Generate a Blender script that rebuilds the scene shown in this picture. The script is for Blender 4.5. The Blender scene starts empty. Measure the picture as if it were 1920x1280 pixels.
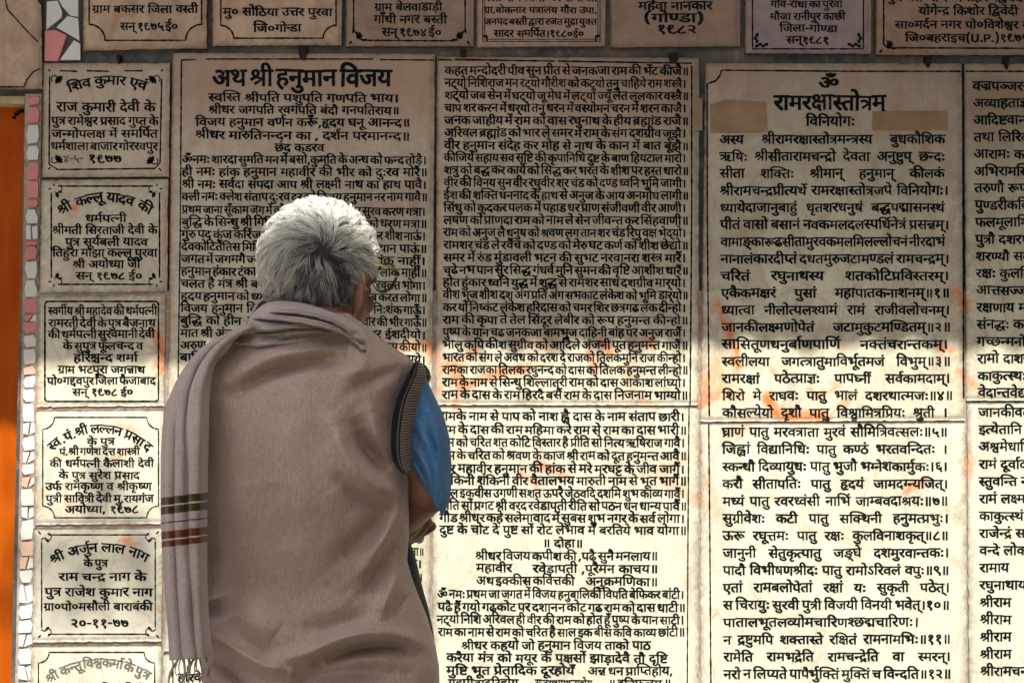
import bpy, bmesh, math, random, re
import numpy as np
from mathutils import Vector, noise
from mathutils.geometry import delaunay_2d_cdt

random.seed(7)
rng = np.random.default_rng(11)
SC = bpy.context.scene
COL = SC.collection

# ------------------------------------------------------------------ camera
D, CZ, PITCH, F = 2.6, 1.30, math.radians(3.0), 2667.0      # distance to wall, height, tilt, focal length in px of 1920
cam = bpy.data.cameras.new('camera')
cam.lens = 50.0
cam.sensor_width = 36.0
cam.clip_start = 0.05
cam.clip_end = 400
co = bpy.data.objects.new('camera', cam)
co.location = (0, -D, CZ)
co.rotation_euler = (math.radians(90) + PITCH, 0, 0)
COL.objects.link(co)
SC.camera = co

# ------------------------------------------------------------------ light
SUN_EL, SUN_AZ = math.radians(62), math.radians(-4)         # sun high behind the camera
world = bpy.data.worlds.new('World')
SC.world = world
world.use_nodes = True
wn = world.node_tree
bg = wn.nodes['Background']
sky = wn.nodes.new('ShaderNodeTexSky')
sky.sky_type = 'NISHITA'
sky.sun_disc = False
sky.sun_elevation = SUN_EL
sky.sun_rotation = math.radians(180) + SUN_AZ
sky.dust_density = 4.5
sky.air_density = 1.0
sky.ozone_density = 1.0
wn.links.new(sky.outputs[0], bg.inputs[0])
bg.inputs[1].default_value = 0.122
sun = bpy.data.lights.new('sun', 'SUN')
sun.energy = 4.8
sun.angle = math.radians(0.53)
sun.color = (1.0, 0.965, 0.88)
so = bpy.data.objects.new('sun', sun)
sdir = Vector((math.sin(SUN_AZ) * math.cos(SUN_EL), math.cos(SUN_AZ) * math.cos(SUN_EL), -math.sin(SUN_EL)))
so.rotation_euler = sdir.to_track_quat('-Z', 'Y').to_euler()
so.location = (-2, -6, 9)
COL.objects.link(so)
SC.view_settings.view_transform = 'Standard'
SC.view_settings.look = 'None'
SC.view_settings.gamma = 1
SC.view_settings.use_curve_mapping = False
SC.view_settings.exposure = 0.80

# ------------------------------------------------------------------ helpers
def P(px, py, Y=0.0):
    """wall-parallel plane at depth Y (0 = wall, negative = towards the viewer): photo pixel -> place"""
    px = np.asarray(px, float); py = np.asarray(py, float); Y = np.asarray(Y, float)
    x = (px - 960) / F; y = (640 - py) / F
    dx = x; dy = math.cos(PITCH) - y * math.sin(PITCH); dz = math.sin(PITCH) + y * math.cos(PITCH)
    k = (Y + D) / dy
    return np.stack(np.broadcast_arrays(dx * k, Y + 0 * k, CZ + dz * k), -1)

def unP(v):
    v = np.asarray(v, float)
    X = v[..., 0]; a = v[..., 1] + D; b = v[..., 2] - CZ
    fw = a * math.cos(PITCH) + b * math.sin(PITCH); up = -a * math.sin(PITCH) + b * math.cos(PITCH)
    return 960 + F * X / fw, 640 - F * up / fw

def tag(o, label=None, cat=None, group=None, kind=None):
    if label: o['label'] = label
    if cat: o['category'] = cat
    if group: o['group'] = group
    if kind: o['kind'] = kind
    return o

def thing(name, loc, label, cat, group=None):
    o = bpy.data.objects.new(name, None)
    o.empty_display_size = 0.05
    o.location = [float(c) for c in loc]
    COL.objects.link(o)
    return tag(o, label, cat, group)

def root_of(o):
    l = Vector((0, 0, 0))
    while o is not None:
        l += o.location; o = o.parent
    return np.array(l)

def mesh(name, V, Fc, mats, parent=None, smooth=False, mi=None, attrs=None, uv=None):
    """world-space vertices -> one linked mesh object under its parent"""
    V = np.asarray(V, float).reshape(-1, 3)
    if parent is not None: V = V - root_of(parent)
    m = bpy.data.meshes.new(name)
    if isinstance(Fc, np.ndarray):
        n, k = Fc.shape
        m.vertices.add(len(V)); m.vertices.foreach_set('co', V.astype(np.float32).ravel())
        m.loops.add(n * k); m.loops.foreach_set('vertex_index', Fc.astype(np.int32).ravel())
        m.polygons.add(n); m.polygons.foreach_set('loop_start', np.arange(0, n * k, k, dtype=np.int32))
        m.update(calc_edges=True)
    else:
        m.from_pydata([tuple(v) for v in V], [], Fc)
    for q in (mats if isinstance(mats, (list, tuple)) else [mats]): m.materials.append(q)
    if mi is not None: m.polygons.foreach_set('material_index', np.asarray(mi, np.int32))
    if smooth: m.polygons.foreach_set('use_smooth', np.ones(len(m.polygons), bool))
    for k, a in (attrs or {}).items():
        at = m.attributes.new(k, 'FLOAT', 'POINT'); at.data.foreach_set('value', np.asarray(a, np.float32))
    m.validate(); m.update()
    o = bpy.data.objects.new(name, m)
    COL.objects.link(o)
    if parent is not None: o.parent = parent
    return o

def grid_faces(nu, nv, closed=False):
    a = np.arange(nu * nv).reshape(nu, nv)
    if closed:
        b = np.roll(a, -1, 1)
        return np.stack([a[:-1], b[:-1], b[1:], a[1:]], -1).reshape(-1, 4)
    return np.stack([a[:-1, :-1], a[:-1, 1:], a[1:, 1:], a[1:, :-1]], -1).reshape(-1, 4)

def interp(pts, t):
    pts = np.asarray(pts, float)
    x = pts[:, 0]
    return [np.interp(t, x, pts[:, k]) for k in range(1, pts.shape[1])]

def curve_pts(pts, n):
    """smooth (Catmull-Rom) resample of a polyline into n points"""
    p = np.asarray(pts, float)
    p = np.vstack([2 * p[0] - p[1], p, 2 * p[-1] - p[-2]])
    m = len(p) - 3
    t = np.linspace(0, m - 1e-9, n); i = t.astype(int); f = (t - i)[:, None]
    a, b, c, d = p[i], p[i + 1], p[i + 2], p[i + 3]
    return 0.5 * (2 * b + (c - a) * f + (2 * a - 5 * b + 4 * c - d) * f**2 + (3 * b - a - 3 * c + d) * f**3)

def dist_poly(px, py, pl):
    """distance in pixels to a polyline, and 0..1 position along it"""
    best = np.full(px.shape, 1e9); pos = np.zeros(px.shape)
    pl = np.asarray(pl, float); L = np.r_[0, np.cumsum(np.hypot(*np.diff(pl, axis=0).T))]
    for k in range(len(pl) - 1):
        ax, ay = pl[k]; bx, by = pl[k + 1]
        dx, dy = bx - ax, by - ay
        t = np.clip(((px - ax) * dx + (py - ay) * dy) / (dx * dx + dy * dy + 1e-9), 0, 1)
        d = np.hypot(px - ax - t * dx, py - ay - t * dy)
        w = d < best
        best = np.where(w, d, best); pos = np.where(w, (L[k] + t * (L[k + 1] - L[k])) / L[-1], pos)
    return best, pos

# ------------------------------------------------------------------ materials
class NT:
    def __init__(s, name):
        s.m = bpy.data.materials.new(name); s.m.use_nodes = True
        s.t = s.m.node_tree; s.b = s.t.nodes['Principled BSDF']
        g = s.t.nodes.new('ShaderNodeNewGeometry'); s.pos = g.outputs['Position']
    def n(s, ty, **k):
        q = s.t.nodes.new(ty)
        for a, b in k.items(): setattr(q, a, b)
        return q
    def l(s, a, b): s.t.links.new(a, b)
    def noise(s, scale, detail=4, rough=0.55, dist=0, vec=None, sc3=None):
        q = s.n('ShaderNodeTexNoise'); q.inputs['Scale'].default_value = scale
        q.inputs['Detail'].default_value = detail; q.inputs['Roughness'].default_value = rough
        q.inputs['Distortion'].default_value = dist
        v = vec or s.pos
        if sc3:
            mp = s.n('ShaderNodeMapping'); mp.inputs['Scale'].default_value = sc3; s.l(v, mp.inputs[0]); v = mp.outputs[0]
        s.l(v, q.inputs['Vector']); return q.outputs['Fac']
    def ramp(s, f, stops):
        q = s.n('ShaderNodeValToRGB'); e = q.color_ramp.elements
        while len(e) < len(stops): e.new(0.5)
        for el, (p, c) in zip(e, stops):
            el.position = p; el.color = (*(c if isinstance(c, tuple) else (c, c, c)), 1)
        s.l(f, q.inputs[0]); return q.outputs[0]
    def mix(s, fac, a, b, mode='MIX'):
        q = s.n('ShaderNodeMix', data_type='RGBA', blend_type=mode)
        for sock, v in ((q.inputs[0], fac), (q.inputs[6], a), (q.inputs[7], b)):
            if isinstance(v, bpy.types.NodeSocket): s.l(v, sock)
            elif isinstance(v, tuple): sock.default_value = (*v, 1)
            else: sock.default_value = v
        return q.outputs[2]
    def math(s, op, a, b=0.0, clamp=False):
        q = s.n('ShaderNodeMath', operation=op); q.use_clamp = clamp
        for k, v in enumerate((a, b)):
            if isinstance(v, bpy.types.NodeSocket): s.l(v, q.inputs[k])
            else: q.inputs[k].default_value = v
        return q.outputs[0]
    def attr(s, name):
        q = s.n('ShaderNodeAttribute'); q.attribute_name = name; return q.outputs['Fac']
    def col(s, c):
        if isinstance(c, tuple): s.b.inputs['Base Color'].default_value = (*c, 1)
        else: s.l(c, s.b.inputs['Base Color'])
    def bump(s, h, strength=0.3, dist=0.001):
        q = s.n('ShaderNodeBump'); q.inputs['Strength'].default_value = strength; q.inputs['Distance'].default_value = dist
        s.l(h, q.inputs['Height']); s.l(q.outputs[0], s.b.inputs['Normal'])
    def rough(s, r):
        if isinstance(r, bpy.types.NodeSocket): s.l(r, s.b.inputs['Roughness'])
        else: s.b.inputs['Roughness'].default_value = r

def simple(name, c, r=0.7, var=0.15, scale=40, metal=0.0, bump=0.0, spec=0.5):
    q = NT(name); f = q.noise(scale)
    q.col(q.ramp(f, [(0.3, tuple(x * (1 - var) for x in c)), (0.7, tuple(min(1, x * (1 + var)) for x in c))]))
    q.rough(r); q.b.inputs['Metallic'].default_value = metal
    q.b.inputs['Specular IOR Level'].default_value = spec
    if bump: q.bump(f, bump)
    return q.m

def marble(name, base, dirt, amount, top_shade=0.0):
    q = NT(name)
    oi = q.n('ShaderNodeObjectInfo'); va = q.n('ShaderNodeVectorMath', operation='MULTIPLY_ADD')          # every slab is cut from another block
    q.l(oi.outputs['Random'], va.inputs[0]); va.inputs[1].default_value = (37, 11, 23); q.l(q.pos, va.inputs[2]); wpos = q.pos; q.pos = va.outputs[0]
    big = q.noise(5.0, 5, 0.6, 0.6); mid = q.noise(22, 6, 0.65, 0.8); fine = q.noise(320, 3, 0.6)
    c = q.mix(q.ramp(big, [(0.32, 0.0), (0.68, 1.0)]), tuple(x * 0.86 for x in base), tuple(min(1, x * 1.06) for x in base))
    vein = q.noise(3.2, 8, 0.62, 2.2, sc3=(1.0, 1.0, 0.55))
    c = q.mix(q.ramp(vein, [(0.47, 0.0), (0.5, 0.35), (0.53, 0.0)]), c, (0.36, 0.34, 0.27))
    cr = q.noise(2.4, 10, 0.7, 3.0)
    c = q.mix(q.ramp(cr, [(0.492, 0.0), (0.5, 0.5), (0.508, 0.0)]), c, (0.50, 0.26, 0.15))
    # painted shade on the upper stone, then brown weathering in soft patches
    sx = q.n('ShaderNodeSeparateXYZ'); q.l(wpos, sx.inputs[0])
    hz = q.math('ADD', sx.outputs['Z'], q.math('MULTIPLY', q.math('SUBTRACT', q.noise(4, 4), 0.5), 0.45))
    shade_fac = q.ramp(q.math('SUBTRACT', hz, 1.0), [(0.50, 0.0), (0.78, 0.45), (1.02, 0.95)])     # painted shade: stone darkens upwards beneath the eave
    sx2 = q.math('ADD', sx.outputs['X'], q.math('MULTIPLY', q.noise(3, 3), 0.6))                  # the painted shade deepens towards the right end
    shade_tint = q.mix(q.ramp(sx2, [(0.35, 0.0), (0.85, 0.75)]), tuple(x * 0.97 for x in dirt), (0.17, 0.115, 0.085))
    c = q.mix(q.math('MULTIPLY', shade_fac, top_shade, True), c, shade_tint)
    c = q.mix(q.math('MULTIPLY', q.ramp(mid, [(0.42, 0.0), (0.72, 1.0)]), amount), c, dirt)
    drip = q.noise(9, 5, 0.6, 0.3, sc3=(3.0, 1.0, 0.5))
    c = q.mix(q.math('MULTIPLY', q.ramp(drip, [(0.52, 0.0), (0.75, 1.0)]), amount * 0.8), c, (0.34, 0.20, 0.12))
    # grime near the chipped edges
    e = q.attr('grime')
    eg = q.math('MULTIPLY', e, q.ramp(q.noise(60, 5, 0.7), [(0.35, 0.15), (0.65, 1.0)]))
    c = q.mix(q.math('MULTIPLY', eg, 0.85, True), c, (0.16, 0.13, 0.085))
    # vermilion smears left by hands
    st = q.math('MULTIPLY', q.attr('vermilion'), q.ramp(q.noise(75, 6, 0.75, 0.8), [(0.33, 0.1), (0.50, 1.0)]), True)
    c = q.mix(st, c, q.mix(q.noise(30), (0.80, 0.13, 0.015), (0.88, 0.30, 0.05)))
    wash = q.ramp(q.noise(7.5, 6, 0.68, 1.3), [(0.58, 0.0), (0.72, 0.45)])
    c = q.mix(q.math('MULTIPLY', wash, q.attr('wash')), c, (0.88, 0.38, 0.11))
    blot = q.noise(13, 8, 0.75, 1.0); c = q.mix(q.math('MULTIPLY', q.ramp(blot, [(0.60, 0.0), (0.70, 0.5)]), 0.5 + amount * 0.5), c, (0.30, 0.19, 0.14))
    scr = q.noise(20, 6, 0.8, 0.2, sc3=(0.25, 1.0, 3.0)); c = q.mix(q.ramp(scr, [(0.66, 0.0), (0.70, 0.35)]), c, (0.75, 0.70, 0.58))
    sp = q.n('ShaderNodeTexVoronoi'); sp.inputs['Scale'].default_value = 55; q.l(q.pos, sp.inputs['Vector'])
    c = q.mix(q.ramp(sp.outputs['Distance'], [(0.035, 0.55), (0.075, 0.0)]), c, (0.12, 0.09, 0.06))
    q.col(c)
    q.rough(q.ramp(mid, [(0.3, 0.28), (0.7, 0.6)]))
    q.bump(q.mix(0.35, q.mix(0.5, fine, mid), big), 0.25, 0.0012)
    return q.m

M = {}
M['stone_white'] = marble('cream_marble', (0.80, 0.785, 0.63), (0.60, 0.49, 0.32), 0.28)
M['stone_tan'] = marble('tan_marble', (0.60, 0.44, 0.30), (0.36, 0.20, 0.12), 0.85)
M['stone_shaded'] = marble('shade_toned_marble', (0.36, 0.255, 0.185), (0.22, 0.13, 0.085), 0.80)  # darker tan copy standing in for dimmer light along the top row
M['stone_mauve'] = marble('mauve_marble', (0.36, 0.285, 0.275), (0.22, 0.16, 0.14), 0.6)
M['stone_upper'] = marble('weathered_shaded_marble', (0.79, 0.78, 0.60), (0.42, 0.29, 0.215), 0.55, 1.0)  # real stains plus the painted shade near the top

def paint(name, c, wear):
    q = NT(name)
    f = q.noise(160, 5, 0.7, 0.4); g = q.noise(14, 4, 0.6)
    w = q.math('MULTIPLY', q.ramp(f, [(0.55, 0.0), (0.75, 1.0)]), q.ramp(g, [(0.45, 0.05), (0.7, 1.0)]))
    q.col(q.mix(q.math('MULTIPLY', w, wear, True), c, (0.5, 0.42, 0.28)))
    q.rough(0.55); q.b.inputs['Specular IOR Level'].default_value = 0.05
    return q.m
M['paint'] = paint('black_letter_paint', (0.005, 0.009, 0.010), 0.55)
M['paint_faded'] = paint('faded_letter_paint', (0.16, 0.15, 0.13), 1.0)

q = NT('old_mortar')
f = q.noise(30, 7, 0.7, 0.5); g = q.noise(4, 4)
c = q.ramp(f, [(0.3, (0.035, 0.045, 0.042)), (0.55, (0.085, 0.10, 0.098)), (0.75, (0.30, 0.23, 0.17))])
q.col(q.mix(q.ramp(g, [(0.45, 0.0), (0.65, 0.5)]), c, (0.30, 0.20, 0.14))); q.rough(0.95); q.bump(f, 0.9, 0.004); M['mortar'] = q.m
q = NT('pale_mortar')
f = q.noise(50, 7, 0.7, 0.5)
c = q.ramp(f, [(0.3, (0.22, 0.19, 0.16)), (0.7, (0.55, 0.47, 0.40))])
q.col(q.mix(q.ramp(q.noise(11, 4), [(0.5, 0.0), (0.7, 0.7)]), c, (0.55, 0.18, 0.09))); q.rough(0.95); q.bump(f, 0.8, 0.003); M['grout'] = q.m

# every inscription: pixel x0, x1, headline y left, y right, letter height, words (, arch)
TEXT = {
 'verse_left': [
  (398, 734, 132, 132, 27, 'अथ श्री हनुमान विजय'),
  (391, 748, 176, 178, 13, 'स्वस्ति श्रीपति पशुपति गणपति भाय।'),
  (391, 749, 199, 201, 13, 'श्रीधर जगपति रवगपति बंदौ गनपतिराय॥'),
  (367, 769, 222, 224, 13, 'विजय हनुमान वर्णन करूँ,हृदय घनू आनन्द॥'),
  (366, 769, 246, 249, 13, 'श्रीधर मारुतिनन्दन का , दर्शन परमानन्द॥'),
  (515, 608, 270, 270, 13, 'छंद कडरव'),
  (341, 800, 292.0, 293.5, 13, 'ॐनमः शारदा सुमति मन में बसो,कुमति के अन्ध को फन्द तोड़ै।'),
  (341, 802, 315.2, 316.7, 13, 'ही नमः हांक हनुमान महावीर की भीर को दुःरव मोरै॥'),
  (341, 800, 338.4, 339.9, 13, 'श्री नमः सर्वदा संपदा आप श्री लक्ष्मी नाथ का हाथ पावै।'),
  (341, 802, 361.6, 363.1, 13, 'क्ली नमः क्लेश संताप दुःरव दूर को विजय हनुमान नर नाम गावै॥'),
  (341.0, 545, 386.0, 387.5, 13, 'प्रथम जाना सूँकाम जग में कौन'),
  (652, 798, 388.5, 390.5, 13, 'मन सुरव करण गत्रा।'),
  (340.7, 535, 409.1, 410.6, 13, 'बुद्धि के सिन्धु श्री गिरिजा'),
  (642, 801, 411.6, 413.6, 13, 'शरण को धरण मत्रा॥'),
  (340.4, 520, 432.2, 433.7, 13, 'गुरु पद कंज करिंज मन'),
  (694, 798, 434.7, 436.7, 13, 'कर शीश नाऊं।'),
  (340.1, 520, 455.3, 456.8, 13, 'देवकोटितैंतिस मिलिकर'),
  (672, 801, 457.8, 459.8, 13, 'को ध्यान पाऊं॥'),
  (339.8, 515, 478.4, 479.9, 13, 'जगत में जगमगै ज्योति'),
  (672, 798, 480.9, 482.9, 13, 'निःशंक नाहीं।'),
  (339.5, 520, 501.5, 503.0, 13, 'हनुमान हंकार टंकार सुन'),
  (712, 801, 504.0, 506.0, 13, 'लोक माहीं॥'),
  (339.2, 512, 524.6, 526.1, 13, 'चलत है मंत्र श्री बचन'),
  (705, 798, 527.1, 529.1, 13, 'रवुलत भोगा।'),
  (338.9, 512, 547.7, 549.2, 13, 'हृदय हनुमान को ध्यान'),
  (680, 801, 550.2, 552.2, 13, 'सब करत लोगा॥'),
  (338.6, 515, 570.8, 572.3, 13, 'विजय हनुमान विराज'),
  (700, 798, 573.3, 575.3, 13, 'निःशंक गाऊँ।'),
  (338.3, 500, 593.9, 595.4, 13, 'बुद्धि को हीन अति'),
  (680, 801, 596.4, 598.4, 13, 'वीर की भीर गाऊँ॥'),
  (338.0, 458, 617.0, 618.5, 13, 'मात श्री अंजनी'),
  (689, 798, 619.5, 621.5, 13, 'सुर ईशदीयो।'),
  (337.7, 430, 640.1, 641.6, 13, 'अरुण भानु'),
  (690, 801, 642.6, 644.6, 13, 'योग्यास कीयो॥'),
  (337.4, 420, 663.2, 664.7, 13, 'बालि वीर'),
  (745, 798, 665.7, 667.7, 13, 'बनाये।'),
 ],
 'verse_left_low': [
  (735, 792, 1003, 1003, 12.5, 'सुनाये।'),
  (735, 795, 1027, 1027, 12.5, 'जगदाता॥'),
  (740, 791, 1050, 1050, 12.5, 'साधि।'),
  (740, 793, 1075, 1075, 12.5, 'बसाये।'),
 ],
 'verse_mid': [
  (834.0, 1292.0, 125.3, 126.8, 13.2, 'कहत मन्दोदरी पीव सुन प्रीत से जनकजा राम की भेंट कीजै॥'),
  (833.8, 1286.95, 148.65, 150.15, 13.2, 'नट्|यो निशिराज मन रट्|यो गौरीश को कट्|यो तनु चाहिये राम शस्त्रै।'),
  (833.6, 1291.9, 172.0, 173.5, 13.2, 'शट्|यो जब सेन में घट्|यो जू मेघ में लट्|यो ज्यूँ लेत ललकार वस्त्रै॥'),
  (833.4, 1286.85, 195.35, 196.85, 13.2, 'चाप शर करन में धर्|यो तनु धरन में वस्योमन चरन में शरन काजै।'),
  (833.2, 1291.8, 218.7, 220.2, 13.2, 'जनक जाहीय में राम को वास रघुनाथ के हीय ब्रह्मांड राजै॥'),
  (833.0, 1286.75, 242.05, 243.55, 13.2, 'अरिवल ब्रह्मांड को भार ले समर में राम के संग दशग्रीव जूझै।'),
  (832.8, 1291.7, 265.4, 266.9, 13.2, 'वीर हनुमान संदेह कर मोह से नाथ के कान में बात बूझै॥'),
  (832.6, 1286.65, 288.75, 290.25, 13.2, 'कीजिये सहाय सव सृष्टि की कृपानिधि दुष्ट के बाण हियटाल मारो।'),
  (832.4, 1291.6, 312.1, 313.6, 13.2, 'शत्रु को बद्ध कर कार्य को सिद्ध कर भरत के शीश पर हस्त धारो॥'),
  (832.2, 1286.55, 335.45, 336.95, 13.2, 'वीर की विनय सुन वीर रघुवीर शर चंड को दण्ड ध्वनि भूमि जागी।'),
  (832.0, 1291.5, 358.8, 360.3, 13.2, 'ईश की शक्ति घननाद के हाथ से अनुज के आय अनमोघ लागी॥'),
  (831.8, 1286.45, 382.15, 383.65, 13.2, 'सिंधु को कूदकर पलक में पहाड धर प्राण संजीवणी वीर आणी।'),
  (831.6, 1291.4, 405.5, 407.0, 13.2, 'लषण को प्राणदा राम को नाम ले सेन जीवन्त कर सिंहवाणी॥'),
  (831.4, 1286.35, 428.85, 430.35, 13.2, 'राम को अनुज लै धनुष को श्रवण लग तान शर चंड रिपु वक्ष भेद्|यो।'),
  (831.2, 1291.3, 452.2, 453.7, 13.2, 'रामशर चंड ले रवैंच को दण्ड को मेरु घट कर्ण को शीश छेद्यो॥'),
  (831.0, 1286.25, 475.55, 477.05, 13.2, 'समर में रुंड मुंडावली भटन की सुभट नरवानरा शस्त्र मारैं।'),
  (830.8, 1291.2, 498.9, 500.4, 13.2, 'चढे नभ पान सुर सिद्ध गंधर्व मुनि सुमन की वृष्टि आशीश धारैं॥'),
  (830.6, 1286.15, 522.25, 523.75, 13.2, 'होत हुंकार ध्वनि युद्ध में शुद्ध से रामशर साध दशग्रीव मार्|यो।'),
  (830.4, 1291.1, 545.6, 547.1, 13.2, 'वीश भुज शीश दश अंग प्रति अंग सभकाट लंकेश को भूमि डार्|यो॥'),
  (830.2, 1286.05, 568.95, 570.45, 13.2, 'कर यो निष्कंट लंकेश हरिदास को चमर शिर छत्रगढ लंक दीन्हो।'),
  (830.0, 1291.0, 592.3, 593.8, 13.2, 'राम की कृपा ते तेल सिंदूर लेबीर को रूप हनुमन्त कीन्हो॥'),
  (829.8, 1285.95, 615.65, 617.15, 13.2, 'पुष्प के यान चढ जनकजा बामभुज दाहिनी बांह पर अनुज राजैं।'),
  (829.6, 1290.9, 639.0, 640.5, 13.2, 'भालु कपि कीश सुग्रीव को आदिले अंजनी पूत हनुमन्त गाजैं॥'),
  (829.4, 1285.85, 662.35, 663.85, 13.2, 'भारत को संग ले अवध को दरश दे राजको तिलकमुनि राज कीन्हो।'),
  (829.2, 1290.8, 685.7, 687.2, 13.2, 'रामका राजका तिलक रघुनन्द को दास को तिलक हनुमन्त लीन्हो॥'),
  (829.0, 1285.75, 709.05, 710.55, 13.2, 'राम के नाम से सिन्धु शिल्लातरी राम को दास आकाश लांघ्यो।'),
  (828.8, 1290.7, 732.4, 733.9, 13.2, 'राम के दास के राम हिरदै बसैं राम के दास निजनाम भाग्यो॥'),
 ],
 'verse_mid_low': [
  (824, 1284, 772.5, 774, 13.5, 'रामके नाम से पाप को नाश ह्वै दास के नाम संताप छारी।'),
  (824, 1288, 797.5, 799, 13.5, 'राम के दास की राम महिमा करे राम से राम का दास भारी॥'),
  (824, 1284, 821.5, 823, 13.5, 'राम को चरित शत कोटि विस्तार है प्रीति सो नित्य ऋषिराज गावै।'),
  (824, 1288, 846.0, 847.5, 13.5, 'राम के चरित को श्रवण के काज श्री राम को दूत हनुमन्त आवै॥'),
  (824, 1284, 870.5, 872, 13.5, 'वीर महावीर हनुमान की हांक से मरे मरघट्ट के जीव जागैं।'),
  (824, 1288, 893.1, 894.6, 13.5, 'डाकिनी शंकिनी वीर वैतालभय मारुती नाम से भूत भागैं॥'),
  (824, 1284, 916.5, 918, 13.5, 'साल इकवीस उगणी सशत ऊपरै जेठवदि दशमि शुभ काव्य गावैं।'),
  (824, 1288, 940.0, 941.5, 13.5, 'प्रीति सों प्रगट श्री वरद रवेडापती रीति सो पठन धन धान्य पावैं॥'),
  (824, 1284, 963.0, 964.5, 13.5, 'गौड श्रीधर कहे सलेमावाद में सुबस शुभ नगर के सर्व लोगा।'),
  (824, 1288, 985.5, 987, 13.5, 'दुष्ट के चोट दे पुष्ट सों रोट लेभाव में बरतिये भाव योगा॥'),
  (1017, 1093, 1011, 1011, 13, '॥ दोहा॥'),
  (891, 1234, 1034, 1035, 13.5, 'श्रीधर विजय कपीश की ,पढै सुनै मनलाय॥'),
  (893, 960, 1057, 1057, 13.5, 'महावीर'),
  (999, 1234, 1058, 1059, 13.5, 'रवेड़ापती ,पूरैमन काचय॥'),
  (893, 1077, 1081, 1081, 13.5, 'अथ इक्कीस कवित्तकी'),
  (1098, 1234, 1082, 1083, 13.5, 'अनुक्रमणिका॥'),
  (820, 1283, 1106, 1107, 13.3, 'ॐ नमः प्रथम जा जगत में विजय हनुबालिकी विपति बेफिकर बांटी।'),
  (821, 1286, 1130, 1132, 13.3, 'पढै हैं गयो गढकोट पर दशानन कोट गढ राम को दास धाटी॥'),
  (819, 1283, 1153, 1155, 13.3, 'नट्|यो निशि अरिवल ही वीर की राम को होत हूँ पुष्प के यान साटी।'),
  (821, 1285, 1177, 1178, 13.3, 'राम का नाम से राम को चरित है साल इक बीस कवि काव्य छांटी॥'),
  (865, 1220, 1202, 1202, 13.5, 'श्रीधर कहयो जो हनुमान विजय ताको पाठ'),
  (837, 1252, 1225, 1227, 13.5, 'करैया मंत्र को मयूर के पक्षसों झाड़ादेवै तौ दृष्टि'),
  (837, 1077, 1249, 1249, 13.5, 'मुष्टि भूत प्रेतादिक दूरहोयँ'),
  (1102, 1262, 1250, 1250, 13.5, 'अन्न धन प्राप्तिहोय,'),
  (840, 972, 1273, 1273, 13.5, 'ग्रहपीडादूरिहोय'),
  (1003, 1110, 1274, 1274, 13.5, 'राजसभामान्यहोय'),
  (1140, 1259, 1274, 1274, 13.5, '॥ इतिफलम् ॥'),
 ],
 'stotra': [
  (1535, 1573, 145, 145, 20, 'ॐ'),
  (1451.5, 1661, 180, 180, 24, 'रामरक्षास्तोत्रम्'),
  (1511, 1603, 219.6, 219.6, 15.5, 'विनियोगः'),
  (1349.0, 1772, 254, 253.6, 14.5, 'अस्य श्रीरामरक्षास्तोत्रमन्त्रस्य बुधकौशिक'),
  (1349.35, 1772, 286, 285.6, 14.5, 'ऋषिः श्रीसीतारामचन्द्रो देवता अनुष्टुप् छन्दः'),
  (1349.7, 1771, 318, 317.6, 14.5, 'सीता शक्तिः श्रीमान् हनुमान् कीलकं'),
  (1350.05, 1779, 350, 349.6, 14.5, 'श्रीरामचन्द्रप्रीत्यर्थे रामरक्षास्तोत्रजपे विनियोगः।'),
  (1350.4, 1771, 382, 381.6, 14.5, 'ध्यायेदाजानुबाहुं धृतशरधनुषं बद्धपद्मासनस्थं'),
  (1350.75, 1780, 414, 413.6, 14.5, 'पीतं वासो बसानं नवकमलदलस्पर्धिनेत्रं प्रसन्नम्।'),
  (1351.1, 1772, 446, 445.6, 14.5, 'वामाङ्कारूढसीतामुरवकमलमिलल्लोचनं नीरदाभं'),
  (1351.45, 1780, 478, 477.6, 14.5, 'नानालंकारदीप्तं दधतमुरुजटामण्डलं रामचन्द्रम्।'),
  (1351.8, 1780, 510, 509.6, 14.5, 'चरितं रघुनाथस्य शतकोटिप्रविस्तरम्।'),
  (1352.15, 1781, 542, 541.6, 14.5, 'एकैकमक्षरं पुसां महापातकनाशनम्॥१॥'),
  (1352.5, 1781, 574, 573.6, 14.5, 'ध्यात्वा नीलोत्पलश्यामं रामं राजीवलोचनम्।'),
  (1352.85, 1783, 606, 605.6, 14.5, 'जानकीलक्ष्मणोपेतं जटामुकुटमण्डितम्॥२॥'),
  (1353.2, 1778, 638, 637.6, 14.5, 'सासितूणधनुर्बाणपाणिं नक्तंचरान्तकम्।'),
  (1353.55, 1783, 670, 669.6, 14.5, 'स्वलीलया जगत्त्रातुमाविर्भूतमजं विभुम्॥३॥'),
  (1353.9, 1782, 702, 701.6, 14.5, 'रामरक्षां पठेत्प्राज्ञः पापघ्नीं सर्वकामदाम्।'),
  (1354.25, 1787, 734, 733.6, 14.5, 'शिरो मे राघवः पातु भालं दशरथात्मजः॥४॥'),
  (1354.6, 1777, 766, 765.6, 14.5, 'कौसल्येयो दृशौ पातु विश्वामित्रप्रियः श्रुती ।'),
 ],
 'stotra_low': [
  (1354.0, 1777, 802.0, 802.0, 14.5, 'घ्राणं पातु मरवत्राता मुरवं सौमित्रिवत्सलः॥५॥'),
  (1354.2, 1777, 834.4, 834.35, 14.5, 'जिह्वां विद्यानिधिः पातु कण्ठं भरतवन्दितः ।'),
  (1354.4, 1777, 866.8, 866.7, 14.5, 'स्कन्धौ दिव्यायुधः पातु भुजौ भग्नेशकार्मुकः।६।'),
  (1354.6, 1778, 899.2, 899.05, 14.5, 'करौ सीतापतिः पातु हृदयं जामदग्न्यजित्।'),
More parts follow.
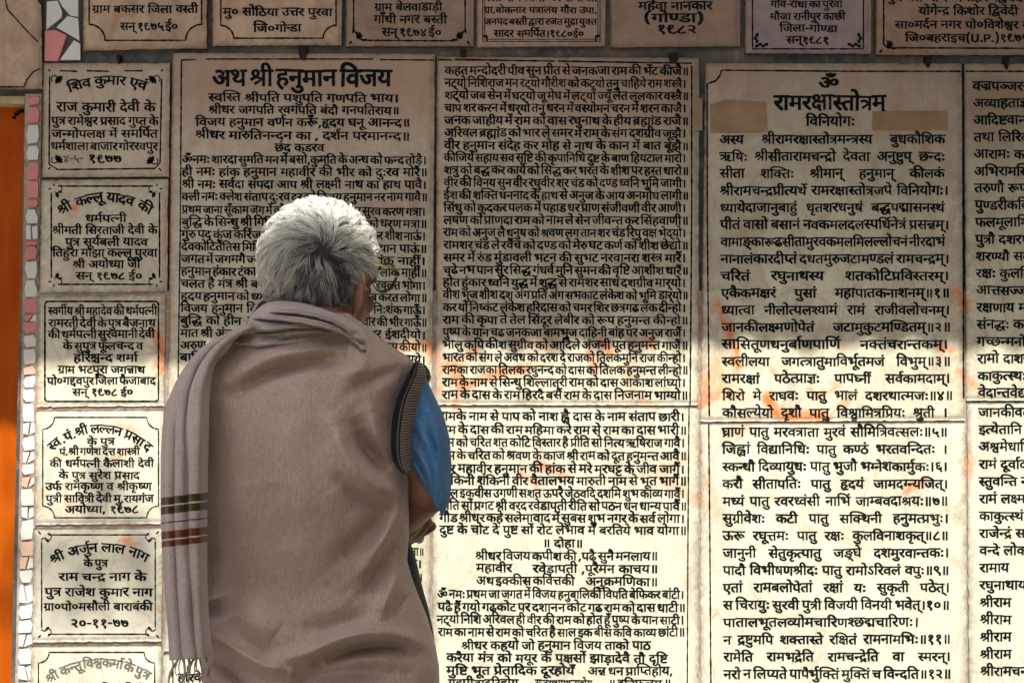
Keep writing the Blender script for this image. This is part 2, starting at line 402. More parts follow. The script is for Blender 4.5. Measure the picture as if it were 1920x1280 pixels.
  (1354.8, 1778, 931.6, 931.4, 14.5, 'मध्यं पातु रवरध्वंसी नाभिं जाम्बवदाश्रयः॥७॥'),
  (1355.0, 1779, 964.0, 963.75, 14.5, 'सुग्रीवेशः कटी पातु सक्थिनी हनुमत्प्रभुः।'),
  (1355.2, 1779, 996.4, 996.1, 14.5, 'ऊरू रघूत्तमः पातु रक्षः कुलविनाशकृत्॥८॥'),
  (1355.4, 1780, 1028.8, 1028.45, 14.5, 'जानुनी सेतुकृत्पातु जङ्|घे दशमुरवान्तकः।'),
  (1355.6, 1780, 1061.2, 1060.8, 14.5, 'पादौ विभीषणश्रीदः पातु रामोऽरिवलं वपुः॥९॥'),
  (1355.8, 1781, 1093.6, 1093.15, 14.5, 'एतां रामबलोपेतां रक्षां यः सुकृती पठेत्।'),
  (1356.0, 1781, 1126.0, 1125.5, 14.5, 'स चिरायुः सुरवी पुत्री विजयी विनयी भवेत्।१०॥'),
  (1356.2, 1723, 1158.4, 1157.85, 14.5, 'पातालभूतलव्योमचारिणश्छद्मचारिणः।'),
  (1356.4, 1783, 1190.8, 1190.2, 14.5, 'न द्रष्टुमपि शक्तास्ते रक्षितं रामनामभिः॥११॥'),
  (1356.6, 1783, 1223.2, 1222.55, 14.5, 'रामेति रामभद्रेति रामचन्द्रेति वा स्मरन्।'),
  (1356.8, 1784, 1255.6, 1254.9, 14.5, 'नरो न लिप्यते पापैर्भुक्तिं मुक्तिं च विन्दति॥१२॥'),
 ],
 'far': [
  (1824.0, None, 154.0, 154.0, 14.5, 'वज्रपञ्जरनामेदं'),
  (1824.55, None, 185.9, 185.9, 14.5, 'अव्याहताज्ञः सर्वत्र'),
  (1825.1, None, 217.8, 217.8, 14.5, 'आदिष्टवान्यथा स्वप्ने'),
  (1825.65, None, 249.7, 249.7, 14.5, 'तथा लिरिवतवान्प्रातः'),
  (1826.2, None, 281.6, 281.6, 14.5, 'आरामः कल्पवृक्षाणां'),
  (1826.75, None, 313.5, 313.5, 14.5, 'अभिरामस्त्रिलोकानां'),
  (1827.3, None, 345.4, 345.4, 14.5, 'तरुणौ रूपसंपन्नौ'),
  (1827.85, None, 377.3, 377.3, 14.5, 'पुण्डरीकविशालाक्षौ'),
  (1828.4, None, 409.2, 409.2, 14.5, 'फलमूलाशिनौ दान्तौ'),
  (1828.95, None, 441.1, 441.1, 14.5, 'पुत्रौ दशरथस्यैतौ'),
  (1829.5, None, 473.0, 473.0, 14.5, 'शरण्यौ सर्वसत्त्वानां'),
  (1830.05, None, 504.9, 504.9, 14.5, 'रक्षः कुलनिहन्तारौ'),
  (1830.6, None, 536.8, 536.8, 14.5, 'आत्तसज्जधनुषा'),
  (1831.15, None, 568.7, 568.7, 14.5, 'रक्षणाय मम राम'),
  (1831.7, None, 600.6, 600.6, 14.5, 'संनद्धः कवची रवड्गी'),
  (1832.25, None, 632.5, 632.5, 14.5, 'गच्छन्मनोरथान्नश्च'),
  (1832.8, None, 664.4, 664.4, 14.5, 'रामो दाशरथिः शूरो'),
  (1833.35, None, 696.3, 696.3, 14.5, 'काकुत्स्थः पुरुषः'),
  (1833.9, None, 728.2, 728.2, 14.5, 'वेदान्तवेद्यो यज्ञेशः'),
 ],
 'far_low': [
  (1835.0, None, 765.0, 765.0, 14.5, 'जानकीवल्लभः श्रीमान्'),
  (1835.2, None, 797.35, 797.35, 14.5, 'इत्येतानि जपन्नित्यं'),
  (1835.4, None, 829.7, 829.7, 14.5, 'अश्वमेधाधिकं पुण्यं'),
  (1835.6, None, 862.05, 862.05, 14.5, 'रामं दूर्वादलश्यामं'),
  (1835.8, None, 894.4, 894.4, 14.5, 'स्तुवन्ति नामभिर्दिव्यैः'),
  (1836.0, None, 926.75, 926.75, 14.5, 'रामं लक्ष्मणपूर्वजं'),
  (1836.2, None, 959.1, 959.1, 14.5, 'काकुत्स्थं करुणार्णवं'),
  (1836.4, None, 991.45, 991.45, 14.5, 'राजेन्द्रं सत्यसंधं'),
  (1836.6, None, 1023.8, 1023.8, 14.5, 'वन्दे लोकाभिरामं'),
  (1836.8, None, 1056.15, 1056.15, 14.5, 'रामाय'),
  (1837.0, None, 1088.5, 1088.5, 14.5, 'रघुनाथाय नाथाय'),
  (1837.2, None, 1120.85, 1120.85, 14.5, 'श्रीराम'),
  (1837.4, None, 1153.2, 1153.2, 14.5, 'श्रीराम'),
  (1837.6, None, 1185.55, 1185.55, 14.5, 'श्रीराम'),
  (1837.8, None, 1217.9, 1217.9, 14.5, 'श्रीराम'),
  (1838.0, None, 1250.25, 1250.25, 14.5, 'श्रीरामचन्द्रचरणौ'),
 ],
 'p1': [
  (124, 278, 160, 156, 14.5, 'शिव कुमार एवं', 15),
  (106, 291, 193, 193, 15, 'राज कुमारी देवी के'),
  (96, 297, 220, 220.5, 13, 'पुत्र रामेश्वर प्रसाद गुप्त के'),
  (97, 296, 244, 244, 13, 'जन्मोपलक्ष में समर्पित'),
  (95, 296, 267, 268, 13, 'धर्मशाला बाजार गोररवपुर'),
  (165, 228, 291, 291, 13, '१N७७'),
  (118, 156, 291, 291, 12, '४-५-'),
 ],
 'p2': [
  (104, 290, 392, 390, 15, 'श्री कल्लू यादव की', 29),
  (160, 237, 403, 403, 12.5, 'धर्मपत्नी'),
  (98, 295, 425, 425, 12.5, 'श्रीमती सिरताजी देवी के'),
  (122, 277, 447, 447, 12.5, 'पुत्र सूर्यबली यादव'),
  (98, 295, 467, 467, 13, 'तिहुरा माझा कल्लू पुरवा'),
  (136, 263, 489, 489, 12.5, 'श्री अयोध्या जी'),
  (142, 267, 511, 511, 12, 'सन् १N७८ ई०'),
 ],
 'p3': [
  (90, 294, 576, 576, 13, 'स्वर्गीय श्री महादेव की धर्मपत्नी'),
  (91, 292, 599, 599, 12.5, 'रामरती देवी के पुत्र बैजनाथ'),
  (90, 290, 620, 620, 12.5, 'की धर्मपत्नी सुरवमानी देवी'),
  (118, 268, 642, 642, 12.5, 'के सुपुत्र फूलचन्द व'),
  (138, 258, 664, 664, 12.5, 'हरिश्चन्द शर्मा'),
  (108, 272, 686, 686, 12.5, 'ग्राम भटपूरा जगन्नाथ'),
  (88, 292, 707, 707, 12.5, 'पो०गद्दवपुर जिला फैजाबाद'),
  (136, 250, 729, 729, 11.5, 'सन् १N७८ ई०'),
 ],
 'p4': [
  (86, 288, 838, 838, 14, 'स्व.पं.श्री लल्लन प्रसाद', 42),
  (163, 215, 821, 821, 11.5, 'के पुत्र'),
  (111, 262, 840, 840, 11.5, 'पं.श्री गणेश दत्त शास्त्री'),
  (93, 288, 862, 862, 12, 'की धर्मपत्नी कैलाशी देवी'),
  (110, 262, 884, 884, 12, 'के पुत्र सुरेश प्रसाद'),
  (85, 284, 905, 905, 12, 'उर्फ रामकृष्ण व श्रीकृष्ण'),
  (86, 288, 928, 928, 12, 'पुत्री सावित्री देवी मु.रायगंज'),
  (121, 260, 948, 948, 12, 'अयोध्या, १N७८'),
 ],
 'p5': [
  (90, 282, 1044, 1040, 14.5, 'श्री अर्जुन लाल नाग', 24),
  (157, 202, 1049, 1049, 12, 'के पुत्र'),
  (110, 274, 1074, 1074, 13, 'राम चन्द्र नाग के'),
  (84, 286, 1102, 1102, 13.5, 'पुत्र राजेश कुमार नाग'),
  (82, 286, 1130, 1130, 12.5, 'ग्रा०पो०मसौली बाराबंकी'),
  (132, 241, 1160, 1160, 14, '२०-११-७७'),
 ],
 'p6': [
  (82, 285, 1270, 1262, 14, 'श्री कन्तू विश्वकर्मा के पुत्र', 32),
  (100, 270, 1284, 1284, 13, 'राम प्रसाद की स्मृति में'),
 ],
 'p7': [
  (333, 383, 1263, 1263, 12.5, 'हारके'),
  (400, 520, 1263, 1263, 12.5, 'गुरुदेव की कृपा'),
 ],
 't1': [
  (173, 371, 11, 11, 12.5, 'ग्राम बकसर जिला वस्ती'),
  (225, 334, 43, 43, 13, 'सन् १N७५ ई०'),
 ],
 't2': [
  (418, 623, 16, 16, 13, 'मु० सोठिया उत्तर पुरवा'),
  (475, 565, 46, 46, 13, 'जि०गोन्डा'),
 ],
 't3': [
  (702, 829, 7, 7, 12.5, 'ग्राम बेलवाडाड़ी'),
  (701, 838, 30, 30, 13, 'गाँधी नगर बस्ती'),
  (716, 828, 54, 54, 13, 'सन् १N७४ ई०'),
 ],
 't4': [
  (906, 1120, -8, -8, 10, 'मेला रामनवमी पर समर्पित'),
  (907, 1120, 14, 14, 10.5, 'ग्रा.बोकनार पत्रालय गौरा उपा.'),
  (907, 1119, 35, 36, 10.5, 'जनपद बस्ती द्वारा रजत मुद्रा युक्त'),
  (926, 1095, 57, 58, 11, 'सादर समर्पित।१N८०ई०'),
 ],
 't5': [
  (1197, 1336, 4, 4, 14, 'महेवा नानकार'),
  (1207, 1320, 27, 27, 14, '(गोण्डा)'),
  (1231, 1307, 48, 48, 14, '१N८२'),
 ],
 't6': [
  (1445, 1580, 2, 2, 11.5, 'गाँव-राधा का पुरवा'),
  (1444, 1585, 25, 25, 11.5, 'मौजा रानीपुर काछी'),
  (1462, 1570, 47, 47, 12, 'जिला-गोण्डा'),
  (1475, 1555, 69, 70, 12, 'सन्१N८१'),
 ],
 't7': [
  (1662, 1925, -10, -10, 12, 'पुत्र श्री राम मनोहर द्विवेदी'),
  (1723, 1909, 14, 14, 13, 'योगेन्द्र किशोर द्विवेदी'),
  (1678, 1950, 40, 40, 13, 'सा०मर्दन नगर पो०विशेश्वर गंज'),
  (1697, 1930, 65, 65, 12.5, 'जि०बहराइच(U.P.)१N७५'),
 ],
}
# outlines of the letter shapes: for each shape its closed outlines as x, y steps
GLYPHS = [
 [[79,120,-12,22,-15,-1,-10,-11,4,-14,14,-8,23,-1,-1,-19,-27,1,-26,15,-6,31,20,24,35,-1,18,-28],[2,105,80,0,0,-17,-80,0],[64,88,-17,-13,-4,-23,12,-25,22,-12,23,4,17,21,16,-15,-23,-24,-37,-6,-33,18,-18,35,6,37,23,19]],
 [[118,54,-3,-15,-9,-11,-13,-6,-15,-2,-20,4,-18,12,-11,13,-11,18,-11,22,18,7,7,-17,8,-14,8,-11,14,-12,14,-4,9,1,7,4,4,5,2,9,-2,9,-3,7,-6,7,-7,7,-8,-1,-7,-1,-1,18,14,1,10,5,5,6,2,9,-1,7,-5,5,-6,4,-7,0,-9,0,-8,-2,-8,-3,-8,-4,-7,17,8,4,9,3,10,2,11,1,18,-2,12,-8,8,-11,3,-13,-4,-18,-13,-12,3,-3,2,-2,9,-1,10,0,7,0,7,0,6,1,6,2,0,47,-18,0,0,18,65,0,0,-18,-26,0,0,-138,-21,0,0,72,-5,-1,-6,-1,-6,0,-7,0,-4,0,-6,0,3,-7]],
 [[138,138,0,-138,-20,0,0,45,-8,-4,-9,-4,-11,-3,-13,-1,-20,3,-16,9,-13,15,-7,20,20,6,13,8,7,10,3,13,-2,11,-4,8,-7,4,-8,2,-6,-1,-5,-2,-2,-4,-2,-5,6,-10,15,-5,-2,-17,-15,3,-11,7,-7,9,-2,13,2,12,7,9,10,5,12,2,10,-1,10,-3,8,-6,7,-8,4,-10,2,-13,-2,-17,-8,-13,-12,-10,-16,-9,6,-7,6,-6,9,-3,11,-1,13,1,10,4,9,6,8,7,0,69,-20,0,0,18,66,0,0,-18]],
 [[61,10,-12,17,63,37,-14,4,-12,3,-12,4,-10,3,-11,-7,-11,-7,-11,-7,-12,-7,-12,18,10,5,10,5,9,5,10,5,-11,10,-8,9,-3,9,-2,10,3,12,8,10,12,8,17,2,15,-2,12,-7,8,-11,3,-13,-2,-10,-4,-9,-6,-9,-8,-7,12,-4,14,-4,14,-2,14,-2,0,60,-19,0,0,18,65,0,0,-18,-26,0,0,-138,-20,0,0,58],[42,124,1,-6,3,-6,6,-7,10,-7,7,6,6,6,3,8,2,7,-2,7,-4,6,-5,2,-8,2,-7,-2,-6,-3,-5,-5]],
 [[-46,154,-4,8,-3,8,-1,9,-1,8,3,15,8,12,12,7,17,3,13,-2,12,-5,9,-9,8,-13,7,-18,7,-21,27,0,0,-18,-26,0,0,-138,-20,0,0,138,-22,0,0,18,22,0,-7,22,-8,16,-9,9,-12,3,-9,-1,-7,-5,-3,-7,-2,-10,1,-8,2,-7,2,-7,4,-7]],
 [[80,17,8,3,7,4,4,6,2,7,-2,8,-5,7,-10,4,-14,1,-15,-2,-11,-5,-7,-8,-3,-11,1,-8,2,-7,5,-8,7,-8,11,-10,16,-12,-14,-14,-14,12,-12,11,-9,11,-9,16,-4,18,1,9,3,8,5,7,6,6,-5,5,-3,6,-3,7,-1,8,1,6,2,6,3,5,3,3,7,4,7,2,8,2,9,0,33,0,0,22,-90,0,0,18,136,0,0,-18,-26,0,0,-40,-52,0,-7,0,-5,0,-5,-3,-3,-3,-1,-5,1,-5,2,-4,2,-4,4,-3,12,3,13,1,16,-1,12,-4,10,-6,6,-8,4,-9,1,-9,-2,-13,-6,-11,-11,-8,-14,-6]],
 [[0,156,142,0,0,-18,-26,0,0,-138,-20,0,0,74,-45,0,0,-13,-1,-6,-2,-5,-5,-2,-5,-1,-6,1,-6,4,-7,6,-5,7,-4,7,-1,8,1,5,3,4,4,2,7,1,72,0,0,46,-96,0]],
 [[-62,-3,14,4,14,2,17,-3,12,-7,8,-11,3,-14,-3,-14,-9,-11,-14,-8,-19,-2,-16,1,-14,4,-12,6,-11,9,-12,10,-10,12,16,11,9,-11,9,-9,9,-7,10,-4,10,-3,12,-1,20,5,6,14,-1,7,-5,5,-6,3,-8,1,-6,-1,-6,-1,-5,-1,-6,-3]],
 [[127,138,0,-138,-20,0,0,62,-55,0,0,-9,-1,-7,-3,-5,-4,-2,-4,-1,-5,1,-5,2,-5,3,-5,5,-4,5,-3,5,-3,6,0,5,1,4,2,3,5,2,7,1,7,0,0,58,-32,0,0,18,153,0,0,-18],[107,138,-55,0,0,-58,55,0]],
 [[42,138,0,-138,-20,0,0,138,-22,0,0,18,68,0,0,-18]],
 [[22,138,-22,0,0,18,20,0,-3,5,-2,6,-1,7,-1,7,4,18,11,13,17,9,21,3,23,-2,21,-7,19,-10,17,-14,16,-18,14,-19,-21,0,-26,29,-29,17,-29,6,-16,-2,-12,-5,-7,-9,-2,-12,0,-7,2,-6,2,-5,3,-4,27,0,0,-18,-26,0,0,-138,-20,0]],
 [[143,138,-26,0,0,-138,-20,0,0,41,-7,-4,-9,-4,-10,-3,-13,0,-12,1,-12,4,-9,6,-7,8,-5,11,-1,12,3,18,11,14,17,9,21,3,3,0,5,0,5,-1,4,0,4,-1,3,0,-1,-19,-5,1,-6,1,-5,1,-6,0,-14,-2,-11,-5,-6,-8,-2,-11,2,-11,6,-8,8,-5,11,-1,12,1,10,5,9,6,7,6,0,73,-97,0,0,18,143,0]],
 [[163,138,0,-138,-20,0,0,92,-34,0,-9,1,-6,0,9,-8,6,-9,4,-11,1,-11,-1,-10,-4,-9,-6,-7,-7,-4,-9,-3,-9,-1,-13,2,-13,6,-12,10,-11,15,-7,13,-7,16,-7,18,18,6,7,-20,8,-17,9,-13,12,-13,14,-5,8,1,6,3,3,6,2,9,-2,10,-6,11,-8,9,-11,7,8,16,67,0,0,28,-143,0,0,18,189,0,0,-18]],
 [[149,156,0,-18,-26,0,0,-138,-21,0,0,45,-7,-5,-9,-3,-11,-3,-12,-1,-20,4,-16,11,-8,11,-6,14,-3,15,13,4,9,5,6,8,2,9,-1,7,-2,6,-3,6,-3,5,-31,0,0,18],[32,75,6,-10,7,-8,9,-5,11,-1,11,1,10,4,9,6,7,6,0,70,-49,0,5,-13,2,-14,-3,-16,-9,-12]],
 [[92,80,8,1,6,0,7,1,7,1,2,-18,-7,-1,-6,-1,-7,0,-7,0,-11,0,-11,2,-11,2,-9,2,-5,-3,-6,-3,11,-13,13,-14,14,-13,15,-13,-13,-13,-14,12,-13,13,-12,12,-10,11,-8,10,-7,9,-4,7,-3,5,-1,5,0,4,1,5,3,4,5,3,7,1,6,0,5,-3,4,-3,4,-4,5,5,2,7,2,7,0,7,0,8,-1,6,-1,5,-2,5,-50,0,0,18,101,0,0,-18,-31,0,2,-5,1,-5,1,-6,0,-8,0,-9,-2,-9,-3,-7,-3,-6,13,-2]],
 [[22,138,-22,0,0,18,20,0,-3,5,-2,6,-1,7,-1,7,5,19,16,13,15,6,19,4,23,1,28,-1,27,-3,24,-5,23,-7,21,-8,20,-10,17,-11,16,-12,14,-13,-25,0,-23,15,-24,13,-26,10,-27,8,-28,5,-30,1,-19,-1,-17,-2,-12,-4,-12,-9,-4,-14,0,-6,2,-5,2,-5,3,-4,27,0,0,-18,-26,0,0,-138,-20,0]],
 [[120,138,0,-138,-20,0,0,82,-27,0,-14,0,-9,-2,-7,-2,-5,-3,-5,-7,-1,-9,2,-12,7,-11,11,-12,16,-14,-14,-13,-11,10,-10,10,-9,10,-7,11,-4,11,-2,11,1,9,3,7,3,7,5,5,8,5,10,4,12,2,15,1,32,0,0,38,-100,0,0,18,146,0,0,-18]],
 [[120,138,0,-138,-20,0,0,48,-8,-5,-8,-3,-10,-3,-10,-1,-10,1,-9,3,-7,4,-6,4,-5,8,-4,8,-3,11,0,15,0,48,-20,0,0,18,146,0,0,-18],[100,138,-60,0,0,-46,0,-9,1,-7,1,-5,1,-5,2,-3,3,-3,7,-4,11,-2,9,1,9,4,9,5,7,6]],
 [[30,47,-8,1,-6,4,-5,5,-1,7,1,6,3,5,6,3,6,0,5,0,4,-1,6,-3,7,-5,11,6,9,9,6,12,2,15,-2,12,-5,10,-9,6,-10,3,-7,-1,-5,-3,-3,-4,-1,-5,1,-4,2,-4,3,-4,6,-3,9,-3,13,-1,-5,-18,-20,4,-15,8,-9,12,-3,13,3,12,6,9,11,6,15,2,11,-1,11,-4,9,-7,8,-9,4,-12,2,-15,-2,-17,-7,-15,-10,-13,-13,-10,11,-10,10,-11,10,-12,9,-11,-16,-11,-13,16,-11,13,-10,11,-9,8,-7,0],[148,138,0,-138,-20,0,0,138,-23,0,0,18,69,0,0,-18]],
 [[52,138,0,-80,-1,-5,-2,-5,-4,-3,-5,-1,-7,2,-6,4,-7,6,-5,6,-4,8,-1,7,1,5,3,4,4,3,8,1,6,0,0,48,-32,0,0,18,144,0,0,-18,-26,0,0,-138,-20,0,0,138]],
 [[158,138,0,-138,-20,0,0,138,-33,0,0,-58,-1,-9,-1,-9,-3,-6,-4,-6,-6,-6,-7,-4,-9,-3,-11,-1,-20,4,-15,11,-3,7,-3,8,-2,10,0,12,0,50,-20,0,0,18,184,0,0,-18],[62,54,11,2,7,6,3,5,1,5,1,7,0,9,0,50,-45,0,0,-50,0,-8,1,-7,1,-6,2,-4,4,-4,3,-3,5,-1]],
 [[44,158,8,-1,8,-2,7,-3,6,-6,4,-5,3,-8,2,-10,1,-14,0,-29,50,0,0,58,-33,0,0,18,79,0,0,-18,-25,0,0,-138,-21,0,0,62,-50,0,0,-9,-1,-7,-3,-5,-4,-2,-4,-1,-5,1,-5,2,-5,3,-5,5,-4,5,-3,5,-2,6,-1,5,1,4,2,3,5,2,7,1,7,0,0,26,0,11,-1,7,-2,6,-2,4,-6,6,-10,2,-6,-1,-4,-2,-3,-4,-1,-5,2,-6,4,-4,8,-4,12,-1,-2,-18,-16,3,-13,6,-9,10,-2,14,2,13,7,8,10,5]],
 [[48,156,21,0,0,-156,-21,0]],
 [[158,138,-26,0,0,-138,-21,0,0,38,-8,-5,-9,-4,-10,-2,-13,-1,-18,2,-13,8,-9,12,-3,15,0,6,2,7,3,6,4,5,-11,6,-8,7,-6,11,-2,12,3,14,8,11,11,8,15,2,12,-2,10,-5,7,-8,2,-10,-3,-12,-7,-10,-16,9,3,3,1,3,2,6,-1,3,-2,4,-3,2,-6,1,-6,-1,-6,-5,-4,-6,-1,-8,1,-7,3,-6,4,-4,6,-3,6,-2,7,-1,8,2,8,0,6,0,5,-1,-1,-17,-4,0,-4,0,-11,-1,-8,-4,-5,-6,-2,-8,2,-9,5,-7,8,-4,10,-1,12,2,11,4,8,5,7,7,0,77,-15,0,0,18,62,0]],
 [[99,10,-14,-13,-14,12,-13,13,-13,12,-11,11,-8,10,-7,9,-5,7,-2,5,-2,5,0,4,1,5,3,4,5,3,7,1,6,0,5,-3,4,-3,4,-5,9,6,6,7,3,8,1,9,0,6,-1,5,-2,6,-1,4,-60,0,0,18,106,0,0,-18,-26,0,3,-10,1,-14,-1,-12,-5,-11,-6,-9,-8,-7,-11,-6,-11,-5,12,-14,14,-13,15,-14]],
 [[146,138,-26,0,0,-138,-20,0,0,41,-7,-4,-9,-4,-11,-3,-13,0,-13,1,-12,4,-10,6,-7,8,-5,11,-1,12,3,18,12,14,17,9,22,3,4,0,5,0,5,-1,5,0,4,-1,3,0,-1,-18,-6,1,-5,1,-7,1,-6,0,-5,0,-4,-1,33,-42,5,4,4,4,0,74,-100,0,0,18,146,0],[32,72,2,-12,6,-8,9,-4,11,-2,5,0,4,1,4,1,4,1,-35,43,-8,-8]],
 [[-46,193,1,6,3,4,4,3,6,2,5,-2,4,-3,3,-4,1,-6,-1,-6,-3,-4,-4,-3,-5,-2,-6,2,-4,3,-3,4]],
 [[103,-14,-5,8,-5,9,-4,8,-3,7,-4,0,-3,-1,-4,0,-3,0,-11,1,-10,2,-11,3,-9,5,-8,7,-6,9,-4,11,-1,13,0,10,3,9,5,7,6,6,9,6,11,5,12,2,14,1,2,0,0,24,-74,0,0,18,134,0,0,-18,-40,0,0,-42,-12,0,-13,0,-11,-2,-8,-2,-7,-3,-5,-5,-3,-5,-3,-6,0,-7,2,-13,7,-9,13,-7,18,-2,3,0,3,0,-1,5,-1,4,2,7,4,5,5,3,6,1,10,-2,7,-4,4,-7,1,-7,-1,-7,-2,-5,-4,-4,-6,-2,4,-7,4,-6,4,-7,6,-8]],
 [[42,138,0,-138,-20,0,0,138,-22,0,0,18,68,0,0,-18],[20,154,-6,8,-6,6,-6,4,-5,2,-6,1,-6,1,-5,-1,-6,-1,-5,-1,-5,-3,-6,18,6,2,6,2,6,1,7,0,11,-1,9,-4,8,-7,7,-8,1,1,-5,11,-5,9,-5,6,-5,4,-6,2,-7,1,-6,-1,-4,0,-4,-1,-4,-2,-6,17,11,3,12,1,13,-2,11,-4,9,-9,8,-13,5,-12,6,-14,4,-16]],
 [[104,156,20,0,0,-156,-20,0],[48,156,21,0,0,-156,-21,0]],
 [[-48,154,-4,9,-4,9,-3,9,-1,9,3,15,8,11,13,6,15,2,7,0,8,-2,6,-2,5,-2,-5,-16,-5,2,-4,1,-5,1,-6,1,-8,-2,-7,-4,-4,-6,-1,-8,1,-8,2,-8,4,-9,6,-8]],
 [[194,138,-81,0,0,-51,13,10,16,3,15,-3,12,-8,7,-12,3,-17,-1,-12,-3,-13,-5,-13,-7,-12,-18,10,5,9,5,9,3,11,1,10,-1,11,-4,7,-6,4,-8,1,-13,-4,-14,-14,0,-64,-20,0,0,44,-7,-5,-8,-5,-10,-3,-12,-1,-11,1,-11,3,-9,6,-7,9,-5,10,-1,13,3,18,10,14,16,9,20,3,6,0,7,-1,6,-1,5,0,-2,-19,-4,1,-6,1,-6,1,-5,0,-13,-2,-9,-5,-6,-8,-2,-10,2,-12,5,-8,9,-4,9,-2,10,1,10,4,8,6,8,7,0,73,-93,0,0,18,194,0]],
 [[124,40,-13,2,-11,8,-8,11,-2,14,0,1,-4,2,-5,2,-5,1,-5,1,-6,-6,-7,-5,-8,-4,-8,-3,12,-14,14,-13,15,-14,16,-13,-14,-13,-14,12,-13,13,-13,12,-11,11,-8,10,-7,9,-5,7,-2,5,-2,5,0,4,1,5,3,4,5,3,7,1,6,0,5,-3,4,-3,4,-5,9,6,6,7,3,8,1,9,0,6,-1,5,-2,6,-1,4,-60,0,0,18,200,0,0,-18,-120,0,3,-10,1,-14,-1,-8,-2,-8,7,-2,6,-3,6,7,7,5,9,3,12,1,14,-1,12,-6,11,-8,10,-10,9,-12,7,-14,-16,-8,-11,18,-11,14,-12,8,-13,2,-9,-1,-7,-4,-4,-6,-1,-7,2,-7,3,-6,6,-3,7,0,4,0,3,0,4,1,4,1,6,-16,-6,-2,-6,-2,-5,0]],
 [[-47,212,1,5,3,3,4,3,4,1,5,-1,4,-3,3,-3,1,-5,-1,-5,-3,-4,-4,-3,-5,-1,-4,1,-4,3,-3,4],[17,216,-7,-22,-12,-14,-15,-7,-17,-3,-17,3,-15,8,-12,14,-10,21,17,6,7,-16,8,-10,10,-7,12,-2,13,2,9,7,6,11,5,15]],
 [[12,-32,3,15,4,16,3,16,2,14,24,0,2,-3,-4,-14,-6,-15,-6,-15,-6,-14]],
 [[71,75,16,-1,12,-4,10,-6,6,-8,4,-9,1,-9,0,-3,0,-4,0,-4,-1,-3,-13,-2,-9,-4,-5,-6,-2,-7,2,-7,5,-5,6,-2,8,-1,6,0,5,1,6,2,6,3,6,-18,-5,-2,-7,-2,-8,-1,-8,-1,-17,3,-12,7,-8,10,-3,14,2,9,6,10,9,8,13,5,-3,8,-6,6,-10,4,-13,1,-15,-2,-11,-5,-7,-9,-3,-12,1,-9,3,-9,6,-8,7,-9,11,-10,14,-11,-14,-13,-14,12,-12,12,-10,12,-9,17,-3,17,1,10,3,8,5,7,6,7,-4,5,-4,6,-3,7,-1,8,1,6,2,6,3,5,3,3,7,4,7,2,8,2,9,0,33,0,0,22,-90,0,0,18,141,0,0,-18,-31,0,0,-40,-52,0,-7,0,-5,0,-5,-3,-3,-3,-1,-5,1,-5,2,-4,2,-4,4,-3,12,3]],
 [[151,138,-25,0,0,-138,-21,0,0,42,-8,-5,-9,-4,-11,-3,-12,0,-18,2,-13,8,-10,11,-2,15,0,7,2,7,3,6,5,6,-9,5,-7,8,-4,9,-2,10,1,8,2,6,-13,0,0,18,151,0],[42,67,2,-9,5,-6,8,-4,10,-1,12,1,10,4,9,6,7,7,0,73,-69,0,-4,-7,-1,-7,1,-9,4,-6,6,-4,8,-2,7,1,9,1,6,0,5,-1,-1,-17,-4,0,-4,0,-11,-1,-8,-4,-5,-6]],
 [[-16,-61,-6,-3,-7,-1,-7,-2,-7,0,-17,2,-13,8,-8,11,-2,14,3,14,8,11,14,7,18,3,17,-2,15,-5,13,-8,12,-11,10,-11,9,-13,-15,-10,-14,18,-14,14,-15,8,-17,3,-11,-1,-8,-4,-5,-6,-2,-7,2,-8,5,-5,6,-3,8,-1,6,0,6,1,5,2,5,2]],
 [[118,54,-3,-15,-9,-11,-13,-6,-15,-2,-20,4,-18,12,-11,13,-11,18,-11,22,18,7,7,-17,8,-14,8,-11,14,-12,14,-4,9,1,7,4,4,5,2,9,-2,9,-3,7,-6,7,-7,7,-8,-1,-7,-1,-1,18,14,1,10,5,5,6,2,9,-1,7,-5,5,-6,4,-7,0,-9,0,-8,-2,-8,-3,-8,-4,-7,17,8,4,9,3,10,2,11,1,18,-2,12,-8,8,-11,3,-13,-4,-18,-13,-12,3,-3,2,-2,9,-1,10,0,7,0,7,0,6,1,6,2,0,47,-18,0,0,18,130,0,0,-18,-26,0,0,-138,-21,0,0,138,-44,0,0,-138,-21,0,0,72,-5,-1,-6,-1,-6,0,-7,0,-4,0,-6,0,3,-7]],
 [[0,156,93,0,0,-18,-93,0],[51,74,0,-13,-1,-6,-2,-5,-5,-2,-5,-1,-6,1,-6,4,-7,6,-5,7,-4,7,-1,8,1,5,3,4,4,2,7,1,72,0,0,-18]],
 [[130,74,-1,-11,-3,-11,-5,-11,-7,-9,-18,10,5,6,4,8,3,9,2,9,-2,7,-3,7,-5,3,-8,2,-8,-1,-8,-4,-6,-8,-8,-6,-10,-6,-10,-4,12,-14,14,-13,15,-14,16,-13,-14,-13,-14,12,-13,13,-13,12,-11,11,-8,10,-7,9,-5,7,-2,5,-2,5,0,4,1,5,3,4,5,3,7,1,6,0,5,-3,4,-3,4,-5,9,6,6,7,3,8,1,9,0,6,-1,5,-2,6,-1,4,-60,0,0,18,144,0,0,-18,-64,0,3,-10,1,-14,0,-3,0,-4,6,2,8,1,12,-2,10,-7,7,-11]],
